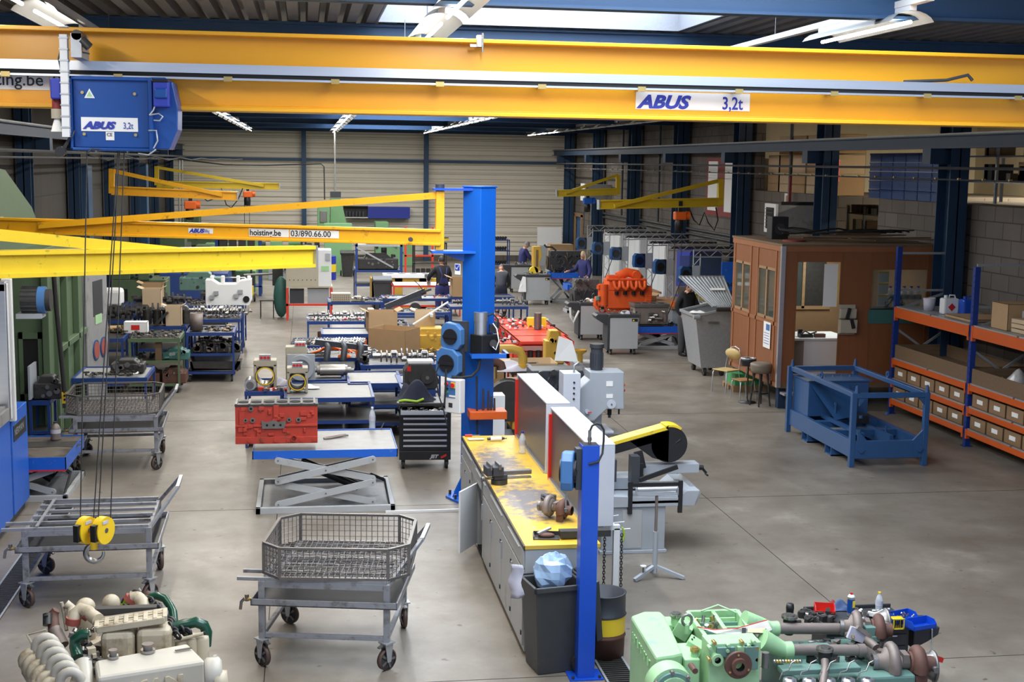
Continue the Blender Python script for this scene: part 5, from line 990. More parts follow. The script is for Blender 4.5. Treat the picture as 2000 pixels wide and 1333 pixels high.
def arm_sign(px0, px1, hh, txt, tmat, nm, sx=1.0, shear=0, off=0, size=.1, dz=0):
    P0, P1 = Y_(px0, 457, 17.3), Y_(px1, 457, 17.3)
    f0 = (px0-862)/(2-862); f1 = (px1-862)/(2-862)
    a0, a1 = A0.lerp(A1, f0), A0.lerp(A1, f1); n_ = Vector((u.y, -u.x, 0)); n_ = n_ if n_.y < 0 else -n_
    b = B(); o = n_*.042
    b.hexa([a0+o+Vector((0, 0, -hh/2+dz)), a1+o+Vector((0, 0, -hh/2+dz)), a1+o*.9+Vector((0, 0, -hh/2+dz)), a0+o*.9+Vector((0, 0, -hh/2+dz)), a0+o+Vector((0, 0, hh/2+dz)), a1+o+Vector((0, 0, hh/2+dz)), a1+o*.9+Vector((0, 0, hh/2+dz)), a0+o*.9+Vector((0, 0, hh/2+dz))], 'paper'); b.build(nm, t)
    for s_, off_x, siz, sxx, sh, of in txt: text(s_, siz, a0+(a1-a0).normalized()*off_x+n_*.046+Vector((0, 0, dz-siz*.34)), (PI/2, 0, an), tmat, t, sx=sxx, shear=sh, off=of)
arm_sign(378, 426, .07, [('ABUS', .015, .07, 1.15, .3, .004), ('500kg', .2, .062, .62, 0, 0)], 'text_blue', 'maker_sign')
arm_sign(496, 573, .105, [('hoisting.be', .01, .11, .90, 0, .002)], 'text_black', 'web_sign')
arm_sign(575, 669, .10, [('03/890.66.00', .012, .11, .95, 0, .001)], 'text_black', 'phone_sign')
# items on the column
def colface(px, py, y): return Y_(px, py, y)
for nm, (px, py), lab in (('upper', (884, 657), 'upper light blue hose reel on the blue jib column'), ('lower', (877, 709), 'lower light blue hose reel on the blue jib column')):
    q = GY(px, py, 17.12); r = thing('hose_reel', lab, 'hose reel', q, R(-38)); reel(r, Matrix.Scale(.98 if nm == 'upper' else 1.1, 4), hub='black')
    b = B(); b.box(-.05, .19, .05, .10, -.2, .2, 'dark_plastic'); b.build('bracket', r)
b = B(); b.tube([GY(x, y, 16.95) for x, y in ((858, 712), (851, 730), (856, 770), (866, 800), (873, 830))], .010, 'rubber', 6); b.tube([GY(x, y, 16.95) for x, y in ((871, 722), (870, 760), (868, 790))], .014, 'rubber', 6); tag(b.build('air_hose'), 'thin black hoses dangling below the hose reels on blue jib column', 'hose')
q = GY(889, 772, 17.0); t2 = thing('switch_box', 'white control box with red knobs on the blue jib column', 'control box', q, R(-42)); b = B(); b.box(-.12, .12, -.06, .06, -.235, .215, 'white'); b.build('case', t2, bev=.012)
b = B(); b.box(-.105, .045, -.066, -.06, -.03, .19, 'reel_blue'); b.build('panel', t2); b = B(); b.box(-.02, .045, -.072, -.066, .10, .18, 'lemon_yellow'); b.cyl((.012, -.09, .14), (.012, -.07, .14), .03, 'red', 14); b.build('main_switch', t2)
b = B(); b.cyl((-.085, -.1, .15), (-.085, -.066, .15), .024, 'red', 14); b.build('stop_button', t2); b = B(); b.cyl((-.075, -.08, .04), (-.075, -.066, .04), .014, 'green_box', 10); b.cyl((-.075, -.08, .085), (-.075, -.066, .085), .014, 'black', 10); b.build('push_button', t2)
b = B(); b.box(-.05, .05, -.068, -.066, -.02, .005, 'paper'); b.box(-.06, -.0, -.064, -.06, -.16, -.10, 'dark_plastic'); b.build('display', t2)
q = GY(894, 526, 17.13); b = B(); b.box(-.045, .045, -.004, .0, -.07, .07, 'paper'); b.box(-.036, .036, -.006, -.004, -.02, .06, 'text_blue'); b.bar((-.02, -.008, .02), (-.003, -.008, -.005), .004, .014, 'paper', up=(0, 1, 0)); b.bar((-.005, -.008, -.005), (.025, -.008, .05), .004, .014, 'paper', up=(0, 1, 0)); o = b.build('inspection_sticker', t, loc=q-t.location, rz=R(-45))
# hydraulic power unit on the column
q = GY(945, 690, 17.25); t2 = thing('hydraulic_unit', 'black hydraulic tank with silver motor on a blue shelf of the jib column', 'hydraulic unit', q, 0)
b = B(); b.box(-.20, .22, -.28, .10, -.02, .0, 'jib_blue'); b.box(-.20, .30, -.30, -.27, -.03, .03, 'jib_blue'); b.box(.26, .30, -.3, .1, -.03, .03, 'jib_blue'); b.build('shelf', t2)
b = B(); b.cb((.0, -.10, .14), (.30, .26, .26), 'black', rz=R(30)); b.build('tank', t2, bev=.01)
b = B(); b.cyl((-.06, -.1, .27), (-.06, -.1, .44), .085, 'alu', 24); b.cyl((-.06, -.1, .44), (-.06, -.1, .56), .092, 'alu', 24); b.build('motor', t2, bev=.01)
b = B(); b.cb((.09, -.14, .35), (.08, .08, .10), 'black'); b.cyl((.14, -.12, .28), (.14, -.12, .44), .025, 'engine_charcoal', 10); b.cyl((.09, -.24, .16), (.09, -.20, .16), .035, 'steel', 14); b.cyl((.09, -.26, .16), (.09, -.23, .16), .05, 'dark_plastic', 14); b.build('valve_block', t2)
b = B(); b.tube([(.09, -.2, .42), (.13, -.27, .36), (.16, -.28, .2), (.12, -.28, .08), (.08, -.26, .12)], .008, 'paper', 6); b.tube([(.0, -.1, .5), (.1, -.1, .54), (.17, -.1, .46), (.18, -.1, .35)], .014, 'rubber', 6); b.build('hose', t2)
b = B(); b.tube([GY(x, y, 17.0)+Vector((0, .0, 0)) for x, y in ((938, 700), (934, 722), (922, 735), (900, 738), (882, 736))], .018, 'rubber', 6); b.tube([GY(x, y, 17.05) for x, y in ((931, 735), (932, 850))], .014, 'rubber', 6); tag(b.build('cable_bundle'), 'thick black cable bundle wrapped around the blue jib column', 'cable')
q0, q1 = GY(917, 820, 17.0), GY(990, 803, 17.0); t2 = thing('drill_bit_shelf', 'orange shelf holding long drill bits on the jib column', 'shelf', q0); b = B(); b.box(0, q1.x-q0.x, -.03, .28, 0, .105, 'rack_orange'); b.build('shelf', t2, bev=.006); b.v
for i, (px, h) in enumerate(((943, .30), (953, .27), (959, .20), (965, .17))): b = B(); x = GY(px, 803, 17.1).x-q0.x; b.cyl((x, .08, .10), (x, .08, .10+h), .016, 'steel_dark', 8, r1=.012); o = b.build('drill_bit', t2)
# black tool chest
q = Vector((1.72, 19.3, 0)); t = thing('tool_chest', 'black roller tool chest with silver drawer fronts beside the jib column', 'tool chest', q, R(-4)); 
b = B(); b.box(-.36, .40, -.23, .23, .14, .90, 'black'); b.box(-.36, .40, -.245, -.23, .14, .27, 'black'); b.build('cabinet', t, bev=.006)
for k in range(7):
    z = .30+k*.082; b = B(); b.box(-.30, .36, -.245, -.23, z, z+.072, 'black'); d = b.build('drawer', t); b = B(); b.box(-.30, .34, -.262, -.245, z+.04, z+.068, 'alu'); b.build('drawer_handle', d)
b = B(); b.box(-.33, .30, -.50, -.1, .88, .90, 'black'); b.box(-.34, .31, -.52, -.50, .87, .93, 'alu'); b.box(-.34, -.32, -.5, -.1, .88, .93, 'black'); b.box(.29, .31, -.5, -.1, .88, .93, 'black'); d = b.build('open_drawer', t)
b = B(); r_ = random.Random(2)
for i in range(30): x, y = r_.uniform(-.28, .25), r_.uniform(-.47, -.2); a = r_.uniform(0, 3); b.cyl((x, y, .91), (x+.06*math.cos(a), y+.03*math.sin(a), .915), .008, r_.choice(['steel_bright', 'steel', 'black', 'steel_bright']), 6)
b.build('hand_tools', d)
b = B(); b.box(-.40, .42, -.26, .26, .95, 1.0, 'steel_dark'); b.build('top_tray', t, bev=.01)
for x, y in ((-.3, -.18), (.34, -.18), (-.3, .18), (.34, .18)):
    b = B(); b.cyl((x-.02, y, .06), (x+.02, y, .06), .06, 'rubber', 16); b.box(x-.03, x+.03, y-.02, y+.02, .06, .14, 'steel_dark'); b.build('caster', t)
text('JET', .07, (.10, -.25, .17), FRONT, 'alu', t, shear=.3, sx=1.1, off=.004); b = B(); b.prism([(.26, .16), (.34, .20), (.33, .23), (.25, .19)], -.25, -.246, 'red'); b.build('logo_flash', t)
cloth((1.60, 19.3, 1.0), .55, .42, .34, 'navy_cloth', 'dark navy jacket heaped on top of the black tool chest', 'jacket', 3, cat='jacket')
b = B(); b.tube([(-.28, -.16, .02), (-.2, -.2, .04), (-.12, -.19, .03), (-.02, -.21, .02), (.08, -.17, .05)], .02, 'lime', 6); tag(b.build('reflective_trim', loc=(1.62, 19.25, 1.0)), 'lime yellow trim peeking from under the navy jacket', 'trim')
# ---------------- wall and column jibs ----------------
def jib(lab, pm, arm, tie, mat, hh, hoist=None, rzc=0):
    # pm: mast top/bottom pixels at depth; arm/tie: (px, py, y) pairs
    o = GY(*pm[1]); t = thing('swivel_jib_crane', lab, 'jib crane', o); L = lambda a: GY(*a)-o
    b = B(); m0, m1 = L(pm[0]), L(pm[1]); b.bar(m0, m1, .14, .14, mat); b.build('mast', t)
    a0, a1 = L(arm[0]), L(arm[1]); b = B(); b.bar(a0, a1, hh*.35, hh, mat)
    for z in (-.42, .42): b.bar(a0+Vector((0, 0, z*hh)), a1+Vector((0, 0, z*hh)), hh*.7, hh*.16, mat)
    b.build('arm', t); t0, t1 = L(tie[0]), L(tie[1]); b = B(); b.bar(t0, t1, .05, hh*.42, mat); b.build('tie_bar', t)
    dd = (a1-a0).normalized(); b = B(); b.bar(a1, a1+dd*.03, hh*.75, hh*1.05, 'galv'); b.build('end_cap', t); return t
jib('lemon yellow jib arm crossing the left foreground above green machine', ((-150, 440, 12.9), (-150, 560, 12.9)), ((-150, 520, 12.7), (606, 501, 16.6)), ((-150, 445, 12.6), (505, 508, 16.0)), 'lemon_yellow', .265)
for (lab, pm, arm, tie, m_) in (
    ('brown-yellow wall jib arm with orange hoist below it, nearer on the dark wall', ((218, 330, 37.), (218, 378, 37.)), ((218, 372, 37.), (463, 383, 37.)), ((216, 333, 37.), (434, 381, 36.9)), 'jib_yellow'),
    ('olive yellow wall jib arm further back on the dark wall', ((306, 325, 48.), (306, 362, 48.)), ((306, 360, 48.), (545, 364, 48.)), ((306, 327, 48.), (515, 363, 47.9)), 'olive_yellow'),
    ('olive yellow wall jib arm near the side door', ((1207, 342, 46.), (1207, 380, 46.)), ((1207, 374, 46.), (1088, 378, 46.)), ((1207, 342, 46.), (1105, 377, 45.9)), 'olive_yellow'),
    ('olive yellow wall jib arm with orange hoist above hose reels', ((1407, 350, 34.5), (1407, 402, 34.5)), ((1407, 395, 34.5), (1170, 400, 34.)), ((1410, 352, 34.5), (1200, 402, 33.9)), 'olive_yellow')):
    jib(lab, pm, arm, tie, m_, .24)
def chain_hoist(px, py, y, lab, mat='orange', zc=1.2):
    o = GY(px, py, y); t = thing('chain_hoist', lab, 'hoist', o); b = B(); b.box(-.16, .16, -.12, .12, -.12, .10, mat); b.cyl((.16, 0, 0), (.26, 0, 0), .11, mat, 16); b.build('body', t, bev=.03)
    b = B(); b.box(-.05, .05, -.04, .04, .1, .38, 'black'); b.build('trolley', t); b = B(); b.lathe([(.0, -.42), (.11, -.40), (.12, -.2), (.1, -.12)], (-.02, 0, 0), (0, 0, 1), 'black', 12); b.build('chain_bag', t)
    b = B(); b.cyl((-.12, 0, -.1), (-.13, 0, -zc), .012, 'iron', 5); b.cyl((.05, -.05, -.1), (.05, -.05, -zc*.9), .01, 'iron', 5); b.build('chain', t); return t
chain_hoist(372, 400, 37., 'orange chain hoist under the brown-yellow wall jib', zc=.6); chain_hoist(484, 379, 48., 'small orange chain hoist hanging from the farther olive wall jib')
chain_hoist(1328, 421, 34.3, 'orange chain hoist under the olive wall jib near the blue column'); chain_hoist(1148, 392, 46., 'small blue chain hoist below the wall jib by the side door', 'lift_blue')
b = B(); b.tube([GY(x, y, 34.3) for x, y in ((1345, 405), (1355, 430), (1366, 440), (1376, 415), (1383, 435), (1395, 450), (1402, 430), (1398, 405))], .02, 'rubber', 5); tag(b.build('festoon_cable'), 'looping dark festoon cable below the olive wall jib', 'cable')
b = B(); b.tube([GY(x, y, 47.5) for x, y in ((390, 380), (405, 393), (420, 388), (432, 368), (442, 400), (452, 406), (465, 390), (474, 368))], .02, 'rubber', 5); tag(b.build('festoon_cable'), 'looping dark festoon cable below the farther olive wall jib', 'cable')
b = B(); b.tube([GY(x, y, 30.) for x, y in ((92, 540), (92, 672))], .012, 'brass', 5); tag(b.build('hoist_chain'), 'thin hoist chain hanging in front of the green machine', 'chain')
t = thing('load_hook', 'small steel load hook hanging by green machine side', 'hook', GY(91, 678, 30)); b = B(); b.cyl((0, 0, 0), (0, 0, .2), .05, 'brass', 10); b.build('swivel', t); hookc(t, (0, 0, -.05), 3.0, 'steel')
# ================= people =================
def skin(name, chains, mat, parent, sub=1):
    me = bpy.data.meshes.new(name); vs, es, rs, idx = [], [], [], {}
    for ch in chains:
        prev = None
        for p, r in ch:
            k = tuple(round(c, 4) for c in p)
            if k not in idx: idx[k] = len(vs); vs.append(p); rs.append(tuple(v*1.28 for v in r) if isinstance(r, tuple) else r*1.28)
            if prev is not None and prev != idx[k]: es.append((prev, idx[k]))
            prev = idx[k]
    me.from_pydata(vs, es, []); o = bpy.data.objects.new(name, me); COL.objects.link(o); o.parent = parent
    o.modifiers.new('skin', 'SKIN')
    for i, r in enumerate(rs): me.skin_vertices[0].data[i].radius = (r, r) if not isinstance(r, tuple) else r; me.skin_vertices[0].data[i].use_root = (i == 0)
    s = o.modifiers.new('sub', 'SUBSURF'); s.levels = sub; s.render_levels = sub; me.materials.append(_M[mat])
    bpy.context.view_layer.update(); ev = o.evaluated_get(bpy.context.evaluated_depsgraph_get()); nm = bpy.data.meshes.new_from_object(ev)
    o.modifiers.clear(); o.data = nm; nm.materials.clear(); nm.materials.append(_M[mat])
    for p in nm.polygons: p.use_smooth = True; p.material_index = 0
    return o
def person(lab, loc, rz, h=1.78, lean=0.0, top='overall_blue', legs='overall_blue', hair='hair_dark', arms=None, head_tilt=0, long_hair=False, bib=False, glasses=False, shoe='black'):
    # local frame: facing +Y, right side is +X
    t = thing('person', lab, 'person', loc, rz); s = h/1.78
    V = lambda x, y, z: Vector((x*s, y*s, z*s))
    def up(x, y, z):   # lean the upper body forward about the hips
        a = lean; dz = z-.95; return V(x, y+dz*math.sin(a), .95+dz*math.cos(a)+(y*0))
    arms = arms or {1: ((.24, .02, 1.12), (.22, .16, .90)), -1: ((-.24, .02, 1.12), (-.22, .16, .90))}
    neck, chest, hip = up(0, .0, 1.48), up(0, .0, 1.28), V(0, 0, .95)
    def leg(sx): return [(V(0, 0, .95), .13*s), (V(sx*.09, 0, .88), .10*s), (V(sx*.11, .02, .5), .07*s), (V(sx*.12, -.02, .10), .05*s)]
    def arm(sx):
        sh = up(sx*.17, 0, 1.42); e, w = (Vector(p)*s for p in arms[sx]); return sh, e, w
    hc = up(0, .03+.10*head_tilt, 1.64-.03*head_tilt)
    body = [[(hip, .11*s), (up(0, 0, 1.12), .11*s), (chest, .12*s), (up(0, 0, 1.40), .09*s), (neck, .055*s), (up(0, .015+.05*head_tilt, 1.54), .052*s)], leg(1), leg(-1)]
    for sx in (1, -1):
        sh, e, w = arm(sx); hd = (w-e).normalized()
        body.append([(up(0, 0, 1.40), .09*s), (sh, .05*s), (e, .038*s), (w, .027*s), (w+hd*.05*s, .032*s), (w+hd*.09*s, .026*s)])
        base = w+hd*.09*s; sd = hd.cross(Vector((0, 0, 1))).normalized() if abs(hd.z) < .9 else Vector((1, 0, 0))
    bo = skin('body', body, 'skin', t)
    for sx in (1, -1):
        sh, e, w = arm(sx); hd = (w-e).normalized(); sd = Vector((0, 1, 0)) if abs(hd.z) > .7 else Vector((1, 0, 0)); base = w+hd*.085*s; cur = hd.cross(sd).normalized()
        for k in range(4): b = B(); p = base+sd*((k-1.5)*.02*s); L2 = (.07, .085, .08, .06)[k]*s; b.tube([p, p+hd*L2*.5, p+hd*L2*.85+cur*L2*.35], [.010*s, .009*s, .007*s], 'skin', 6); b.build('finger', bo)
        b = B(); b.tube([w+hd*.03*s, w+hd*.06*s-sd*.04*s*sx, w+hd*.09*s-sd*.05*s*sx], [.012*s, .011*s, .009*s], 'skin', 6); b.build('thumb', bo)
    b = B(); b.sph((0, 0, 0), (.078*s, .098*s, .118*s), 'skin', 18, 12); b.lathe([(.014*s, 0), (.004*s, .03*s)], (0, .088*s, -.01*s), (0, 1, -.25), 'skin', 8)
    for sx in (1, -1): b.sph((sx*.079*s, -.005, -.005), (.012*s, .02*s, .03*s), 'skin', 8, 6); b.sph((sx*.03*s, .085*s, .018*s), .010*s, 'paper', 8, 6); b.sph((sx*.03*s, .093*s, .018*s), .005*s, 'text_black', 6, 4)
    b.box(-.025*s, .025*s, .086*s, .094*s, -.055*s, -.048*s, 'copper_band')
    hm = Matrix.Translation(hc) @ Matrix.Rotation(-lean-head_tilt*.8, 4, 'X'); b.xf(hm); b.build('head', bo)
    b = B(); n = 16; P = []
    for i in range(9):
        th = PI*.60*i/8
        for j in range(n):
            ph = 2*PI*j/n; yf = math.sin(ph)
            tt = th*(1.0 if yf < .2 else 1-.42*yf); P.append((.086*s*math.sin(tt)*math.cos(ph), .106*s*math.sin(tt)*yf-.006*s, .128*s*math.cos(tt)+.004*s))
    b.add(P, [(i*n+j, (i+1)*n+j, (i+1)*n+(j+1) % n, i*n+(j+1) % n) for i in range(8) for j in range(n)], hair, True)
    if long_hair: b.tube([(0, -.05*s, .02*s), (0, -.07*s, -.08*s), (0, -.06*s, -.19*s)], [.085*s, .085*s, .05*s], hair, 12); b.tube([(.075*s, 0, .05*s), (.085*s, -.01, -.08*s), (.07*s, -.02*s, -.17*s)], .03*s, hair, 8); b.tube([(-.075*s, 0, .05*s), (-.085*s, -.01, -.08*s), (-.07*s, -.02*s, -.17*s)], .03*s, hair, 8)
    b.xf(hm); b.build('hair', t)
    if glasses: b = B(); [b.box(sx*.03*s-.02*s, sx*.03*s+.02*s, .1*s, .105*s, .005*s, .03*s, 'black') for sx in (1, -1)]; b.box(-.08*s, -.078*s, 0, .1*s, .02*s, .025*s, 'black'); b.box(.078*s, .08*s, 0, .1*s, .02*s, .025*s, 'black'); b.xf(hm); b.build('glasses', t)
    tr = [[(up(0, 0, .86), (.155*s, .14*s)), (up(0, 0, 1.0), (.152*s, .135*s)), (up(0, 0, 1.2), (.16*s, .13*s)), (up(0, -.005, 1.38), (.15*s, .115*s)), (up(0, 0, 1.47), .075*s)]]
    for sx in (1, -1):
        sh, e, w = arm(sx); tr.append([(up(0, -.005, 1.38), (.15*s, .115*s)), (sh, .073*s), (sh.lerp(e, .5), .062*s), (e, .056*s), (w-(w-e).normalized()*.01, .042*s)])
    skin('shirt', tr, top, t)
    lg = [[(V(0, 0, 1.12), .12*s), (V(0, 0, .93), .14*s)]]
    for sx in (1, -1): lg.append([(V(0, 0, .93), .15*s), (V(sx*.10, 0, .80), .105*s), (V(sx*.115, .02, .5), .078*s), (V(sx*.12, -.0, .03), .062*s)])
    skin('trousers', lg, legs, t)
    if bib:
        b = B()
        for sx in (1, -1): b.tube([up(sx*.09, -.145, 1.05), up(sx*.06, -.16, 1.25), up(sx*.11, -.10, 1.44), up(sx*.11, .06, 1.46)], .018*s, legs, 6)
        b.hexa([up(-.13, -.15, 1.0), up(.13, -.15, 1.0), up(.13, -.10, 1.0), up(-.13, -.10, 1.0), up(-.09, -.165, 1.16), up(.09, -.165, 1.16), up(.09, -.1, 1.16), up(-.09, -.1, 1.16)], legs); b.build('bib', t)
    for sx in (1, -1): b = B(); b.sph((sx*.12*s, .05*s, .045*s), (.05*s, .14*s, .05*s), shoe, 12, 8); b.build('shoe', t)
    return t
person('person in black sweater and navy bib overalls seen from behind at the red-legged table', (3.9, 37.9, 0), R(15), 1.84, .08, 'shirt_black', 'overall_blue', 'hair_dark', {-1: ((-.34, .16, 1.18), (-.28, .36, 1.05)), 1: ((.3, .16, 1.18), (.2, .36, 1.05))}, bib=True)
person('person in dark jacket with cropped hair bending over the blue table', (5.72, 38.6, 0), R(-8), 1.62, .5, 'jacket_dark', 'navy_cloth', 'hair_short', {-1: ((-.27, .42, 1.02), (-.2, .6, .88)), 1: ((.27, .42, 1.02), (.2, .6, .88))}, head_tilt=.8)
person('grey-haired person with glasses in blue coverall working at the yellow engine part', (7.72, 47., 0), R(-80), 1.76, .15, 'overall_blue', 'overall_blue', 'hair_grey', {-1: ((-.24, .22, 1.16), (-.14, .42, 1.22)), 1: ((.24, .22, 1.14), (.14, .42, 1.12))}, head_tilt=.5, glasses=True)
person('person with long blond hair in navy coverall standing behind dark engine', (8.75, 41.0, 0), R(125), 1.80, .06, 'overall_blue', 'overall_blue', 'hair_blond', {-1: ((-.30, .05, 1.15), (-.32, .2, .95)), 1: ((.32, .12, 1.14), (.36, .36, 1.12))}, long_hair=True)
person('person in black shirt and grey trousers with hand in pocket behind the metal skip', (8.95, 30.3, 0), R(-150), 1.82, .04, 'shirt_black', 'trouser_grey', 'hair_dark', {1: ((.30, -.02, 1.16), (.22, .1, .95)), -1: ((-.27, .12, 1.14), (-.2, .34, 1.08))}, head_tilt=.5)
# ================= blue skid frame =================
t = thing('skid_frame', 'blue welded steel transport frame with corner pins on the open floor', 'steel frame', (8.17, 18.62, 0))
w, d = 1.17, 2.68
b = B()
for x in (0, w):
    for y in (0, d): b.box(x-.04, x+.04, y-.04, y+.04, 0, 1.14, 'skid_blue')
for x in (-.002, w-.038): b.box(x, x+.076, .041, d-.041, 1.062, 1.138, 'skid_blue'); b.box(x, x+.076, .041, d-.041, .13, .40, 'skid_blue')
for y in (-.038, d-.038): b.box(.041, w-.001, y, y+.076, 1.062, 1.138, 'skid_blue'); b.box(.041, w-.001, y, y+.076, .13, .40, 'skid_blue')
b.build('frame', t, bev=.006)
b = B(); b.box(.06, w-.06, d-.72, d, .40, .98, 'skid_blue'); b.build('tank', t, bev=.006)
b = B(); b.box(.04, w, d-.74, d+.02, .98, 1.0, 'skid_blue')
for k in range(6): b.cyl((.2+.15*k, d-.3, 1.0), (.2+.15*k, d-.3, 1.03), .015, 'steel', 6)
b.build('tank_cover', t)
b = B(); b.quad([(.08, d-.72, .95), (.75, d-.72, .95), (.70, d-1.25, .5), (.3, d-1.3, .45)], 'skid_blue'); b.box(.3, .36, .35, d-.7, .38, .44, 'skid_blue'); b.box(w-.4, w-.34, .35, d-.7, .2, .4, 'skid_blue'); b.box(.08, w, .9, 1.0, .28, .38, 'skid_blue'); b.box(.08, w, 1.6, 1.75, .28, .38, 'skid_blue'); b.box(.6, .8, 1.2, 1.45, .42, .55, 'black'); b.build('cross_member', t)
for x, y in ((.35, .75), (.35, 1.5), (.28, .35), (w-.35, .6)): b = B(); b.cyl((x, y, .35), (x, y, .72 if y > .6 else .5), .018, 'skid_blue', 8); b.cyl((x, y, .68), (x, y, .72), .03, 'skid_blue', 8); b.build('threaded_rod', t)
for x, y in ((.04, 0), (w, 0), (.04, d), (w, d)): b = B(); b.cyl((x, y, 1.14), (x, y, 1.25), .035, 'skid_blue', 12, r1=.018); b.build('corner_pin', t)
for x in (.04, w): b = B(); b.pipe((x-.012, d*.52, 1.19), (x+.012, d*.52, 1.19), .055, .028, 'skid_blue', 18); b.build('lifting_lug', t)
for x in (.13, w-.1): b = B(); b.cyl((x, -.06, .27), (x, -.04, .27), .05, 'skid_blue', 16); b.build('hub_disc', t)
for y in (.75, 1.75): b = B(); b.box(-.01, w+.05, y, y+.26, .0, .02, 'skid_blue'); b.box(-.01, w+.05, y, y+.02, 0, .14, 'skid_blue'); b.box(-.01, w+.05, y+.24, y+.26, 0, .14, 'skid_blue'); b.build('fork_pocket', t)
for x, s in ((.08, 1), (w-.04, -1)): b = B(); b.prism([(x, .40), (x+s*.16, .40), (x, .56)], -.03, -.0, 'skid_blue'); b.prism([(x, 1.06), (x+s*.10, 1.06), (x, .94)], -.03, 0, 'skid_blue'); b.build('gusset', t)
# ================= office cabin =================
cx0, cx1, cy0, cy1, cz0, cz1 = 8.7, 11.8, 23.3, 26.15, .40, 3.06
t = thing('office_cabin', 'brown wood-panelled office cabin raised on steel legs by the block wall', 'cabin', (cx0, cy0, 0)); W_, D_ = cx1-cx0, cy1-cy0
b = B(); b.box(0, W_, 0, D_, cz0, cz0+.08, 'oldwood'); b.build('floor_slab', t)
b = B()
for x0, x1, z0, z1 in ((0, .30, .48, cz1), (.30, 1.15, 2.77, cz1), (1.15, 1.76, .48, cz1), (1.76, 2.86, 2.63, cz1), (1.76, 2.86, .48, 1.62), (2.86, W_, .48, cz1)): b.box(x0, x1, 0, .05, z0, z1, 'cab_panel')
for x in (.28, 1.15, 1.74, 2.86): b.box(x-.012, x+.012, -.012, 0, .48, cz1, 'cab_panel')
b.build('front_wall', t)
b = B(); b.box(-.0, W_, -.02, 0, cz1-.1, cz1, 'cab_trim'); b.box(-.02, 0, 0, D_, cz1-.1, cz1, 'cab_trim'); b.box(-.03, .05, -.03, -.0, cz0+.02, cz1, 'alu'); b.box(-.03, -.02, -.0, .05, cz0+.02, cz1, 'alu'); b.build('edge_trim', t)
b = B()
for y0, y1, z0, z1 in ((0, D_, .42, 1.63), (0, D_, 2.62, cz1), (0, .30, 1.63, 2.62), (1.33, 1.72, 1.63, 2.62), (2.72, D_, 1.63, 2.62)): b.box(0, .05, y0, y1, z0, z1, 'cab_panel')
for y in (.30, 1.33, 1.72, 2.72): b.box(-.015, 0, y-.03, y+.03, .42, cz1-.1, 'cab_trim')
b.box(-.015, 0, 0, D_, 1.55, 1.62, 'cab_trim'); b.box(-.015, 0, 0, D_, .42, .50, 'cab_trim'); b.build('side_wall', t)
b = B(); b.box(.05, W_-.05, D_-.05, D_, .48, cz1, 'handle_yellow' if 0 else 'boxwood'); b.box(W_-.05, W_, 0, D_, .48, cz1, 'boxwood'); b.build('back_wall', t)
b = B(); b.box(-.03, W_+.03, -.03, D_+.03, cz1, cz1+.04, 'oldwood'); b.build('roof', t)
for y0, y1 in ((.30, 1.33), (1.72, 2.72)):
    b = B(); ym = (y0+y1)/2
    for a in (y0, ym-.03, y1-.06): b.box(-.005, .045, a, a+.06, 1.63, 2.62, 'wood')
    for z in (1.63, 2.57): b.box(-.005, .045, y0, y1, z, z+.05, 'wood')
    wn = b.build('window_frame', t); b = B(); b.box(.018, .024, y0+.05, y1-.05, 1.68, 2.58, 'glass'); b.build('pane', wn)
b = B(); b.box(1.76, 2.86, .02, .026, 1.9, 2.63, 'glass'); b.build('front_pane', t)
b = B(); b.box(1.72, 2.9, -.02, .03, 1.62, 1.88, 'teal_bench'); b.box(1.72, 2.9, -.0, .4, 1.86, 1.9, 'black'); b.build('counter', t)
b = B(); b.box(1.0, 1.5, D_-.07, D_-.05, 1.6, 2.6, 'glass'); b.box(1.0, 2.0, D_-.06, D_-.05, 1.65, 2.6, 'steel_dark'); b.box(1.48, 1.54, D_-.09, D_-.05, 1.6, 2.7, 'wood'); b.box(.95, 2.1, D_-.09, D_-.05, 1.58, 1.65, 'wood'); b.build('rear_window', t)
for x, y in ((.06, .1), (.06, D_-.2), (W_-.2, .1), (W_-.2, D_-.2)): b = B(); b.box(x, x+.14, y, y+.14, 0, .40, 'column_blue'); b.build('support_leg', t)
b = B(); b.box(.05, 1.2, -.25, -.0, .3, .34, 'dirty_grey'); b.build('step', t)
area('cabin_lamp_light', (cx0+1.6, cy0+1.5, cz1-.06), .2, 1.2, 42, (.95, 1, .93))
t = thing('cabin_lamp', 'fluorescent lamp inside the brown office cabin', 'lamp', (cx0+1.6, cy0+1.5, cz1-.05)); B().box(-.1, .1, -.6, .6, .0, .04, 'white').build('fixture', t)
t = thing('office_desk', 'white angled office desk seen through cabin doorway', 'desk', (cx0+.55, cy0+.5, .48)); b = B(); b.box(-.15, 1.2, .25, 1.3, .72, .76, 'white'); b.build('desktop', t); b = B(); b.box(.25, 1.0, .30, .9, .12, .72, 'paper'); b.box(.32, .95, .36, .9, 0, .12, 'paper'); b.build('pedestal', t); b = B(); b.box(-.1, -.06, .4, 1.3, 0, .72, 'paper'); b.build('side_panel', t)
t = thing('computer_monitor', 'black computer monitor on the white office desk', 'monitor', (cx0+.45, cy0+1.35, 1.24), R(30)); B().box(-.25, .25, -.02, .02, .12, .48, 'black').build('screen', t); B().cyl((0, 0, 0), (0, 0, .15), .03, 'black', 8).build('stand', t)
bottle((cx0+.55, cy0+.85, 1.242), 'clear water bottle with blue cap on the white office desk', .34, .048)
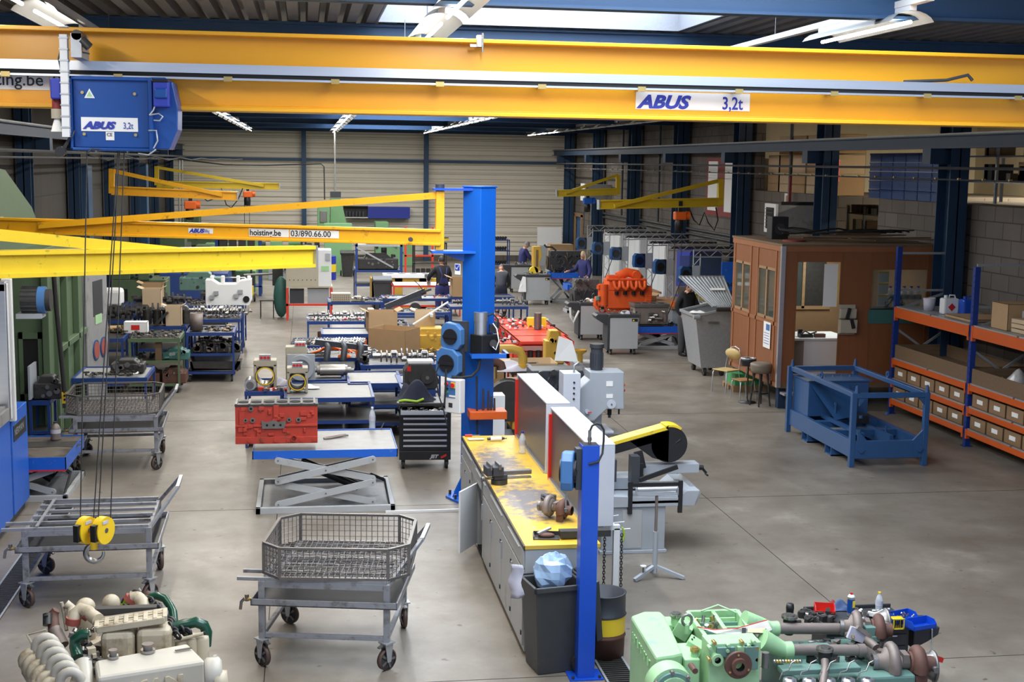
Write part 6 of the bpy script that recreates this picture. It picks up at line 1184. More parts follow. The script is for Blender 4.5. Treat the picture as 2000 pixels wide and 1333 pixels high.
b = B(); b.box(0, .25, 0, .15, 0, .06, 'black'); b.box(.3, .5, .0, .12, 0, .07, 'rust'); b.box(.02, .10, .18, .24, 0, .14, 'dark_plastic'); b.tube([(0, 0, .07), (.1, .05, .12), (.2, .02, .07), (.35, .1, .1)], .015, 'rubber', 6); tag(b.build('desk_phone', loc=(cx0+.75, cy0+.85, 1.242)), 'jumble of black phone and cords on the white desk', 'phone')
t = thing('paper_sheet', 'tall white printed sheet hanging in cabin doorway', 'sheet', (cx0+.98, cy0+.06, 1.95)); b = B(); b.box(-.14, .14, 0, .005, -.02, .78, 'paper'); b.box(.13, .14, -.002, .005, -.02, .78, 'lemon_yellow'); b.build('sheet', t)
t = thing('paper_notice', 'white notice with blue picture on the cabin side wall', 'notice', (cx0-.018, 24.0, 1.2)); b = B(); b.box(-.004, 0, -.26, .12, -.12, .38, 'paper'); b.build('sheet', t); b = B(); b.box(-.006, -.004, -.22, -.02, .22, .34, 'reel_blue'); [b.box(-.006, -.004, -.2, .08, .16-.05*k, .17-.05*k, 'text_blue') for k in range(5)]; b.build('print', t)
t = thing('plastic_organizer', 'cream plastic wall organizer with black radio on cabin front', 'organizer', (9.98, cy0-.03, 1.72)); b = B(); b.box(-.2, .2, -.02, 0, -.42, .36, 'cream'); b.prism([(-.02, -.40), (-.16, -.36), (-.18, -.02), (-.02, -.02)], -.2, .2, 'cream', 'x'); b.prism([(-.02, -.0), (-.12, .02), (-.13, .26), (-.02, .26)], -.19, .19, 'cream', 'x'); b.build('holder', t)
b = B(); b.cb((-.02, -.15, .14), (.07, .05, .30), 'black', ry=R(12)); b.cb((.08, -.18, -.12), (.08, .05, .24), 'black', ry=R(-15)); b.build('handset', t); t.scale = (.8, .8, .72)
for i in range(5): bottle((10.95+.14*i, cy0+.25, 1.9), 'clear blue water bottle, %s from the left inside the cabin front window' % ORD[i], .40, .07, grp=None)['group'] = 'bottles inside the cabin window'
t = thing('notice_strip', 'white and yellow paper strips inside the cabin front window', 'notice', (10.72, cy0+.06, 1.95)); b = B(); [b.box(-.10, .10, 0, .004, .22*k, .22*k+.20, 'paper') for k in range(3)]; [b.box(-.10, .10, -.002, .004, .22*k+.17, .22*k+.2, 'lemon_yellow') for k in range(3)]; b.build('strips', t)
b = B(); r_ = random.Random(8)
for i in range(14): a = r_.uniform(0, 6); b.tube([(.25*math.cos(a+k*.5)*r_.uniform(.7, 1), .1*math.sin(a+k), .12+.1*math.sin(a*2+k*.7)) for k in range(6)], .012, 'iron', 5)
tag(b.build('cable_heap', loc=(11.0, cy0+.15, 1.9)), 'heap of dark cables on the cabin counter', 'cable')
t = thing('loudspeaker', 'black loudspeaker box on top of the cabin', 'speaker', (9.2, 25.0, cz1+.04)); B().box(-.17, .17, -.15, .15, 0, .44, 'black').build('cabinet', t, bev=.01); B().cyl((0, -.155, .2), (0, -.15, .2), .11, 'dark_plastic', 18).build('cone', t)
b = B(); [b.cb((.5+r_.uniform(-.3, 1.2), r_.uniform(-.5, .6), .03+.02*k), (r_.uniform(.8, 1.8), .12, .02), 'oldwood', rz=r_.uniform(-.3, .3)) for k in range(8)]; tag(b.build('plank_pile', loc=(9.55, 24.4, cz1+.04)), 'loose boards piled on the cabin roof', 'boards')
b = B()
for i in range(9): a = r_.uniform(0, 6); b.tube([(-.6+2.6*k/9+.1*math.sin(a+k), .4*math.sin(a+k*.6), .10+.04*math.sin(k+a)) for k in range(10)], .015, 'rubber', 5)
tag(b.build('roof_cables', loc=(9.6, 24.3, cz1+.14)), 'tangle of black cables along the cabin roof', 'cable')
b = B(); b.cyl((0, 0, 0), (0, 0, .03), .22, 'brick_red', 20); tag(b.build('red_disc', loc=(9.25, 24.2, cz1+.04)), 'red round lid lying on the cabin roof by loudspeaker', 'lid')
# chairs, stool, ashtray stand
def tube_chair(lab, loc, rz, mat, s=1.0, seat='seat_cream'):
    t = thing('tube_chair', lab, 'chair', loc, rz); t.scale = (s, s, s); b = B(); b.cb((0, 0, .45), (.40, .38, .022), seat); b.build('seat', t, bev=.01)
    b = B(); b.lathe([(0, -.012), (.2, -.012), (.2, .012), (0, .012)], (0, .20, .75), (0, 1, .15), seat, 24); b.xf(Matrix.Translation((0, 0, .3)) @ Matrix.Diagonal((1, 1, .6, 1))); b.build('backrest', t)
    for sx in (-1, 1):
        b = B(); b.tube([(sx*.19, -.20, 0), (sx*.18, -.18, .40), (sx*.17, -.15, .435), (sx*.17, .15, .435)], .011, mat, 6); b.build('leg', t)
        b = B(); b.tube([(sx*.20, .24, 0), (sx*.18, .18, .45), (sx*.17, .23, .70), (sx*.12, .245, .86), (0, .25, .90)], .011, mat, 6); b.build('leg', t)
    return t
tube_chair('chair with pale yellow seat and chrome legs beside the metal skip', (8.35, 25.3, 0), R(-60), 'alu')
tube_chair('smaller chair with brown wooden seat between pale chair and padded stool', (8.42, 24.45, 0), R(-75), 'alu', .85, 'bench_wood')
t = thing('bar_stool', 'dark turned-leg stool with padded leather seat by cabin corner', 'stool', (8.52, 23.72, 0), R(20)); b = B(); b.lathe([(0, .83), (.17, .83), (.205, .81), (.21, .77), (.195, .70), (.19, .64), (0, .64)], (0, 0, 0), (0, 0, 1), 'seat_leather', 28)
b.build('seat_cushion', t)
for a in range(4):
    x, y = math.cos(a*PI/2+.78), math.sin(a*PI/2+.78); b = B(); b.tube([(x*.12, y*.12, .64), (x*.14, y*.14, .45), (x*.155, y*.155, .4), (x*.16, y*.16, .25), (x*.19, y*.19, 0)], [.022, .016, .024, .02, .014], 'iron', 8); b.build('leg', t)
b = B(); [b.bar((.155*math.cos(a*PI/2+.78), .155*math.sin(a*PI/2+.78), .25), (.155*math.cos((a+1)*PI/2+.78), .155*math.sin((a+1)*PI/2+.78), .25), .03, .03, 'iron') for a in range(4)]; b.build('rung', t)
t = thing('ashtray_stand', 'round black pedestal ashtray with silver rim behind padded stool', 'ashtray', (8.38, 24.05, 0)); b = B(); b.lathe([(.17, 0), (.17, .02), (.03, .04), (.015, .08), (.015, .72), (.12, .74)], (0, 0, 0), (0, 0, 1), 'iron', 20); b.build('pedestal', t); b = B(); b.lathe([(.13, .72), (.15, .82), (.15, .86), (.13, .86), (.12, .8), (0, .79)], (0, 0, 0), (0, 0, 1), 'black', 22); b.lathe([(.15, .86), (.155, .875), (.11, .875), (.1, .86)], (0, 0, 0), (0, 0, 1), 'alu', 22); b.build('bowl', t)
t = thing('green_crate', 'green crate on small wooden pallet behind the chairs', 'crate', (8.75, 25.6, 0)); B().box(-.2, .4, -.3, .3, .12, .35, 'green_box').build('crate_body', t); b = B(); b.box(-.25, .45, -.35, .35, .09, .12, 'wood'); [b.box(-.25, .45, y, y+.08, 0, .09, 'wood') for y in (-.35, -.04, .27)]; b.build('pallet', t)
# galvanised skip with open corrugated lid
t = thing('waste_skip', 'galvanised steel wheeled skip with open corrugated lid by the cabin', 'waste container', (8.62, 27.7, 0), R(0))
b = B(); lo = [(-.20, -.48, .18), (.40, -.48, .18), (.40, .50, .18), (-.20, .50, .18)]; hi = [(-.38, -.55, 1.32), (.45, -.55, 1.5), (.45, .60, 1.5), (-.38, .60, 1.32)]
b.add(lo+hi, [(0, 3, 2, 1), (0, 1, 5, 4), (1, 2, 6, 5), (2, 3, 7, 6), (3, 0, 4, 7)], 'galv'); b.bar(hi[0], hi[3], .06, .06, 'galv'); b.bar(hi[0], hi[1], .05, .05, 'galv'); b.bar(hi[3], hi[2], .05, .05, 'galv'); b.box(-.1, .15, -.57, -.55, 1.15, 1.2, 'steel'); b.build('container', t, bev=.006)
b = B(); b.cyl((-.44, -.6, 1.30), (-.30, -.6, 1.30), .05, 'galv', 12); b.cyl((.05, -.62, 1.47), (.5, -.62, 1.47), .045, 'steel_dark', 12); b.build('pivot', t)
L0, L1 = Vector((.02, -.55, 1.5)), Vector((-.42, -.55, 2.05)); b = B()
P0, P1, P2, P3 = Vector((.0, -.55, 1.52)), Vector((.5, -.55, 1.52)), Vector((.47, .2, 2.1)), Vector((-.55, .2, 2.1))
n = 12
for i in range(n):
    f0, f1, f2, f3 = i/n, (i+.5)/n, (i+.6)/n, (i+1)/n
    for a, c, o1, o2 in ((f0, f1, 0, 0), (f1, f2, 0, .03), (f2, f3, .03, 0)): b.quad([P0.lerp(P1, a)+Vector((0, 0, o1)), P0.lerp(P1, c)+Vector((0, 0, o2)), P3.lerp(P2, c)+Vector((0, 0, o2)), P3.lerp(P2, a)+Vector((0, 0, o1))], 'galv')
b.bar(P3, P2, .04, .04, 'galv'); b.bar(P0, P3, .04, .03, 'galv'); b.build('lid', t)
b = B(); c = (P0+P1+P2+P3)/4; b.cb(c+Vector((.1, 0, .05)), (.34, .01, .06), 'paper', rx=R(-52)); b.build('sticker', t)
for x, y in ((-.1, -.4), (.28, -.42), (-.1, .4), (.28, .4)): b = B(); b.cyl((x-.03, y, .09), (x+.03, y, .09), .09, 'rubber', 18); b.box(x-.04, x+.04, y-.03, y+.03, .09, .19, 'steel'); b.build('caster', t)
cloth((8.32, 27.3, 1.38), .3, .3, .05, 'paper', 'crumpled white paper on the skip rim', 'waste_paper', 7, cat='paper')
# pallet rack
t = thing('pallet_rack', 'blue and orange pallet rack along the block wall beside the cabin', 'pallet rack', (10.72, 0, 0)); rd = 1.05
ups = (22.76, 19.9, 17.04)
for i, y in enumerate(ups):
    for x in (0, rd): b = B(); hz = (3.1, 2.95, 2.95)[i]; b.box(x-.045, x+.045, y-.04, y+.04, 0, hz, 'rack_blue'); [b.box(x-.047, x-.044, y-.025, y-.012, .1+.1*k, .12+.1*k, 'dark_slot') for k in range(28)]; b.box(x-.08, x+.08, y-.06, y+.06, 0, .01, 'rack_blue'); b.build('upright', t)
    b = B(); [b.bar((0, y, z0), (rd, y, z1), .03, .04, 'galv') for z0, z1 in ((2.98, 2.98), (2.3, 2.3), (1.95, 2.28), (.9, 1.6), (1.6, .9), (.3, .3))]; b.build('brace', t)
levels = ((.23, .30), (.60, .67), (.97, 1.05), (1.84, 2.0))
for y0, y1 in ((19.94, 22.72), (17.08, 19.86)):
    for z0, z1 in levels:
        for x in (-.055, rd-.0): b = B(); b.box(x, x+.05, y0, y1, z0-.03, z1-.01, 'rack_orange'); b.box(x-.005, x+.055, y0, y0+.05, z0-.09, z1+.0, 'rack_orange'); b.box(x-.005, x+.055, y1-.05, y1, z0-.09, z1, 'rack_orange'); b.build('beam', t)
        for k in range(2): b = B(); L_ = (y1-y0)/2; b.box(-.04, rd, y0+L_*k+.03, y0+L_*(k+1)-.03, z1-.01, z1+.012, 'galv'); b.build('shelf_panel', t)
# wooden boxes with white labels on two low levels
def tray_box(loc, lab, grp):
    t = thing('wooden_tray', lab, 'box', loc, 0, grp); b = B(); w = .50; b.box(0, .62, 0, w, 0, .015, 'boxwood'); b.box(0, .02, 0, w, 0, .21, 'boxwood'); b.box(.6, .62, 0, w, 0, .21, 'boxwood'); b.box(0, .62, 0, .015, 0, .21, 'boxwood'); b.box(0, .62, w-.015, w, 0, .21, 'boxwood'); b.build('box_body', t); b = B(); b.box(-.004, 0, .16, .34, .08, .15, 'paper'); b.build('label_card', t); return t
bx = None
for bi, (y0, nm) in enumerate(((20.02, 'cabin-side bay'), (17.12, 'nearer bay'))):
    for lv, z in (('lowest', .313), ('second lowest', .683)):
        for k in range(5):
            lab = 'wooden tray with white label, %s from near end, %s rack level, %s' % (ORD[k], lv, nm); g = 'wooden trays, %s level, %s' % (lv, nm); loc = (10.70, y0+.535*k+(.03 if lv == 'lowest' else 0), z)
            if bx is None: bx = tray_box(loc, lab, g)
            else: dup(bx, loc, 0, lab, g)
for (y0, y1, nm) in ((19.98, 22.68, 'in the cabin-side bay'), (17.1, 19.82, 'in the nearer bay')):
    b = B(); b.box(-.02, .0, 0, y1-y0, 0, .24, 'oldwood'); b.box(.98, 1.0, 0, y1-y0, 0, .24, 'oldwood'); b.box(0, .98, 0, .02, 0, .24, 'oldwood'); b.box(0, .98, y1-y0-.02, y1-y0, 0, .24, 'oldwood'); b.box(0, .98, 0, y1-y0, 0, .02, 'oldwood')
    b.v and tag(b.build('wooden_crate', loc=(10.72, y0, 1.063)), 'long shallow open wooden crate '+nm+' of the rack', 'crate')
def cbox(loc, w, d, h, lab, rz=0, mat='cardboard', open_=False, nm='cardboard_box', flaps=True, extra=None):
    t = thing(nm, lab, 'box', loc, rz); b = B(); tt = .006
    b.box(-w/2, w/2, -d/2, d/2, 0, tt, mat)
    for a in ((-w/2, -w/2+tt, -d/2, d/2), (w/2-tt, w/2, -d/2, d/2), (-w/2, w/2, -d/2, -d/2+tt), (-w/2, w/2, d/2-tt, d/2)): b.box(*a, 0, h, mat)
    if not open_: b.box(-w/2, w/2, -d/2, d/2, h-tt, h, mat)
    b.build('box_body', t)
    if open_ and flaps:
        b = B(); f = min(w, d)*.35; b.bar((-w/2, 0, h), (-w/2-f*.8, 0, h+f*.3), d, tt, mat); b.bar((w/2, 0, h), (w/2+f*.7, 0, h+f*.35), d, tt, mat); b.build('flap', t)
    if extra: b = B(); b.box(-w*.18, w*.18, -d/2-.003, -d/2, h*.3, h*.75, extra); b.build('sticker', t)
    return t
cbox((11.2, 19.3, 2.013), .75, .5, .42, 'tall cardboard carton standing on flat cartons, top rack shelf', 0, 'cardboard', extra='paper'); 
for k in range(3): cbox((11.15, 18.75, 2.013+.075*k), .6, .45, .07, ['lowest', 'middle', 'topmost'][k]+' flat cardboard carton of the small pile on top shelf', R(4*k), 'cardboard_pale')
cbox((11.05, 18.2, 2.013), .42, .40, .50, 'upright carton with two grey tape strips at the frame edge on top rack shelf', 0, 'cardboard_pale', extra='machine_grey')
cbox((11.2, 20.6, 2.013), .8, .9, .05, 'flat brown carton lying beside blue jerrycan', 0, 'cardboard')
def jerry(loc, mat, lab, dia=None):
    t = thing('jerrycan', lab, 'canister', loc); B().box(-.14, .14, -.1, .1, 0, .28, mat).build('can_body', t, bev=.03); B().cyl((-.07, 0, .27), (-.07, 0, .33), .03, mat, 12).build('cap', t)
    b = B(); b.tube([(-.02, 0, .27), (.0, 0, .33), (.09, 0, .33), (.11, 0, .27)], .014, mat, 6); b.build('handle', t)
    if dia: b = B(); b.prism([(0, .06), (.07, .13), (0, .20), (-.07, .13)], -.104, -.1, dia); b.build('hazard_diamond', t)
jerry((11.05, 21.4, 2.013), 'white', 'white jerrycan with red hazard diamond on top rack shelf', 'red'); jerry((11.3, 21.2, 2.013), 'post_blue', 'blue jerrycan beside the white jerrycan')
b = B(); b.lathe([(0, 0), (.09, 0), (.11, .22), (.1, .22), (.08, .02)], (0, 0, 0), (0, 0, 1), 'cloth_pale', 18); tag(b.build('plastic_pail', loc=(10.98, 22.0, 2.013)), 'pale pink plastic pail on top rack shelf', 'pail')
cloth((11.2, 19.2, 1.09), .6, .6, .35, 'bag_clear', 'crumpled clear plastic bag in the nearer wooden crate', 'plastic_bag', 21, cat='bag'); cloth((11.1, 18.3, 1.09), .4, .35, .2, 'bag_clear', 'small clear bag at frame edge in the nearer wooden crate', 'plastic_bag', 22, cat='bag')
cloth((11.45, 19.4, 1.1), .6, .7, .45, 'black', 'dark sheeting heaped behind the clear plastic bag', 'sheeting', 23, cat='sheet')
# upper store: cartons, blue crates, shelves beyond the low block wall
cg = None
for i in range(6):
    for k in range(5):
        loc = (12.6, 24.95+.61*(5-i)-.1, 3.852+.20*k); lab = 'blue stacking crate, %s row up, %s column from the cabin side of the crate wall' % (ORD[k], ORD[i]); g = 'blue crates above the block wall'
        if cg is None:
            cg = thing('stacking_crate', lab, 'crate', loc, 0, g); b = B(); b.box(0, .4, 0, .58, 0, .19, 'crate_blue'); b.build('crate_body', cg); b = B(); b.box(-.012, 0, -.0, .58, .155, .19, 'crate_blue'); [b.box(-.008, 0, .02, .56, .03+.035*q, .045+.035*q, 'crate_blue') for q in range(3)]; b.build('rim', cg)
        else: dup(cg, loc, 0, lab, g)
k = 0
for y in (30.2, 31.2, 32.2, 33.2, 34.0):
    for z in (3.86, 4.36, 4.84):
        if (z > 4.7 and y > 33.5): continue
        k += 1; cbox((12.7, y, z), .7, .9, .46, '%s moving carton, %s layer up, %s stack counted from the wire shelving gap' % (['brown', 'tan'][k % 2], ORD[int((z-3.8)/.45)], ORD[int((y-29.5))]), 0, 'cardboard' if k % 2 else 'cardboard_pale')['group'] = '%s moving cartons in the open store' % ['brown', 'tan'][k % 2]
for i, (y0, y1) in enumerate(((29.1, 31.0), (22.6, 25.4))):
    z0 = 0 if i == 0 else 3.86; t = thing('store_shelving', ['wire shelving unit in the gap of the block wall', 'wire shelving with dark goods above low block wall at the frame edge'][i], 'shelving', (13.2, y0, z0)); H_ = 3.6 if i == 0 else 1.4
    b = B(); [b.box(x, x+.05, y, y+.05, 0, H_, 'galv') for x in (0, .9) for y in (0, (y1-y0)/2, y1-y0)]; b.build('upright', t)
    nlev = int(H_/.5)
    for q in range(nlev): b = B(); b.box(0, .95, 0, y1-y0, .4+.5*q, .43+.5*q, 'galv'); b.build('shelf', t)
    b = B(); r_ = random.Random(30+i)
    for q in range(nlev*6): y = r_.uniform(.1, y1-y0-.35); z = .43+.5*r_.randrange(nlev); b.box(.05, .5, y, y+r_.uniform(.12, .3), z, z+r_.uniform(.1, .38), r_.choice(['cardboard', 'oldwood', 'iron', 'cream', 'steel_dark', 'boxwood']))
    o = b.build('goods', t); o['kind'] = 'stuff'
t = thing('unit_heater', 'grey louvred unit heater hung on the block wall above the cabin', 'heater', (11.2, 30.0, 3.0)); B().box(-.3, .75, -.35, .35, 0, .62, 'dirty_grey').build('casing', t, bev=.03)
b = B(); b.box(-.36, -.3, -.38, .38, -.03, .65, 'white'); b.box(-.37, -.36, -.26, .26, .06, .56, 'dark_slot'); [b.bar((-.38, -.25, .10+.085*k), (-.38, .25, .10+.085*k), .03, .012, 'dark_plastic') for k in range(6)]; b.build('louvre', t); b = B(); b.box(.2, .26, .3, .34, .62, 1.3, 'brick_red'); b.box(-.1, .86, -.02, .02, .62, .7, 'black'); b.build('hanger', t)
t = thing('unit_heater', 'small grey unit heater on far block wall by the side door', 'heater', (11.3, 52, 3.1)); B().box(-.3, .74, -.35, .35, 0, .62, 'dirty_grey').build('casing', t); B().box(-.36, -.3, -.38, .38, -.03, .65, 'white').build('louvre', t)
b = B(); b.box(-.004, 0, -.3, .1, 0, .85, 'paper'); b.box(-.006, -.004, -.16, -.0, .02, .8, 'cardboard'); tag(b.build('poster', loc=(12.04, 32.2, 3.0)), 'narrow pale poster on block wall beside the heater', 'poster')
b = B(); b.cyl((0, 0, 0), (0, 0, .5), .08, 'red', 12); b.cyl((0, 0, .5), (0, 0, .58), .03, 'black', 8); tag(b.build('fire_extinguisher', loc=(12.0, 28.95, 4.2)), 'red fire extinguisher hung in the gap of the block wall', 'fire extinguisher')
b = B()
for z in (2.55, 2.40): b.cyl((11.95, 31, z), (11.95, 55, z), .04, 'dark_pipe', 8)
tag(b.build('pipe_run'), 'pair of grey pipes running low along the far block wall', 'pipe')
for y in (31.6, 44.0, 49.3): b = B(); b.cyl((11.9, y, 2.6), (11.9, y, 6.1), .045, 'dark_pipe', 8); tag(b.build('downpipe'), {31.6: 'grey downpipe on block wall by the unit heater', 44.0: 'slim grey downpipe between columns of the far block wall', 49.3: 'slim grey downpipe near the side door'}[y], 'pipe')
# ================= hose reel arms and service row on the right =================
def arm_unit(y, i):
    nm = ['nearest the metal skip', 'second from the metal skip', 'third from the metal skip', 'behind the orange engine', 'above the blond person', 'farthest, by the side door'][i]
    t = thing('reel_gantry', 'slim truss gantry reaching out from the wall, '+nm, 'gantry', (9.7, y, 0))
    b = B()
    for z in (2.22, 2.40): b.cyl((0, 0, z), (2.1, 0, z), .018, 'galv', 6)
    for k in range(10): b.cyl((.21*k, 0, 2.22+.18*(k % 2)), (.21*(k+1), 0, 2.40-.18*(k % 2)), .010, 'galv', 5)
    b.cyl((.1, .05, 2.3), (2.1, .05, 2.3), .035, 'iron', 8); b.build('truss_beam', t)
    b = B(); b.cyl((0, 0, 0), (0, 0, 2.4), .018, 'galv', 6); b.cyl((.18, 0, 0), (.18, 0, 2.3), .018, 'galv', 6)
    for k in range(11): b.cyl((.18*(k % 2), 0, .2*k), (.18*((k+1) % 2), 0, .2*(k+1)), .010, 'galv', 5)
    b.box(-.02, .17, -.03, .03, 1.55, 2.0, 'machine_grey'); b.build('truss_post', t)
    r = thing('hose_reel', 'dark blue hose reel on the truss gantry '+nm, 'hose reel', (9.45, y-.05, 1.78), R(25)); reel(r, Matrix.Scale(1.15, 4), 'reel_navy'); B().box(.12, .22, -.05, .05, -.2, .2, 'black').build('bracket', r)
    if i in (0, 1, 3): b = B(); b.tube([(-.1, 0, -.15), (-.35, 0, -.7), (-.5, 0, -1.0)], .012, 'rubber', 5); b.build('hose', r)
for i, y in enumerate((32.3, 34.73, 37.0, 39.9, 42.46, 45.1)): arm_unit(y, i)
def grey_trolley(px0, px1, py, lab, rz=0):
    a, c = GZ(px0, py), GZ(px1, py); w = c.x-a.x; t = thing('tool_trolley', lab, 'tool trolley', (a.x, a.y, 0), rz)
    b = B(); b.box(0, w, 0, .50, .14, .90, 'cabinet_grey'); b.build('cabinet', t, bev=.01); b = B(); b.box(-.02, w+.02, -.02, .52, .90, .97, 'dark_plastic'); b.box(-.06, 0, -.01, .51, .12, .92, 'dark_plastic'); b.build('top_tray', t, bev=.012)
    b = B(); b.prism([(-.05, .97), (-.30, .98), (-.36, .93), (-.30, .85), (-.05, .70)], .0, .46, 'dark_plastic'); b.build('push_handle', t, bev=.015)
    b = B(); b.box(w-.16, w-.02, -.004, 0, .80, .87, 'black'); b.prism([(w-.15, .81), (w-.09, .81), (w-.12, .86)], -.006, -.004, 'lemon_yellow'); b.build('warning_sticker', t)
    for x in (.05, w-.07):
        for y in (.08, .42): b = B(); b.cyl((x-.02, y, .065), (x+.02, y, .065), .065, 'rubber', 14); b.cyl((x-.022, y, .065), (x+.022, y, .065), .035, 'alu', 12); b.box(x-.03, x+.03, y-.02, y+.02, .06, .14, 'steel_dark'); b.build('caster', t)
    return t, Vector((a.x, a.y, .972)), w
def bits(loc, w, d, lab, seed, mats=('steel_bright', 'steel', 'steel_dark', 'iron'), n=40, h=.05, s=1.0, cat='metal parts', nm='loose_parts'):
    r2 = random.Random(seed); b = B()
    for i in range(n):
        x, y = r2.uniform(.02, w-.02), r2.uniform(.02, d-.02); z = r2.uniform(0, h*.5); m = r2.choice(mats); k = r2.random(); a = r2.uniform(0, 3.1); L_ = r2.uniform(.03, .10)*s; r = r2.uniform(.008, .025)*s
        if k < .35: b.cyl((x, y, z+r), (min(w, max(0, x+L_*math.cos(a))), min(d, max(0, y+L_*math.sin(a))), z+r*1.2), r, m, 7)
        elif k < .6: b.cyl((x, y, z), (x, y, z+r*2.2), r*1.3, m, 9)
        elif k < .85: b.cb((x, y, z+r), (L_, r*1.6, r*2), m, rz=a)
        else: b.pipe((x, y, z), (x, y, z+r), r*1.8, r*1.1, m, 10)
    o = tag(b.build(nm, loc=loc), lab, cat); o['kind'] = 'stuff'; return o
gt = [grey_trolley(1190, 1246, 694, 'grey cabinet trolley in front of the near blue lift table'), grey_trolley(1133, 1180, 665, 'grey cabinet trolley with red cable left of orange engine'), grey_trolley(1027, 1074, 596, 'grey cabinet trolley with white cloth beside dark engine'), grey_trolley(998, 1040, 572, 'grey cabinet trolley nearest the grey-haired person')]
for i, (t, p, w) in enumerate(gt): bits(p, w, .45, 'small tools and parts on the grey trolley '+['by the near blue lift table', 'left of orange engine', 'beside dark engine', 'nearest the grey-haired person'][i], 50+i, ('steel_bright', 'steel', 'teal_mint', 'cream', 'iron'), 16, .12)
cloth(gt[0][1]+Vector((.45, .2, 0)), .28, .2, .09, 'cloth_pale', 'pale blue rag on the grey trolley near blue lift table', seed=31); cloth(gt[1][1]+Vector((.3, .3, 0)), .3, .2, .1, 'paper', 'white rag on the grey trolley left of orange engine', seed=32)
p = gt[2][1]; b = B(); b.add([(0, 0, 0), (.10, -.02, -.02), (.12, 0, -.5), (-.14, 0, -.5), (-.08, .03, -.25)], [(0, 1, 2, 3, 4)], 'paper'); o = b.build('hanging_cloth', loc=p+Vector((-.12, -.02, -.05))); so = o.modifiers.new('t', 'SOLIDIFY'); so.thickness = .02; tag(o, 'white cloth hanging off the handle of a grey trolley', 'cloth')
p = gt[1][1]; b = B(); b.tube([p+Vector(v) for v in ((-.28, -.02, -.12), (-.27, -.03, -.35), (-.2, -.03, -.52), (-.1, -.03, -.3), (-.05, -.03, -.2))], .03, 'paper', 8); tag(b.build('paper_roll_strip'), 'white paper strip looping from the trolley left of orange engine', 'paper')
p = GY(1130, 625, 33.0)
b = B(); q = gt[1][1]; b.tube([q+Vector((.55+.09*math.cos(a), -.03, -.12+.14*math.sin(a))) for a in [k*PI/6 for k in range(12)]], .014, 'red', 6, closed=True); tag(b.build('red_lead'), 'coiled red lead hung on the grey trolley', 'cable')
# lift tables of the row
M('oily_steel', (.17, .14, .115), .4, .3, var=.3, dirt=(.02, .018, .015), dirt_amt=.4, dirt_scale=3)
def lift(px0, px1, py, h, lab, d=.8, lvl=1, top='lift_blue'):
    a, c = GZ(px0, py), GZ(px1, py); w = c.x-a.x; t = scissor(lab, Vector(((a.x+c.x)/2, a.y+d/2, 0)), 0, w, d, h, lvl=lvl, top_h=.16, mtop=top); b = B(); b.box(-w/2, w/2, -d/2-.004, -d/2, h-.17, h-.15, 'red'); b.build('red_strip', t); return Vector((a.x, a.y, h)), w
pA, wA = lift(1240, 1332, 683, .55, 'blue scissor lift table carrying grey engine block, beside the skip'); pB, wB = lift(1075, 1130, 592, .95, 'blue scissor lift table under the dark old engine', lvl=1)
pC, wC = lift(1172, 1268, 645, .55, 'blue scissor lift table hidden below the orange engine', d=1.0); pD, wD = lift(1108, 1150, 612, .85, 'blue scissor lift table beside the dark stripped engine')
# orange V8
q = Vector((7.45, 32.7, .57)); t = thing('v8_engine', 'bright orange V8 engine block with four curved exhaust ports', 'engine', q)
b = B(); b.box(.12, 1.18, 0, .7, .30, .75, 'engine_orange'); b.prism([(.25, .02), (1.05, .02), (1.18, .35), (.12, .35)], .1, .6, 'engine_orange'); b.box(1.12, 1.30, -.02, .72, .12, .86, 'engine_orange')
for k in range(6): b.box(1.13, 1.31, -.03, .7, .16+.11*k, .20+.11*k, 'engine_orange')
b.build('block', t, bev=.02)
b = B(); b.box(.18, 1.15, .0, .72, .75, 1.02, 'engine_orange'); b.box(.12, 1.15, -.04, .02, 1.0, 1.06, 'engine_orange'); b.cyl((.10, -.02, 1.04), (1.12, -.02, 1.04), .035, 'engine_orange', 10); b.build('cylinder_bank', t, bev=.02)
for k in range(4):
    x = .36+.22*k; b = B(); b.tube([(x-.08, -.06, 1.0), (x-.06, -.12, .86), (x, -.14, .80), (x+.06, -.12, .86), (x+.08, -.06, 1.0)], .048, 'engine_orange', 10); b.build('exhaust_port', t)
    b = B(); b.cyl((x, -.05, .66), (x, -.05, .74), .05, 'dark_slot', 10); b.build('push_rod_hole', t)
b = B(); b.tube([(.45, .3, 1.08), (.7, .3, 1.2), (.95, .3, 1.15), (1.05, .3, 1.02)], .12, 'engine_orange', 12); b.cyl((.92, .1, 1.14), (.92, .2, 1.14), .11, 'engine_orange', 16); b.box(.2, .6, .2, .5, 1.0, 1.12, 'engine_orange'); b.build('intake_manifold', t)
b = B(); b.cyl((.03, .05, .38), (.03, .05, .92), .13, 'engine_orange', 16); b.cyl((-.1, 0, .8), (-.1, .0, .9), .05, 'engine_orange', 10); b.tube([(-.15, 0, .6), (-.2, -.05, .4), (-.12, -.05, .3)], .05, 'engine_orange', 8); b.cyl((-.12, -.05, .52), (-.12, -.05, .62), .06, 'teal_mint', 10); b.build('oil_cooler', t)
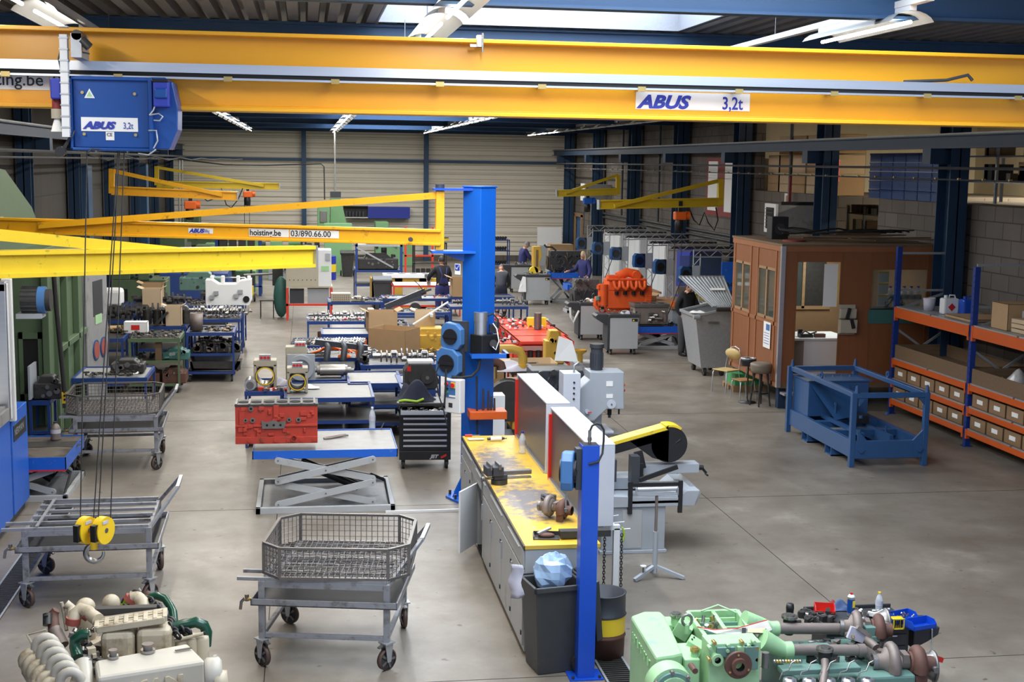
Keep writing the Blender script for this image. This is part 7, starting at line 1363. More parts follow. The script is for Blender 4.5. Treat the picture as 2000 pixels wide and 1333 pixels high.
def dark_engine(q, w, h, d, lab, seed, mats, nm='engine'):
    t = thing(nm, lab, 'engine', q); r2 = random.Random(seed); b = B(); b.box(0, w, 0, d, .05, h*.7, mats[0]); b.prism([(.1*w, 0), (.9*w, 0), (w, h*.2), (0, h*.2)], .1*d, .9*d, mats[0]); b.build('block', t, bev=.015)
    b = B(); b.box(.05*w, .95*w, .1*d, .8*d, h*.7, h*.95, mats[1])
    for k in range(6): b.cyl((w*(.12+.155*k), .0, h*.72), (w*(.12+.155*k), .15, h*.72), .05, mats[1], 8)
    b.build('cylinder_head', t, bev=.015)
    b = B()
    for k in range(40): x, z = r2.uniform(0, w), r2.uniform(.05, h); m = r2.choice(mats); s = r2.uniform(.02, .07)
    for k in range(46):
        x, z = r2.uniform(0, w), r2.uniform(.08, h*.95); m = r2.choice(mats); s = r2.uniform(.02, .07)
        if r2.random() < .5: b.cyl((x, -s, z), (x, .02, z), s*.8, m, 9)
        else: b.tube([(x, -.02, z), (x+.08*r2.uniform(-1, 1), -.06, z-.08), (x+.12*r2.uniform(-1, 1), -.03, z-.16)], .014, m, 6)
    b.build('fittings', t); b = B(); b.pipe((w*.03-.06, d*.5, h*.4), (-.02, d*.5, h*.4), min(.22, h*.35), .05, mats[2], 20); b.build('pulley', t); return t
dark_engine(Vector((6.98+.95, 42.8, .97)), 1.15, .72, .6, 'dark oily old engine with bent lever, high on lift table', 3, ('iron', 'engine_dark', 'oldwood', 'steel_dark'))
p = GY(1065, 485, 43.2); b = B(); b.tube([GY(x, y, 42.9) for x, y in ((1063, 478), (1067, 483), (1078, 483), (1086, 490))], .03, 'steel_dark', 8); tag(b.build('crank_lever'), 'bent steel lever on top of the dark oily engine', 'lever')
dark_engine(Vector((7.45, 36.2, .2)), .75, 1.15, .7, 'dark stripped engine with silver rocker tops left of orange engine', 6, ('engine_dark', 'steel', 'iron', 'engine_dark'), 'stripped_engine')
t = thing('gear_case', 'bright yellow open gear case bolted beside dark oily engine', 'casting', GY(1042, 535, 43.0)); b = B(); P = [GY(x, y, 43.0)-t.location for x, y in ((1041, 482), (1055, 481), (1058, 500), (1052, 515), (1056, 530), (1048, 538), (1041, 520))]; b.prism([(v.x, v.z) for v in P], -.1, .3, 'cat_yellow'); b.build('case', t, bev=.01); b = B(); b.box(.05, .12, -.12, -.1, .25, .8, 'oldwood'); b.box(.0, .3, -.05, .25, -t.location.z, .1, 'iron'); b.build('opening', t); b = B(); b.cyl((.0, -.1, .1), (0, .1, .1), .14, 'lemon_yellow', 14); b.build('cover', t)
t = thing('cylinder_block', 'grey bare engine block on the blue lift table near the skip', 'engine block', pA+Vector((.0, .1, .012))); b = B(); b.box(.0, .85, 0, .5, .05, .52, 'rust_grey'); b.box(-.03, .88, -.03, .53, .47, .55, 'steel'); [b.cyl((.12+.2*k, .25, .55), (.12+.2*k, .25, .556), .08, 'dark_slot', 14) for k in range(4)]; b.build('block', t, bev=.01)
b = B(); r_ = random.Random(4); [b.cyl((r_.uniform(.3, .8), -.05, z), (r_.uniform(.3, .8), 0, z), .04, 'steel_bright', 8) for z in (.15, .22, .3, .36, .2, .28)]; [b.box(x, x+.07, -.03, 0, .1, .35, 'rust_grey') for x in (.05, .3, .5, .72)]; b.build('bearing_saddle', t); b = B(); b.box(.1, .7, -.1, .4, 0, .04, 'black'); b.build('drip_pan', t)
bits(pA+Vector((.8, .0, .0)), .35, .6, 'small black parts on near blue lift table', 61, ('iron', 'black', 'steel_dark'), 12, .05)
# back row of cabinets and workbenches along the right wall
t = thing('yellow_top_bench', 'white drawer bench with yellow top along wall behind skip', 'workbench', (10.4, 32.0, 0)); b = B(); b.box(0, .8, 0, 3.5, .98, 1.03, 'lemon_yellow'); b.build('worktop', t)
for k in range(4): b = B(); b.box(.05, .8, .87*k+.02, .87*k+.86, .05, .98, 'white'); c = b.build('drawer_unit', t); [B().box(.04, .05, 0.87*k+.1, 0.87*k+.78, z, z+.02, 'iron').build('handle', c) for z in (.3, .5, .7, .88)]
t = thing('wood_top_bench', 'grey workbench with brown wooden top right of orange engine', 'workbench', (9.25, 32.6, 0)); b = B(); b.box(0, .95, 0, 2.6, .86, .92, 'bench_wood'); b.build('worktop', t); b = B(); b.box(.06, .9, .1, 2.5, 0, .86, 'machine_grey'); b.build('cabinet', t)
t = thing('wood_top_bench', 'second wooden-topped bench behind orange engine by blue locker', 'workbench', (9.05, 36.5, 0)); b = B(); b.box(0, 1.0, 0, 2.4, .86, .92, 'bench_wood'); b.build('worktop', t); b = B(); b.box(.06, .95, .1, 2.3, 0, .86, 'machine_grey'); b.build('cabinet', t)
t = thing('drill_press', 'small red-handled drill press clutter on the wooden bench end', 'drill press', (9.55, 32.8, .925)); b = B(); b.cyl((0, 0, 0), (0, 0, .45), .03, 'iron', 8); b.box(-.12, .12, -.1, .1, .3, .5, 'rust_grey'); b.cyl((.15, 0, 0), (.15, 0, .22), .07, 'red', 12); b.cyl((.32, .1, 0), (.32, .1, .5), .02, 'iron', 6); b.cyl((-.2, -.1, 0), (-.2, -.1, .12), .09, 'orange', 12); b.build('body', t)
for (y0, y1, m, lab, h, z0) in ((35.6, 36.9, 'text_blue', 'tall dark blue locker behind the orange engine', 2.15, 0), (38.2, 40.2, 'white', 'white double-door locker behind orange engine', 2.15, 0), (41.3, 43.0, 'white', 'white double-door locker behind the blond person', 2.15, 0), (44, 46.5, 'white', 'white locker near the side door', 2.1, 0)):
    t = thing('locker', lab, 'locker', (10.6, y0, 0)); b = B(); b.box(0, .9, 0, y1-y0, 0, h, m); b.build('carcase', t); n = 3 if m == 'white' else 1
    for k in range(n): b = B(); w_ = .9/n; b.box(w_*k+.01, w_*(k+1)-.01, -.02, 0, .05, h-.05, m); d = b.build('door', t); B().box(w_*(k+1)-.06, w_*(k+1)-.03, -.035, -.02, h*.55, h*.6, 'black').build('handle', d); b = B(); b.box(-.02, 0, (y1-y0)/n*k+.01, (y1-y0)/n*(k+1)-.01, .05, h-.05, m); b.build('side_panel', t)
t = thing('pegboard', 'blue pegboard of black spanners beside the cabin', 'pegboard', (10.0, 30.9, 1.1)); B().box(0, 1.0, 0, .04, 0, 1.1, 'lift_blue').build('board', t); B().box(.1, .15, .04, .08, -1.1, 1.0, 'galv').box(.85, .9, .04, .08, -1.1, 1.0, 'galv').build('support', t); b = B(); [b.pipe((.12+.17*(k % 5), -.03, .15+.2*(k//5)), (.12+.17*(k % 5), 0, .15+.2*(k//5)), .06, .03, 'iron', 12) for k in range(15)]; b.build('hanging_spanners', t)
b = B(); b.box(0, 1.1, 0, .02, 0, 1.2, 'glass'); tag(b.build('welding_screen', loc=(9.55, 33.0, 1.0)), 'hazy clear plastic screen behind the wooden benches', 'screen')
cbox((8.95, 34.3, 0), .5, .5, 1.05, 'brown open carton at the right end of orange engine', .3, 'cardboard', True)
# ================= tables and parts in the middle =================
def table(px0, px1, py, d, lab, h=.88, mat='cart_blue', top='steel_dark', shelves=(.45, .12), tray=True, wheels=False, nm='parts_table', cat='table', grp=None):
    a, c = GZ(px0, py, h), GZ(px1, py, h); w = max(.3, c.x-a.x); t = thing(nm, lab, cat, (a.x, a.y, 0), 0, grp); z0 = .14 if wheels else 0
    for x in (0, w-.04):
        for y in (0, d-.04): b = B(); b.box(x, x+.04, y, y+.04, z0, h, mat); b.build('leg', t)
    b = B(); b.box(.0, w, .0, d, h-.02, h, top)
    for y in (-.005, d-.035): b.box(-.005, w+.005, y, y+.04, h-.05, h+(.02 if tray else 0), mat)
    for x in (-.005, w-.035): b.box(x, x+.04, 0, d, h-.05, h+(.02 if tray else 0), mat)
    b.build('top_tray', t)
    for z in shelves:
        if z < h-.1: b = B(); b.box(.01, w-.01, .01, d-.01, z, z+.02, top); b.box(0, w, -.002, .03, z-.01, z+.04, mat); b.build('shelf', t)
    if wheels:
        for x in (.06, w-.06):
            for y in (.08, d-.08): b = B(); b.cyl((x-.02, y, .07), (x+.02, y, .07), .07, 'rubber', 12); b.build('caster', t)
    return Vector((a.x, a.y, h)), w, t
def crank(p, L_, lab, rz=0, s=1.0, mat='steel_bright', throws=6, nm='crankshaft', grp=None):
    b = B(); st = L_/(throws+1)
    b.cyl((0, 0, .09*s), (st*.6, 0, .09*s), .035*s, mat, 12); b.cyl((L_-st*.5, 0, .09*s), (L_, 0, .09*s), .03*s, mat, 12)
    for k in range(throws):
        x = st*(k+.5); a = k*2*PI/3; o = Vector((0, .045*s*math.cos(a), .045*s*math.sin(a))); c = Vector((x, 0, .09*s)); b.cyl(c, c+Vector((st*.5, 0, 0)), .032*s, mat, 10)
        b.cyl(c+o+Vector((st*.32, 0, 0)), c+o+Vector((st*.82, 0, 0)), .034*s, mat, 10)
        for dx in (.25, .8): q = c+Vector((st*dx, 0, 0)); b.cyl(q-o*.5, q-o*.5+Vector((st*.12, 0, 0)), .075*s, 'steel' if mat == 'steel_bright' else mat, 12)
    return tag(b.build(nm, loc=p, rz=rz), lab, 'crankshaft', grp)
def camsh(p, L_, lab, rz=0, mat='steel_bright', grp=None):
    b = B(); b.cyl((0, 0, .035), (L_, 0, .035), .02, mat, 8); n = int(L_/.06)
    for k in range(n): a = k*1.3; b.cb((.03+.06*k, .008*math.cos(a), .035+.008*math.sin(a)), (.02, .05, .065), mat, rx=a)
    return tag(b.build('camshaft', loc=p, rz=rz), lab, 'camshaft', grp)
def liners(p, n, lab, grp, r=.055, h=.2, mat='steel', gap=.13, lie=False):
    for k in range(n):
        b = B(); q = p+Vector((gap*k, 0, 0))
        if lie: b.pipe((0, 0, r), (0, h, r), r, r*.82, mat, 16)
        else: b.pipe((0, 0, 0), (0, 0, h), r, r*.82, mat, 16); b.cyl((0, 0, h-.03), (0, 0, h-.015), r*1.1, mat, 16, cap=False)
        tag(b.build('cylinder_liner', loc=q), '%s, %s from the left' % (lab, ORD[k]), 'cylinder liner', grp)
def lump(p, w, d, h, lab, seed, mat='steel_dark', m2='steel', nm='casting', cat='casting', rz=0):
    t = thing(nm, lab, cat, p, rz); r2 = random.Random(seed); b = B(); b.box(0, w, 0, d, 0, h*.7, mat); b.prism([(.1*w, h*.6), (.9*w, h*.6), (.7*w, h), (.25*w, h)], .1*d, .9*d, mat); b.build('body', t, bev=min(.02, h*.1))
    b = B()
    for k in range(10): x, z = r2.uniform(.05, w-.05), r2.uniform(.05, h*.8); b.cyl((x, -.02, z), (x, .02, z), r2.uniform(.015, min(.05, h*.25)), r2.choice((mat, m2)), 10); b.cyl((x, d*.5, h*.6), (x, d*.5, h*.95), .02, m2, 8)
    b.build('bosses', t); return t
ZP = Vector((0, 0, .002))
# near tables behind the red block
p, w, t = table(478, 552, 768, 1.3, 'small dark two-shelf table with motor housings, nearest row', wheels=False)
def housing(q, lab, s=1.0, ins='dark_slot'):
    t = thing('motor_housing', lab, 'motor housing', q); b = B(); b.pipe((0, -.02, .19*s), (0, .32*s, .19*s), .155*s, .125*s, 'iron', 26, ins); b.build('ring', t)
    b = B(); b.pipe((0, -.035, .19*s), (0, -.015, .19*s), .145*s, .128*s, 'handle_yellow', 26); b.build('yellow_seal', t); b = B(); b.box(-.18*s, -.13*s, 0, .3*s, 0, .38*s, 'cream'); b.box(.13*s, .18*s, 0, .3*s, 0, .38*s, 'cream'); b.box(-.18*s, .18*s, 0, .3*s, .34*s, .44*s, 'cream'); b.build('casing', t, bev=.01)
    b = B(); b.box(-.09*s, .09*s, 0, .12*s, .44*s, .53*s, 'galv'); c = b.build('terminal_box', t)
    for k in (-1, 0, 1): B().cyl((k*.055*s, -.008, .485*s), (k*.055*s, 0, .485*s), .024*s, 'red', 12).build('red_terminal', c)
housing(GZ(518, 758, .89), 'open motor housing with yellow ring on the table corner', 1.0, 'steel_bright'); housing(GZ(581, 768, .89), 'smaller open motor housing with dark bore and yellow ring', .9)
t = thing('gearbox_cover', 'pale round cast cover standing behind smaller motor housing', 'casting', GZ(588, 745, .89)); b = B(); b.pipe((0, 0, .22), (0, .06, .22), .21, .14, 'machine_grey', 26); b.box(-.23, .23, .06, .1, 0, .44, 'machine_grey'); b.build('flange', t, bev=.01); b = B(); b.box(-.25, .1, .15, .4, 0, .55, 'cream'); b.box(-.1, .08, .15, .3, .55, .63, 'galv'); [b.cyl((-.06+.05*k, .14, .59), (-.06+.05*k, .15, .59), .022, 'red', 10) for k in range(3)]; b.build('housing', t, bev=.01)
p2, w2, _ = table(570, 672, 745, 1.2, 'dark parts table carrying a polished roller, nearest row', shelves=(.4,))
b = B(); b.cyl((0, 0, .1), (.42, 0, .1), .095, 'steel_bright', 24); [b.cyl((x0, 0, .1), (x1, 0, .1), r, 'steel', 14) for x0, x1, r in ((-.05, 0, .08), (-.12, -.05, .04), (.42, .46, .085), (.46, .52, .05), (.52, .57, .025))]; tag(b.build('rotor', loc=GZ(625, 735, .89)), 'polished steel rotor lying before the dark manifold', 'rotor')
b = B(); b.cyl((0, -.1, .09), (0, .25, .09), .09, 'alu', 20); b.cyl((0, -.11, .09), (0, -.1, .09), .06, 'steel', 14); tag(b.build('steel_cylinder', loc=GZ(489, 762, .89)), 'silver cylinder lying on the left table edge', 'cylinder')
bits(GZ(504, 768, .892), .5, .3, 'small white and steel bits beside the silver cylinder', 70, ('steel_bright', 'white', 'steel', 'red'), 26)
tag(B().box(0, .09, 0, .06, 0, .055, 'red').build('red_box', loc=GZ(504, 764, .892)), 'tiny red box at the edge of the nearest table', 'box')
cloth(GZ(550, 752, .892), .35, .25, .12, 'cloth_pale', 'pinkish rag between the two motor housings', seed=41); cloth(GZ(604, 758, .892), .3, .2, .06, 'paper', 'white tissue beside the smaller motor housing', seed=42)
for k, (x0, x1, y, d, lab) in enumerate(((555, 732, 781, 1.5, 'empty steel-topped table with blue frame behind red engine block'), (680, 788, 752, 1.3, 'empty pale steel table beside the black gearbox'))): table(x0, x1, y, d, lab, top='platform_steel', shelves=(.5, .2))
p3, w3, _ = table(785, 850, 765, 1.6, 'blue table carrying the black gearbox beside tool chest', top='platform_steel')
t = thing('gearbox', 'black gearbox with white-topped plate left of the hose reels', 'gearbox', GZ(790, 762, .892)); P = [(0, 0), (.50, 0), (.56, .12), (.50, .30), (.42, .42), (.08, .42), (0, .3)]; b = B(); b.prism(P, 0, .4, 'iron'); b.build('case', t, bev=.02); b = B(); b.cyl((.36, -.05, .2), (.36, 0, .2), .1, 'iron', 18); b.cyl((.36, -.07, .2), (.36, -.04, .2), .03, 'steel', 10); b.cyl((.14, -.03, .18), (.14, 0, .18), .09, 'iron', 16); b.build('shaft_cover', t); b = B(); b.box(.06, .46, .02, .3, .42, .46, 'white'); b.build('top_plate', t); B().box(.04, .1, -.006, 0, .3, .38, 'red').build('tag_sticker', t)
p, w, t = table(705, 852, 716, 1.1, 'blue table with large bright crankshaft in the middle'); crank(p+Vector((.22, .25, .02)), 1.1, 'large bright crankshaft on the blue table beside the hose reels', s=1.45, throws=5); bits(p+Vector((1.0, .1, .02)), .5, .7, 'heap of bright valves right of the large crankshaft', 71, ('steel_bright', 'steel'), 60, .1); lump(p+Vector((.0, .3, .02)), .16, .2, .14, 'small black cap left of large crankshaft', 5, 'iron')
p, w, t = table(578, 702, 702, 1.1, 'blue table heaped with orange harness and silver rods'); t = thing('intake_manifold', 'dark grey cast intake manifold with three arches', 'manifold', p+Vector((.05, -.25, .02))); b = B(); b.bar((.3, .1, .32), (1.25, .1, .2), .14, .1, 'engine_charcoal', up=(0, 0, 1)); [b.tube([(x, .1, .28), (x+.03, -.08, .24), (x, -.1, .0)], .06, 'engine_charcoal', 10) for x in (.5, .8, 1.1)]; b.build('runner', t)
for i in range(5):
    r2 = random.Random(80+i); b = B(); b.tube([(.1*k+r2.uniform(-.04, .04), r2.uniform(-.08, .08), .04+.1*math.sin(k*.45)*r2.uniform(.6, 1.2)) for k in range(8)], .018, 'orange', 6); tag(b.build('wiring_harness', loc=p+Vector((.3+.04*i, .3+.06*i, .03))), 'tangled orange wiring harness on the middle table', 'cable', 'orange harness strands on the middle table')
tag(B().lathe([(.12, 0), (.12, .03), (.06, .06), (.03, .16), (0, .17)], (0, 0, 0), (0, 0, 1), 'orange', 18).build('orange_funnel', loc=p+Vector((.88, .05, .02))), 'orange funnel lying in front of the harness', 'funnel'); b = B(); b.box(0, .2, 0, .12, 0, .16, 'orange'); b.box(.17, .2, 0, .03, .16, .3, 'orange'); tag(b.build('orange_bracket', loc=p+Vector((1.1, .2, .02))), 'orange cast bracket right of the harness', 'bracket')
bits(p+Vector((1.15, .0, .02)), .35, .8, 'heap of silver rods at the right table end', 72, ('steel_bright', 'alu'), 60, .14); camsh(p+Vector((.0, .85, .02)), 1.4, 'long pale camshaft on the heaped middle table', .03)
for k in range(3): camsh(p+Vector((.02, .6-.1*k, .02)), .55, 'short dull camshaft left of orange harness', .1, 'steel', 'short camshafts left of orange harness')
p, w, t = table(572, 700, 678, 1.2, 'blue table with pale shafts behind the orange harness', shelves=(.4,)); [camsh(p+Vector((-.05+.02*k, .15+.25*k, .02)), 1.45, ['nearer', 'middle', 'farther'][k]+' pale camshaft of the row behind orange harness', .02, 'steel_bright') for k in range(3)]; bits(p+ZP*12, w, .5, 'dull rods lying under the pale camshafts', 73, ('steel', 'steel_bright', 'steel_dark'), 40)
p, w, t = table(628, 724, 655, 1.1, 'blue table with a pale steel lid top near cardboard boxes', top='platform_steel'); p, w, t = table(600, 720, 630, 1.3, 'blue table with crankshaft and rusty manifold on shelf', shelves=(.35,))
b = B(); b.cyl((0, 0, .1), (1.0, 0, .1), .08, 'rust', 14); b.cyl((-.1, 0, 0), (-.1, 0, .28), .12, 'rust', 16); b.box(.15, .9, -.05, .05, .18, .24, 'cardboard_pale'); tag(b.build('exhaust_manifold', loc=p+Vector((.45, .1, -.51))), 'rusty exhaust manifold on the shelf below crankshafts', 'manifold')
crank(p+Vector((.03, .5, .02)), 1.3, 'crankshaft with square webs left of cardboard boxes', s=1.1, throws=7, rz=.05); camsh(p+Vector((.05, .2, .02)), 1.3, 'camshaft in front of the square-web crankshaft', .05); bits(p+ZP*12, w, .3, 'row of white and red valves along the table edge', 74, ('steel_bright', 'white', 'red', 'steel'), 40); lump(p+Vector((1.3, .3, .02)), .3, .3, .25, 'bent grey plate and pale cast lump beside crankshaft', 7, 'galv')
p, w, t = table(641, 748, 592, 1.2, 'blue table with cream plastic crate in the far middle', shelves=()); t = thing('plastic_crate', 'cream perforated plastic crate on a far blue table', 'crate', p+Vector((.08, .2, .02))); b = B(); b.box(0, .5, 0, .4, 0, .2, 'cream'); b.build('crate_body', t); b = B(); [b.box(.05+.055*i, .08+.055*i, -.004, 0, .03+.05*j, .055+.05*j, 'boxwood') for i in range(8) for j in range(3)]; b.build('holes', t); lump(p+Vector((.6, .2, .02)), .35, .3, .12, 'pale part beside cream crate', 9, 'cream'); bits(p+Vector((.85, .1, .02)), .7, .8, 'row of bright studs standing beside cream crate', 75, ('steel_bright', 'steel'), 40, .12)
# cardboard boxes and yellow parts
cbox(GZ(770, 690, .82), .80, .62, .50, 'big open cardboard box in the middle of the parts tables', R(-32), 'cardboard', True, flaps=False); p, w, t = table(720, 862, 700, 1.2, 'blue table under the big open cardboard box', h=.8); bits(p+Vector((.8, .1, .02)), .8, .9, 'brass and yellow small parts right of the big box', 76, ('brass', 'cat_yellow', 'steel', 'copper'), 70, .1)
cbox(GZ(745, 645, .88), .62, .5, .42, 'cardboard box with clear bag of wires behind the big box', R(5), 'cardboard', True); lump(GZ(799, 684, .83), .95, .6, .42, 'large ochre cast cover right of the big cardboard box', 12, 'cat_yellow', 'cat_yellow'); cbox(GZ(830, 640, 1.2), .4, .35, .35, 'yellowish carton stacked on the ochre cover', R(-8), 'cardboard_pale', True); b = B(); b.cb((0, 0, .25), (.05, .5, .05), 'white'); b.bar((-.35, 0, .05), (.35, 0, .5), .10, .02, 'white'); tag(b.build('foam_strip', loc=GZ(799, 684, .83)+Vector((.45, .3, .42))), 'long white foam strip leaning on the ochre cover', 'strip')
p, w, t = table(726, 800, 640, 1.4, 'blue table behind the ochre cover', h=.8); bits(p+ZP*12, w, .8, 'steel rods on the table behind the ochre cover', 77, ('steel_bright', 'steel', 'iron'), 40)
for (x0, x1, y, lab, sd) in ((745, 822, 613, 'low blue table under the black chain cutter', 1), (748, 880, 585, 'blue table edge before the bib overalls person', 2), (838, 880, 612, 'blue table with short shafts beside the column', 3)):
    p, w, t = table(x0, x1, y, 1.0, lab, h=.8, shelves=(.3,), top='platform_steel'); bits(p+ZP*12, w, .6, 'scattered parts on the '+lab, 90+sd, ('steel', 'steel_bright', 'copper', 'red') if sd == 2 else ('steel', 'steel_bright'), 30)
b = B(); b.bar((0, 0, .05), (1.0, .1, .45), .12, .14, 'engine_charcoal'); b.bar((.3, 0, .1), (.9, 0, .3), .2, .06, 'engine_charcoal'); b.bar((.9, 0, .42), (1.15, 0, .5), .05, .05, 'engine_charcoal'); b.cyl((.75, -.08, .02), (.75, .08, .02), .14, 'iron', 16); b.tube([(.95, 0, .45), (.85, 0, .6), (.72, 0, .72)], .012, 'iron', 5); tag(b.build('black_linkage', loc=GZ(753, 604, .82)), 'long black cast linkage tilted on the low blue table', 'linkage')
# red tables
for i, (x0, x1, y, lab) in enumerate(((1014, 1122, 668, 'nearest empty red table right of the jib column'), (1000, 1110, 656, 'second red table just behind the nearest empty one'), (986, 1094, 645, 'red table loaded with small parts, third from the front'), (976, 1078, 633, 'red table with ribbed steel sleeve standing on it'), (960, 1009, 672, 'narrow red side table behind the hydraulic tank'), (944, 990, 622, 'small red table below the blue frame table'))):
    p, w, t = table(x0, x1, y, .95, lab, mat='red_table', top='red_table', tray=False, shelves=(.35,), h=.86)
    if i == 0: liners(p+Vector((.12, .3, -.47)), 6, 'dark cylinder liner on the shelf of the nearest red table', 'liners under the nearest red table', .06, .24, 'steel_dark', .17)
    if i in (2, 3, 4, 5): bits(p+ZP*2, w, .8, 'small mixed parts on the '+lab, 100+i, ('steel_bright', 'paper', 'iron', 'black', 'steel'), 34, .06)
b = B(); [b.cyl((0, 0, .03*k), (0, 0, .03*k+.022), .085, 'steel', 18) for k in range(12)]; b.cyl((0, 0, 0), (0, 0, .36), .08, 'rust_grey', 18); tag(b.build('ribbed_sleeve', loc=GZ(1050, 643, .865)), 'tall ribbed steel sleeve standing on a red table', 'sleeve'); tag(B().box(-.2, .22, .1, .3, 0, .2, 'lemon_yellow').build('yellow_carton', loc=GZ(1050, 640, .865)), 'yellow carton behind the ribbed steel sleeve', 'box')
p, w, t = table(880, 1032, 601, 1.0, 'blue-framed table before the person in dark jacket', shelves=(.1,)); crank(p+Vector((.1, .4, .02)), 1.1, 'dark crankshaft on blue table before dark jacket', s=.9, mat='steel_dark'); crank(p+Vector((1.2, .3, .02)), .8, 'bright short crankshaft at the right end before dark jacket', s=1.2, throws=3); bits(p+Vector((.9, .1, -.76)), 1.0, .7, 'tangle of dark parts on the low shelf before dark jacket', 79, ('iron', 'steel_dark'), 40, .2)
p, w, t = table(880, 1005, 582, .8, 'second blue table beyond the person in dark jacket', shelves=()); cbox(p+Vector((.5, .3, .02)), .9, .6, .5, 'round-cut brown carton beyond the jib column', 0, 'cardboard', True); tag(B().box(0, .5, 0, .2, 0, .2, 'red').build('red_case', loc=p+Vector((.4, .02, .02))), 'red case on far blue table beside jib column', 'case')
# yellow engine area right of the column
q = GZ(965, 800)+Vector((0, .3, 0)); t = thing('yellow_engine', 'ochre yellow engine with bent outlet pipe behind the drill bit shelf', 'engine', (q.x-.1, 20.6, 0)); o = t.location; Y_, Z_ = loc_fn(o)
stand(t, .0, .8, 0, .7, .25)
b = B(); b.box(-.05, .55, 0, .7, .25, 1.0, 'cat_yellow'); b.cyl((.32, -.1, .5), (.32, .0, .5), .24, 'cat_yellow', 20); b.cyl((.45, .0, .3), (.45, .0, 1.0), .14, 'cat_yellow', 16); b.build('block', t, bev=.02)
b = B(); b.cyl((-.12, -.02, .72), (-.08, .3, .72), .33, 'iron', 26); b.build('flywheel', t)
b = B(); b.tube([Y_(x, y, 21.0) for x, y in ((975, 682), (1000, 682), (1015, 686), (1021, 698), (1021, 722))], .075, 'cat_yellow', 14); b.cyl(Y_(1021, 712, 21.), Y_(1021, 722, 21.), .10, 'cat_yellow', 16); b.build('outlet_pipe', t)
b = B(); b.tube([Y_(x, y, 20.5) for x, y in ((962, 706), (970, 708), (978, 712), (980, 722))], [.09, .07, .07, .075], 'rust', 12); b.cyl(Y_(965, 716, 20.5), Y_(965, 740, 20.5), .05, 'brass', 10); b.build('turbo_elbow', t)
cloth(GY(1003, 722, 21.1), .75, .5, .16, 'cloth_pale', 'crumpled grey patterned cloth over the yellow engine', 'work_cloth', 51, cat='cloth')
cbox((GY(950, 760, 22.4).x, 22.4, 0), .5, .5, 1.1, 'tall brown carton behind yellow engine flywheel', .1, 'cardboard', True); cbox(GY(1030, 718, 22.6), .95, .7, .12, 'shallow open carton behind the yellow outlet pipe', 0, 'cardboard_pale', True, flaps=False)
p, w, t = table(1000, 1070, 728, 1.0, 'dark steel stand below the cloth and shallow carton', h=1.0, mat='iron', shelves=(.3,))
dark_engine(Vector((3.42, 20.0, .3)), 1.05, 1.05, .7, 'charcoal engine behind the milling machine and tambour cabinets', 14, ('engine_charcoal', 'engine_charcoal', 'engine_charcoal', 'steel_dark')); stand(t, 0, .5, 0, .5, .3)
lump(GY(1065, 712, 23.5), .35, .3, .62, 'ochre valve tree casting behind the charcoal engine', 15, 'cat_yellow', 'cat_yellow'); tag(B().lathe([(.05, 0), (.05, .15), (.12, .2), (.12, .24)], (0, 0, 0), (0, 0, 1), 'cat_yellow', 14).build('flange_pipe', loc=GY(1133, 708, 24)), 'small ochre flanged pipe behind the dark motor', 'pipe')
b = B(); b.add([(0, 0, 0), (.38, 0, -.02), (.30, .1, .30), (.08, .1, .38)], [(0, 1, 2, 3)], 'paper'); o = b.build('paper_sheet', loc=GY(1083, 705, 20.3)); so = o.modifiers.new('t', 'SOLIDIFY'); so.thickness = .006; tag(o, 'white red-edged sheet propped on the charcoal engine', 'paper')
for q_, lb in ((GY(1065, 712, 23.5), 'grey pedestal under the ochre valve tree'), (GY(1133, 708, 24), 'grey pedestal under the ochre flanged pipe')): tag(B().box(-.12, .4, -.15, .35, 0, q_.z, 'dirty_grey').build('pedestal', loc=(q_.x, q_.y, 0)), lb, 'pedestal')
openbin(GZ(985, 850)+Vector((0, -.25, 0)), .6, .8, .42, 'machine_grey', 'grey plastic stacking tub behind the yellow bench'); tag(B().box(0, .3, 0, .3, 0, .8, 'paper').build('white_block', loc=GY(945, 880, 18.6)-Vector((0, 0, .0))+Vector((0, 0, -.0))), 'tall white panel block behind the jib column', 'panel')
# ================= left side =================
t = thing('washing_machine', 'large blue and grey parts washing machine at the left frame edge', 'washing machine', (-3.55, 17.45, 0))
b = B(); b.box(-2.0, 0, -5.5, -1.0, .12, 1.36, 'lift_blue'); b.box(-2.0, 0, -.9, 0, .12, 1.38, 'lift_blue'); b.box(-2.0, -.02, -1.0, -.9, .1, 1.36, 'dirty_grey'); b.box(-1.95, -.05, -5.4, -.05, 0, .12, 'dark_plastic'); b.build('body', t, bev=.006)
b = B(); b.box(-2.0, .03, -5.5, -1.05, 1.36, 1.5, 'dirty_grey'); b.box(-1.95, -.1, -5.4, -1.2, 1.5, 1.53, 'paper'); b.box(-.1, 0, -5.4, -1.2, 1.5, 1.54, 'dirty_grey'); b.build('worktop', t)
b = B(); b.box(-.13, .03, -1.12, -.94, 1.36, 3.02, 'alu'); b.box(.03, .05, -1.1, -1.05, 1.36, 3.0, 'white'); b.box(-.06, .06, -.94, -.86, 1.3, 3.04, 'white'); b.box(-2.0, .03, -1.12, -1.0, 2.9, 3.0, 'white'); b.build('guide_post', t, bev=.01)
b = B(); b.cyl((-.9, -.6, 2.35), (-.15, -.6, 2.35), .42, 'rust_grey', 28); b.build('drum', t, bev=.02); b = B(); b.cyl((.05, -.3, 2.72), (.25, -.3, 2.72), .16, 'engine_dark', 18); b.cyl((.25, -.3, 2.72), (.34, -.3, 2.72), .17, 'reel_blue', 18); b.cyl((.34, -.3, 2.72), (.40, -.3, 2.72), .14, 'iron', 18); b.box(-.0, .3, -.45, -.15, 2.5, 2.56, 'machine_grey')
[b.cb((.15, -.3+.165*math.cos(k*PI/8), 2.72+.165*math.sin(k*PI/8)), (.2, .006, .02), 'steel_dark') for k in range(16)]; b.build('electric_motor', t)
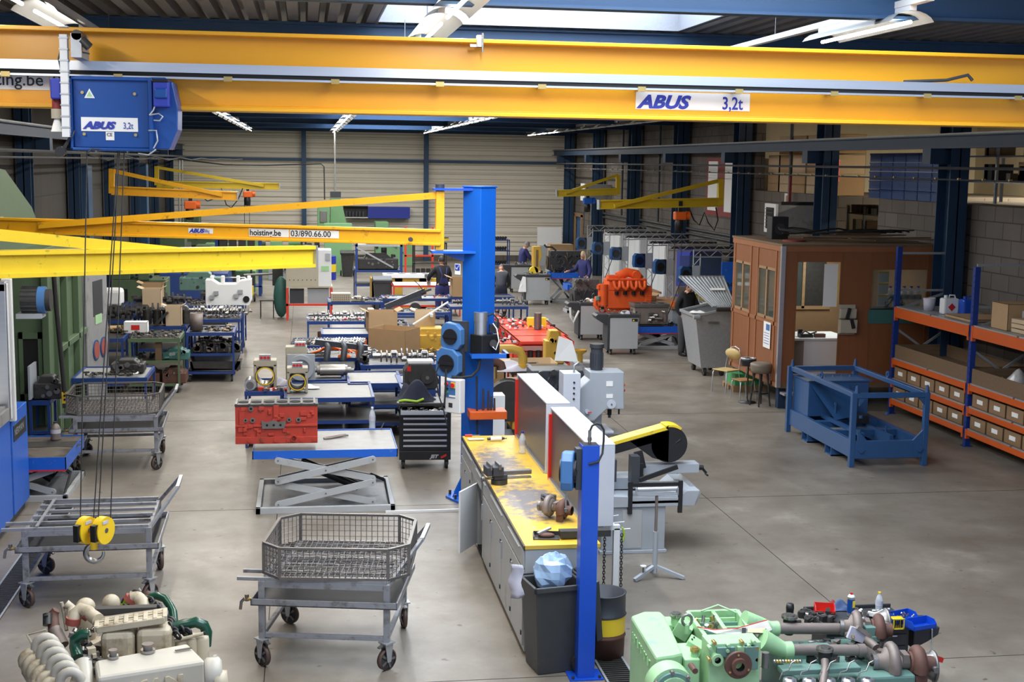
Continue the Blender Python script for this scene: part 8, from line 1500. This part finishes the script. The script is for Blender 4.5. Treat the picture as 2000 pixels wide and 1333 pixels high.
b = B(); b.box(0, .006, -.82, -.1, 1.02, 1.22, 'black'); b.build('name_plate', t); text('NERMAN', .12, (.008, -.79, 1.09), (PI/2, 0, PI/2), 'galv', t, sx=1.1)
t = thing('valve_manifold', 'grey plate and small brass valve mounted low beside drip cart', 'valve', (-3.35, 13.2, 0)); b = B(); b.box(-.2, 0, -.1, .3, 0, .75, 'dirty_grey'); b.build('bracket', t); b = B(); b.cyl((0, .1, .6), (.2, .1, .5), .05, 'galv', 10); b.cyl((.1, .1, .75), (.12, .1, .62), .03, 'red', 8); b.build('valve_body', t)
t = thing('washing_cabin', 'big dull green industrial washing cabin with ribbed doors behind the blue machine', 'washing cabin', (-3.95, 20.8, 0))
b = B(); b.box(-2.0, 0, 0, 3.6, 0, 3.1, 'green_mach'); b.build('body', t, bev=.01)
b = B(); b.prism([(-1.6, 2.9), (2.0, 2.9), (2.0, 3.05), (1.0, 3.7), (-.8, 4.3), (-1.6, 4.35)], -2.0, -.3, 'green_mach', 'x'); b.build('hood', t)
b = B(); b.box(0, .10, -.1, .35, 0, 2.9, 'green_mach'); b.box(0, .16, .3, .42, 0, 2.85, 'green_mach'); b.box(0, .10, 1.5, 1.62, 0, 2.7, 'green_mach'); b.box(0, .10, 2.6, 2.72, 0, 2.7, 'green_mach'); b.box(0, .10, .3, 3.5, 2.6, 2.72, 'green_mach'); b.box(0, .10, .3, 3.5, 1.4, 1.5, 'green_mach'); b.box(0, .1, .8, .9, 0, 2.6, 'green_mach'); b.build('door_ribs', t, bev=.008)
b = B(); b.box(-.30, -.08, -.02, 0, .9, 1.75, 'dark_slot'); w = b.build('side_hatch', t); b = B(); [b.box(*a, -.04, 0, *z, 'green_mach') for a, z in (((-.36, -.30), (.8, 1.85)), ((-.08, -.02), (.8, 1.85)), ((-.36, -.02), (.8, .9)), ((-.36, -.02), (1.75, 1.85)))]; b.build('hatch_frame', w)
b = B(); b.tube([GY(x, y, 20.2) for x, y in ((105, 535), (110, 600), (117, 670), (126, 768))], .035, 'rubber', 8); tag(b.build('pendant_cable'), 'thick black cable hanging before the green washing cabin', 'cable')
t = thing('pendant_control', 'yellow pendant control with black buttons hanging by the green cabin', 'pendant', GY(127, 775, 20.2)); b = B(); b.box(-.04, .04, -.03, .03, -.10, .07, 'handle_yellow'); b.box(-.035, .035, -.03, .03, -.17, -.1, 'iron'); b.build('case', t); b = B(); b.cyl((0, -.04, .02), (0, -.03, .02), .018, 'black', 10); b.cyl((0, -.04, -.04), (0, -.03, -.04), .018, 'black', 10); b.build('button', t)
t = thing('electric_cabinet', 'tall grey electric cabinet with window and two round gauges', 'cabinet', (-4.0, 24.9, 0), R(-8)); b = B(); b.box(-.35, .12, -.4, .9, 0, 2.45, 'dirty_grey'); b.box(.12, .16, -.4, .9, .5, 2.45, 'dirty_grey'); b.build('case', t, bev=.01); b = B(); b.box(.16, .165, .0, .6, 1.6, 2.25, 'dark_plastic'); b.box(.165, .17, .1, .5, 1.45, 1.62, 'mint'); b.build('window', t)
for y in (.1, .55): b = B(); b.cyl((.15, y, .98), (.18, y, .98), .19, 'reel_navy', 20); b.cyl((.175, y, .98), (.185, y, .98), .16, 'copper_band', 20); b.build('gauge', t)
pL, wL = lift(-70, 128, 985, .58, 'blue-edged lift table with oily top beside blue washing machine', d=1.45, top='oily_steel')
cloth(pL+Vector((.9, .9, .0)), .8, .35, .006, 'iron', 'dark oil stain spread on the oily lift table', 'oil_stain', 61, cat='stain'); bottle(pL+Vector((.95, 1.2, .0)), 'dark steel pump bottle standing on the oily lift table', .26, .07, 'iron', 'rust_grey')
p, w, t = table(56, 92, 786, .55, 'small blue stand with dark gear between blue machine and green cabin', shelves=(.4,)); lump(p+Vector((.05, .1, .02)) , .4, .3, .35, 'dark geared part on the small blue stand', 71, 'iron'); tag(B().box(0, .03, 0, .5, 0, .5, 'machine_grey').build('grey_plate', loc=p+Vector((.02, -.1, .05))), 'upright grey plate beside the dark geared part', 'plate')
p, w, t = table(140, 285, 742, 1.3, 'blue-edged trolley with shiny rods behind the rear wire basket', h=.85, top='dirty_grey', shelves=(.3,)); lump(p+Vector((.55, .5, .02)), .55, .4, .22, 'black casting with bright bore on the blue-edged trolley', 72, 'iron', 'steel_bright'); bits(p+Vector((.15, .05, .02)), .9, .4, 'shiny small rods on the blue-edged trolley', 120, ('steel_dark', 'steel_bright', 'iron'), 50)
# three columns of loaded trolleys
def row(spec):
    for (x0, x1, y, d, lab, kw) in spec: p, w, t = table(x0, x1, y, d, lab, wheels=True, nm='parts_trolley', cat='trolley', **kw); yield p, w, t
R1 = list(row(((363, 457, 652, 1.1, 'nearest blue trolley of the aisle-side column with oil pan below', dict(shelves=(.55, .18), h=1.0)), (378, 468, 626, 1.2, 'second blue trolley of the aisle-side column', dict(shelves=(.5, .2), h=1.1)), (362, 476, 600, 1.3, 'third blue trolley of aisle-side column, carrying white engine block', dict(shelves=(.5, .2), h=1.1)))))
p, w, t = R1[0]; b = B(); b.lathe([(0, 0), (.13, 0), (.13, .35), (.12, .35), (.11, .02)], (.18, .4, 0), (0, 0, 1), 'rust_grey', 18); tag(b.build('steel_pot', loc=p+ZP*10), 'brown cylindrical steel pot on nearest aisle-side trolley', 'pot'); bits(p+Vector((.35, .1, .02)), w-.4, .8, 'dark hand tools on nearest aisle-side trolley', 121, ('iron', 'steel_dark', 'cardboard_pale'), 50, .03)
for z, sd in ((.58, 1), ): 
    for k in range(4): lump(p+Vector((.12+.25*k, .15, z-1.0)), .2, .3, .22, 'dark pump casting, %s from the left on middle shelf of nearest aisle-side trolley' % ORD[k], 130+k, 'iron', 'rust_grey')['group'] = 'pump castings on nearest aisle-side trolley'
b = B(); P = p+Vector((.02, .05, .22-1.0)); b.prism([(0, .3), (.08, .02), (.95, 0), (1.1, .26), (1.02, .26), (.9, .04), (.12, .06), (.05, .32)], 0, .7, 'rust_grey'); b.box(.05, 1.05, .64, .7, .02, .3, 'galv'); b.box(.05, 1.05, 0, .03, .02, .2, 'iron'); tag(b.build('oil_pan', loc=P), 'long oil pan lying on bottom shelf of the nearest trolley', 'oil pan')
p, w, t = R1[1]; crank(p+Vector((.25, .6, .02)), .95, 'bright crankshaft on second aisle-side trolley', s=1.3, throws=6); crank(p+Vector((-.15, .75, .02)), 1.1, 'paler crankshaft lying behind the bright crankshaft', s=1.3, throws=7); bits(p+ZP*11, w, .5, 'bearing caps along the edge of second aisle-side trolley', 122, ('steel', 'steel_bright', 'steel_dark'), 60); bits(p+Vector((.05, .1, -.58)), w-.1, .8, 'black odds and ends on shelf of second aisle-side trolley', 123, ('iron', 'black'), 50, .2, 1.5)
p, w, t = R1[2]; t = thing('engine_block', 'white painted engine block with round port on third aisle-side trolley', 'engine block', p+Vector((.45, .1, .02))); b = B(); b.prism([(0, 0), (1.0, 0), (1.05, .12), (1.05, .62), (.8, .58), (.7, .5), (.3, .5), (.15, .6), (0, .6)], 0, .45, 'paper'); [b.box(x, x+.08, .1, .3, .5, .68, 'paper') for x in (.1, .35, .7, .95)]; b.build('block', t, bev=.015); b = B(); b.cyl((.93, -.03, .15), (.93, 0, .15), .075, 'dark_slot', 16); [b.box(x, x+.1, -.06, 0, z, z+.09, 'galv') for x, z in ((.1, .15), (.2, .25), (.65, .18), (.75, .28))]; b.build('port', t)
bits(p+ZP*11, .45, .9, 'dark valves left of the white engine block', 124, ('iron', 'steel_dark', 'steel'), 40, .08); b = B(); b.box(0, .3, 0, .3, 0, .35, 'cream'); tag(b.build('cream_canister', loc=p+Vector((.1, -.5, -.35))), 'cream square canister below the white engine block', 'canister')
R2 = list(row(((251, 350, 664, 1.1, 'green-framed trolley at the front of middle column', dict(mat='green_mach', shelves=(.6, .15), h=1.05)), (266, 362, 640, 1.1, 'second trolley of middle column with dark pistons', dict(shelves=(.5,), h=1.0)), (262, 362, 618, 1.2, 'third trolley of middle column with bearing housings', dict(shelves=(.5,), h=1.0)), (250, 356, 600, 1.2, 'fourth trolley of middle column with dull crankshaft', dict(shelves=(.5,), h=1.0)))))
p, w, t = R2[0]; bits(p+ZP*11, w, .9, 'sorted bolts and pins on the green-framed trolley', 125, ('steel_dark', 'steel', 'iron', 'rust_grey'), 90, .03); lump(p+Vector((.6, .2, -.43)), .5, .4, .22, 'teal pump with round port on green trolley shelf', 73, 'teal_bench', 'galv'); tag(B().box(0, .12, 0, .1, 0, .42, 'oldwood').build('wood_block', loc=p+Vector((.48, .1, -.43))), 'upright wooden block on green trolley shelf', 'block'); bits(p+Vector((.05, .1, -.43)), w-.1, .8, 'dark manifolds on the green trolley shelf', 126, ('teal_bench', 'iron', 'steel_dark'), 40, .1, 1.4); [lump(p+Vector((.1+.5*k, .1, -.88)), .45, .5, .3, 'rusty exhaust casting on the %s of the green trolley bottom shelf' % ('left', 'right')[k], 76+k, 'rust')for k in range(2)]
p, w, t = R2[1]; liners(p+Vector((.18, .45, .02)), 5, 'dark piston sleeve on middle column trolley', 'piston sleeves on middle column trolley', .09, .3, 'steel_dark', .2); cbox(p+Vector((w-.25, .2, .02)), .32, .3, .42, 'upright open cardboard carton at the end of dark pistons', 0, 'cardboard_pale', True); b = B(); b.bar((.3, 0, .05), (.55, 0, .3), .25, .05, 'iron'); tag(b.build('steel_wedge', loc=p+Vector((.1, .05, .02))), 'slanted dark steel bar before the piston sleeves', 'bar')
p, w, t = R2[2]; [tag(B().pipe((0, 0, .1), (0, .2, .1), .10, .06, 'steel', 16, 'dark_slot').build('bearing_housing', loc=p+Vector((.3+.26*k, .1, .02))), 'steel bearing ring behind piston sleeves, %s from the left' % ORD[k], 'bearing', 'bearing rings behind piston sleeves') for k in range(4)]; camsh(p+Vector((.1, .6, .02)), 1.3, 'dull camshaft behind the bearing rings', 0, 'steel_dark'); tag(B().box(0, .34, 0, .2, 0, .09, 'lime').build('lime_case', loc=p+Vector((w-.4, .05, .02))), 'lime green case at the end of bearing rings', 'case')
p, w, t = R2[3]; crank(p+Vector((.1, .3, .02)), 1.35, 'dull crankshaft with wide webs on fourth middle trolley', s=1.6, mat='steel_dark', throws=4); bits(p+Vector((0, .7, .02)), w, .5, 'heap of dark rods behind the dull crankshaft', 127, ('iron', 'steel_dark', 'steel'), 60, .2, 1.5)
R3 = list(row(((165, 240, 664, 1.5, 'large blue trolley beside the grey electric cabinet', dict(h=1.05, shelves=(.5, .15))), (165, 248, 628, 1.4, 'blue trolley heaped with crankshafts beside electric cabinet', dict(h=1.05, shelves=(.4,))))))
p, w, t = R3[0]; cbox(p+Vector((.85, .9, .02)), .45, .3, .22, 'white and red printed carton on trolley by electric cabinet', 0, 'paper', extra='red'); cbox(p+Vector((.3, 1.2, .02)), .5, .4, .08, 'flat wooden lid on trolley by electric cabinet', 0, 'cardboard'); bits(p+Vector((.0, .6, .02)), w, .9, 'scrap steel parts around the white and red carton', 128, ('steel', 'steel_bright', 'steel_dark', 'brass'), 50, .15)
p, w, t = R3[1]; [crank(p+Vector((-.1+.08*k, .2+.35*k, .02)), 1.5, ['front', 'middle', 'back'][k]+' dark crankshaft heaped on the trolley by electric cabinet', s=1.5, mat='steel_dark', throws=6) for k in range(3)]; cbox(p+Vector((1.25, 1.4, .02)), .4, .4, .55, 'upright brown carton behind the heaped crankshafts', 0, 'cardboard_pale', True)
t = thing('wrapped_part', 'white wrapped machine part behind the heaped crankshafts', 'wrapped part', GZ(195, 600, .95)); B().box(-.45, .5, 0, .6, 0, .42, 'paper').build('wrapping', t, bev=.08)
table(160, 240, 602, 1.2, 'blue table under the white wrapped part', h=.94)
cbox(GZ(314-15, 592, .9), .5, .45, .5, 'open brown carton before the flat blue cover', 0, 'cardboard', True); table(268, 330, 596, 1.0, 'small blue table under the open brown carton', h=.88)
tag(B().hexa([(0, 0, 0), (2.2, 0, 0), (2.2, 2.0, 0), (0, 2.0, 0), (.1, .1, .75), (2.1, .1, .75), (2.1, 2.0, .8), (.1, 2.0, .8)], 'cart_blue').build('blue_cover', loc=(-4.45, 40.8, .3)), 'big flat dark blue steel cover lying behind loaded trolleys', 'cover')
tag(B().box(-4.3, -2.4, 41, 42.6, 0, .3, 'wood').build('timber_base'), 'timber base under the flat blue cover', 'pallet')
# green machines along the left wall
def gmachine(x, y, w, d, h, lab, seed, mat='green_mach', nm='lathe', cat='lathe'):
    t = thing(nm, lab, cat, (x, y, 0)); r2 = random.Random(seed); b = B(); b.box(0, w, 0, d, 0, h*.55, mat); b.box(0, w*.35, 0, d, h*.55, h, mat); b.build('bed', t, bev=.02)
    b = B(); b.box(w*.5, w*.7, -.05, d, h*.55, h*.78, mat); b.cyl((w*.35, d*.4, h*.75), (w*.42, d*.4, h*.75), .16, 'steel', 16); b.cyl((w*.8, d*.4, h*.75), (w, d*.4, h*.75), .12, mat, 12); b.build('headstock', t, bev=.01)
    b = B(); [b.cyl((x_, -.06, z_), (x_, 0, z_), r2.uniform(.02, .07), r2.choice(('iron', 'steel', 'black', 'red')), 10) for x_, z_ in [(r2.uniform(.05, w), r2.uniform(.2, h*.6)) for _ in range(10)]]; b.box(w*.15, w*.3, -.02, 0, h*.25, h*.42, 'dark_slot'); b.build('controls', t)
gmachine(-3.9, 46, 2.2, 1.0, 1.3, 'bright green lathe bed behind the flat blue cover', 1, 'green_light'); gmachine(-5.4, 38.2, 1.5, 1.2, 2.0, 'tall green machine with slanted side near the left trolleys', 2); gmachine(-5.3, 50, 2.6, 1.0, 1.7, 'dark green lathe by far left wall', 3); gmachine(-2.6, 54, 2.4, 1.0, 1.6, 'green milling machine near the back wall, left', 4, 'green_light'); gmachine(-5.0, 56.5, 1.8, 1.2, 2.2, 'green grinding machine in the back left corner', 5); gmachine(3.0, 57.5, 1.6, 1.2, 1.9, 'light green machine behind the red frame near back wall', 6, 'green_light')
for k, (x, y) in enumerate(((-1.4, 50.5), (-.5, 57.5), (-3.9, 53.2))): gmachine(x, y, 1.1, .8, 1.2, ['grey-green machine base right of the bright green lathe', 'low dark machine before the radial drill', 'low green machine between two lathes'][k], 10+k, ('machine_grey', 'iron', 'green_light')[k], 'machine_tool', 'machine')
t = thing('radial_drill', 'tall light green drilling machine column near the back wall', 'drilling machine', GZ(655, 522)); b = B(); b.box(-.55, .65, 0, 1.2, 0, .3, 'green_light'); b.prism([(-.25, .3), (.55, .3), (.5, 1.8), (.25, 2.9), (-.2, 2.9)], .2, .9, 'green_light'); b.build('column', t, bev=.03)
b = B(); b.box(-.75, -.25, -.2, .6, 1.7, 2.6, 'green_light'); b.cyl((-.5, .1, 1.1), (-.5, .1, 1.75), .09, 'iron', 12); b.box(-.65, -.35, -.24, -.2, 1.9, 2.4, 'steel'); b.build('drill_head', t, bev=.02); b = B(); b.box(-.2, .25, .2, .5, 2.95, 3.2, 'engine_charcoal'); b.cyl((0, .3, 3.2), (0, .3, 6.0), .035, 'galv', 6); b.build('motor', t)
tag(B().box(0, 1.1, 0, .6, 0, 2.0, 'green_light').build('green_cabinet', loc=(.75, 53.6, 0)), 'light green tall cabinet below the drilling machine', 'cabinet')
wheelie((1.62, 52.2, 0), 'black lidded wheelie bin by the light green cabinet', 0, False, 1.1, 'iron'); t = thing('oil_drum', 'dark blue drum with yellow print beside cream cabinet', 'drum', (.86, 50.8, 0)); B().cyl((0, 0, 0), (0, 0, .9), .29, 'text_blue', 20).build('shell', t); B().lathe([(.292, .3), (.292, .6)], (0, 0, 0), (0, 0, 1), 'lemon_yellow', 20).build('print_band', t)
t = thing('hanging_shelf', 'blue-fronted wall shelf on the cream back wall', 'shelf', (1.7, 60.3, 1.95)); B().box(1.1, 3.0, 0, .64, 0, .5, 'text_blue').build('front', t); b = B(); b.box(0, 1.1, 0, .3, 0, .04, 'white'); b.box(0, 1.1, 0, .3, .5, .54, 'iron'); b.box(0, 1.1, .25, .3, 0, .5, 'iron'); [b.box(.1+.15*k, .17+.15*k, 0, .2, .04, .3, 'engine_charcoal') for k in range(6)]; b.build('compartment', t)
t = thing('parts_washer', 'cream cabinet on a red steel table left of parts tables', 'parts washer', (-.55, 37.6, 0)); b = B(); b.box(0, 1.3, 0, .9, .93, .97, 'cream'); b.build('table_top', t); [B().box(x, x+.06, y, y+.06, 0, .93, 'red_table').build('leg', t) for x in (0, 1.24) for y in (0, .84)]; B().box(0, 1.3, 0, .04, .42, .48, 'red_table').build('rail', t); b = B(); b.box(0, .9, .05, .85, .97, 1.95, 'cream'); b.box(.9, 1.27, .05, .85, .97, 2.0, 'white'); [b.cyl((.1+.12*k, .04, 1.15), (.1+.12*k, .05, 1.15), .015, 'iron', 8) for k in range(7)]; b.build('cabinet', t, bev=.01); b = B(); b.box(.98, 1.2, .04, .05, 1.4, 1.55, 'mint'); b.box(1.1, 1.24, .03, .05, 1.7, 1.9, 'galv'); b.build('notice', t); b = B(); b.box(.6, 1.2, .1, .7, .48, .9, 'machine_grey'); b.box(.1, .5, .1, .7, .48, .85, 'engine_charcoal'); b.build('tub', t)
t = thing('folding_stool', 'dark wire chair with blue sack left of cream cabinet', 'chair', (-1.1, 38.3, 0)); b = B(); b.box(-.2, .2, -.2, .2, .5, .53, 'steel_dark'); [b.cyl((x, y, 0), (x, y, .5), .012, 'iron', 6) for x in (-.18, .18) for y in (-.18, .18)]; b.build('frame', t); b = B(); b.sph((.4, .1, .6), (.22, .2, .6), 'teal_bench', 14, 10); b.build('blue_sack', t)
b = B(); [b.cyl((-.7, .2*k, 1.2+.25*k), (.1, .2*k, 1.25+.25*k), .035, 'steel', 8) for k in range(3)]; b.box(.1, .4, 0, .6, .9, 1.8, 'iron'); tag(b.build('spindle_unit', loc=(-1.05, 38.6, 0)), 'dark machine with protruding spindles left of cream cabinet', 'machine')
p, w, t = table(694, 786, 529, 1.6, 'blue rack carrying engine parts and white cylinder head', h=1.0, shelves=(.5,), nm='parts_rack', cat='rack'); [B().box(x, x+.08, 0, .08, 1.0, 1.9, 'cart_blue').build('upright', t) for x in (0, w-.08)]; B().box(0, w, 0, 1.2, 1.78, 1.84, 'galv').build('upper_shelf', t); B().bar((.05, -.01, 1.75), (w-.3, -.01, 1.1), .03, .05, 'galv').build('brace', t)
t = thing('four_bore_head', 'white four-bore cylinder head on the blue rack', 'cylinder head', (2.35, 40.55, .955)); B().box(0, w, 0, .5, .0, .12, 'paper').build('plate', t); b = B(); [b.cyl((w*(.15+.235*k), .2, .12), (w*(.15+.235*k), .2, .125), .13, 'dark_slot', 20) for k in range(4)]; b.build('bore', t)  # white cylinder head, a flat casting with four bores
lump(p+Vector((.1, .3, .02)), 1.3, .6, .5, 'dark engine block inside the blue rack', 81, 'steel_dark'); lump(p+Vector((.35, .3, .85)), 1.0, .5, .45, 'black and silver engine on top of blue rack', 82, 'iron', 'steel_bright')
t = thing('engine_stand', 'ochre welded engine frame standing before the blue rack', 'frame', (2.0, 40.6, 0)); b = B(); b.box(0, 2.4, 0, .1, .75, .95, 'cat_yellow'); b.box(0, 2.4, 0, .1, 0, .15, 'cat_yellow'); [b.box(x, x+.25, 0, .1, 0, .95, 'cat_yellow') for x in (0, .7, 1.45, 2.15)]; [b.box(x, x+.1, 0, 1.2, .0, .9, 'cat_yellow') for x in (0, 2.3)]; b.build('frame', t, bev=.01)
wheelie(Vector((2.27, 39.7, 0)), 'dark grey lidded wheelie bin before the ochre frame', 0, False, 1.15)
p, w, t = table(768, 900, 558, 1.2, 'white-topped red-legged workbench before the bib overalls person', mat='red_table', top='white', tray=False, shelves=(.3,), h=.92); b = B(); b.box(-.05, .05, -.05, .2, 0, .28, 'galv'); b.box(-.12, .12, 0, .1, .2, .3, 'steel'); tag(b.build('small_vice', loc=p+Vector((1.05, .1, .02))), 'small grey vice on the white-topped red workbench', 'vice')
t = thing('parts_shelf', 'dark open shelf with long yellow board on top beyond the red bench', 'shelf', GZ(808, 552)); b = B(); [b.box(x, x+.05, y, y+.05, 0, 1.5, 'iron') for x in (0, 1.2) for y in (0, .7)]; b.build('upright', t); [B().box(0, 1.25, 0, .75, z, z+.03, 'iron').build('shelf', t) for z in (.1, .7, 1.45)]; b = B(); b.bar((-.15, .1, 1.55), (1.3, .3, 1.62), .4, .08, 'lemon_yellow'); b.bar((-.15, .1, 1.6), (1.3, .3, 1.67), .35, .05, 'iron'); b.build('yellow_board', t); b = B(); [b.box(.1+.2*k, .25+.2*k, .1, .4, .13, .5, 'iron') for k in range(5)]; b.build('canisters', t)
t = thing('steel_gantry', 'tall red steel frame with white panel near the back wall', 'frame', GZ(790, 535)); b = B(); [b.box(x, x+.08, 0, .08, 0, 1.9, 'red_table') for x in (0, 1.1)]; b.box(0, 1.2, 0, .08, 1.3, 1.4, 'red_table'); b.box(0, 1.2, 0, .08, .7, .76, 'red_table'); b.build('frame', t); B().box(-.1, .6, -.02, .1, 1.5, 1.8, 'paper').build('panel', t)
t = thing('service_cart', 'blue three-shelf cart with dark parts against the back wall', 'cart', (7.75, 56.2, 0)); b = B(); [b.box(x, x+.04, y, y+.04, .12, 1.25, 'cart_blue') for x in (0, .9) for y in (0, .55)]; b.build('frame', t); [B().box(0, .94, 0, .59, z, z+.03, 'cart_blue').build('shelf', t) for z in (.15, .75, 1.2)]; b = B(); [b.cyl((.1+.11*k, .3, z), (.14+.11*k, .25, z+.12), .05, 'steel_dark', 8) for k in range(7) for z in (.2, .8, 1.24)]; b.build('parts', t); [B().cyl((x, y, .07), (x+.04, y, .07), .07, 'rubber', 12).build('caster', t) for x in (0, .9) for y in (.05, .5)]
tag(B().box(0, 1.1, 0, .1, 0, .8, 'white').build('whiteboard', loc=(10.2, 58.0, .9)), 'white rectangular panel at the right end of back wall', 'panel'); tag(B().box(0, 1.1, 0, .5, 0, .9, 'machine_grey').build('panel_stand', loc=(10.2, 57.9, 0)), 'grey stand below the white panel near back wall', 'stand'); cbox((9.7, 50.0, .9), .9, .6, .55, 'cardboard box beyond the dark oily engine', 0, 'cardboard'); tag(B().box(-.5, .5, -.4, .4, 0, .9, 'machine_grey').build('box_stand', loc=(9.7, 50.0, 0)), 'grey stand under the far cardboard box', 'stand')
t = thing('pallet_jack', 'black hand pallet jack handle with yellow part beside the aisle', 'pallet jack', (-1.75, 42.8, 0)); B().tube([(0, 0, .2), (.05, 0, 1.3)], .03, 'iron', 8).build('handle', t); B().box(-.15, .1, -.1, .1, .2, .5, 'handle_yellow').build('pump', t); [B().cyl((x, 0, .12), (x+.06, 0, .12), .12, 'rubber', 16).build('wheel', t) for x in (-.2, .1)]; B().box(-1.3, -.1, -.3, .3, .08, .16, 'iron').build('fork', t)
p, w, t = table(415, 470, 560, 1.2, 'grey trolley with round-backed machine and tube handle beside aisle', h=.95, mat='galv', top='galv', nm='parts_trolley', cat='trolley'); lump(p+Vector((-.8, -1.2, .0)), 1.1, .6, .5, 'teal and dark machine head in front of grey trolley', 83, 'teal_mint', 'iron'); B().tube([(.1, 0, .95), (.15, 0, 1.2), (.9, 0, 1.2), (1.0, 0, .95)], .025, 'alu', 6).build('push_handle', t)
p, w, t = table(392, 440, 575, 1.0, 'low dark table holding the teal machine head', h=.93, mat='iron')
t = thing('blue_rack', 'tall blue rack of dark bins far behind the white engine block', 'rack', (-2.95, 44.5, 0)); b = B(); [b.box(x, x+.1, y, y+.1, 0, 2.0, 'cart_blue') for x in (0, 1.4) for y in (0, .8)]; b.build('upright', t); [B().box(0, 1.5, 0, .9, z, z+.04, 'cart_blue').build('shelf', t) for z in (.3, .9, 1.5, 1.95)]; b = B(); [b.box(.15+.3*k, .38+.3*k, .05, .5, z, z+.3, 'iron') for k in range(4) for z in (.34, .94, 1.54)]; b.build('bins', t)
for (x, y, z0, mm, lab) in ((-5.2, 33.6, 4.55, 'cable', 'black cable drooping along the dark concrete wall'),):
    b = B(); b.tube([(x+.2*k, y+1.8*k, z0-.12*math.sin(k*1.5)**2) for k in range(14)], .025, 'rubber', 5); tag(b.build('power_cable'), lab, mm)
b = B(); b.tube([GY(x, y, 55) for x, y in ((330, 308), (380, 315), (440, 322), (520, 323), (600, 321), (627, 320), (633, 326), (634, 390))], .03, 'rubber', 6); tag(b.build('power_cable'), 'thin black power cable sagging across the cream back wall', 'cable')
for k, (px, nm2) in enumerate(((350, 'left'), (356, 'right'))): b = B(); b.cyl(GY(px, 312, 58), GY(px, 516, 58), .035, 'galv', 6); tag(b.build('standpipe'), ['vertical grey pipe nearest the left corner of back wall', 'second vertical grey pipe beside the corner one'][k], 'pipe')

bits(at(1568, 1222), .34, .22, 'steel odds and ends left of the red parts bin on tool trolley', 140, ('steel', 'iron', 'steel_bright', 'steel_dark'), 30, .06)
bits(at(1668, 1216), .42, .2, 'sockets and white scraps between spray can and yellow rack', 141, ('steel_bright', 'paper', 'iron', 'steel'), 30, .06)
bits((-1.72, 9.55, .74), .34, .5, 'dark fittings wedged between the ribbed heads and green pipe', 142, ('iron', 'steel_dark', 'rust_grey', 'steel'), 70, .16, 1.2)
bits((3.85, 9.42, .63), .8, .42, 'bolts and pipe stubs lying in the valley of the mint green engine', 143, ('iron', 'steel_dark', 'steel', 'steel_bright', 'rust_grey'), 90, .05, 1.1)
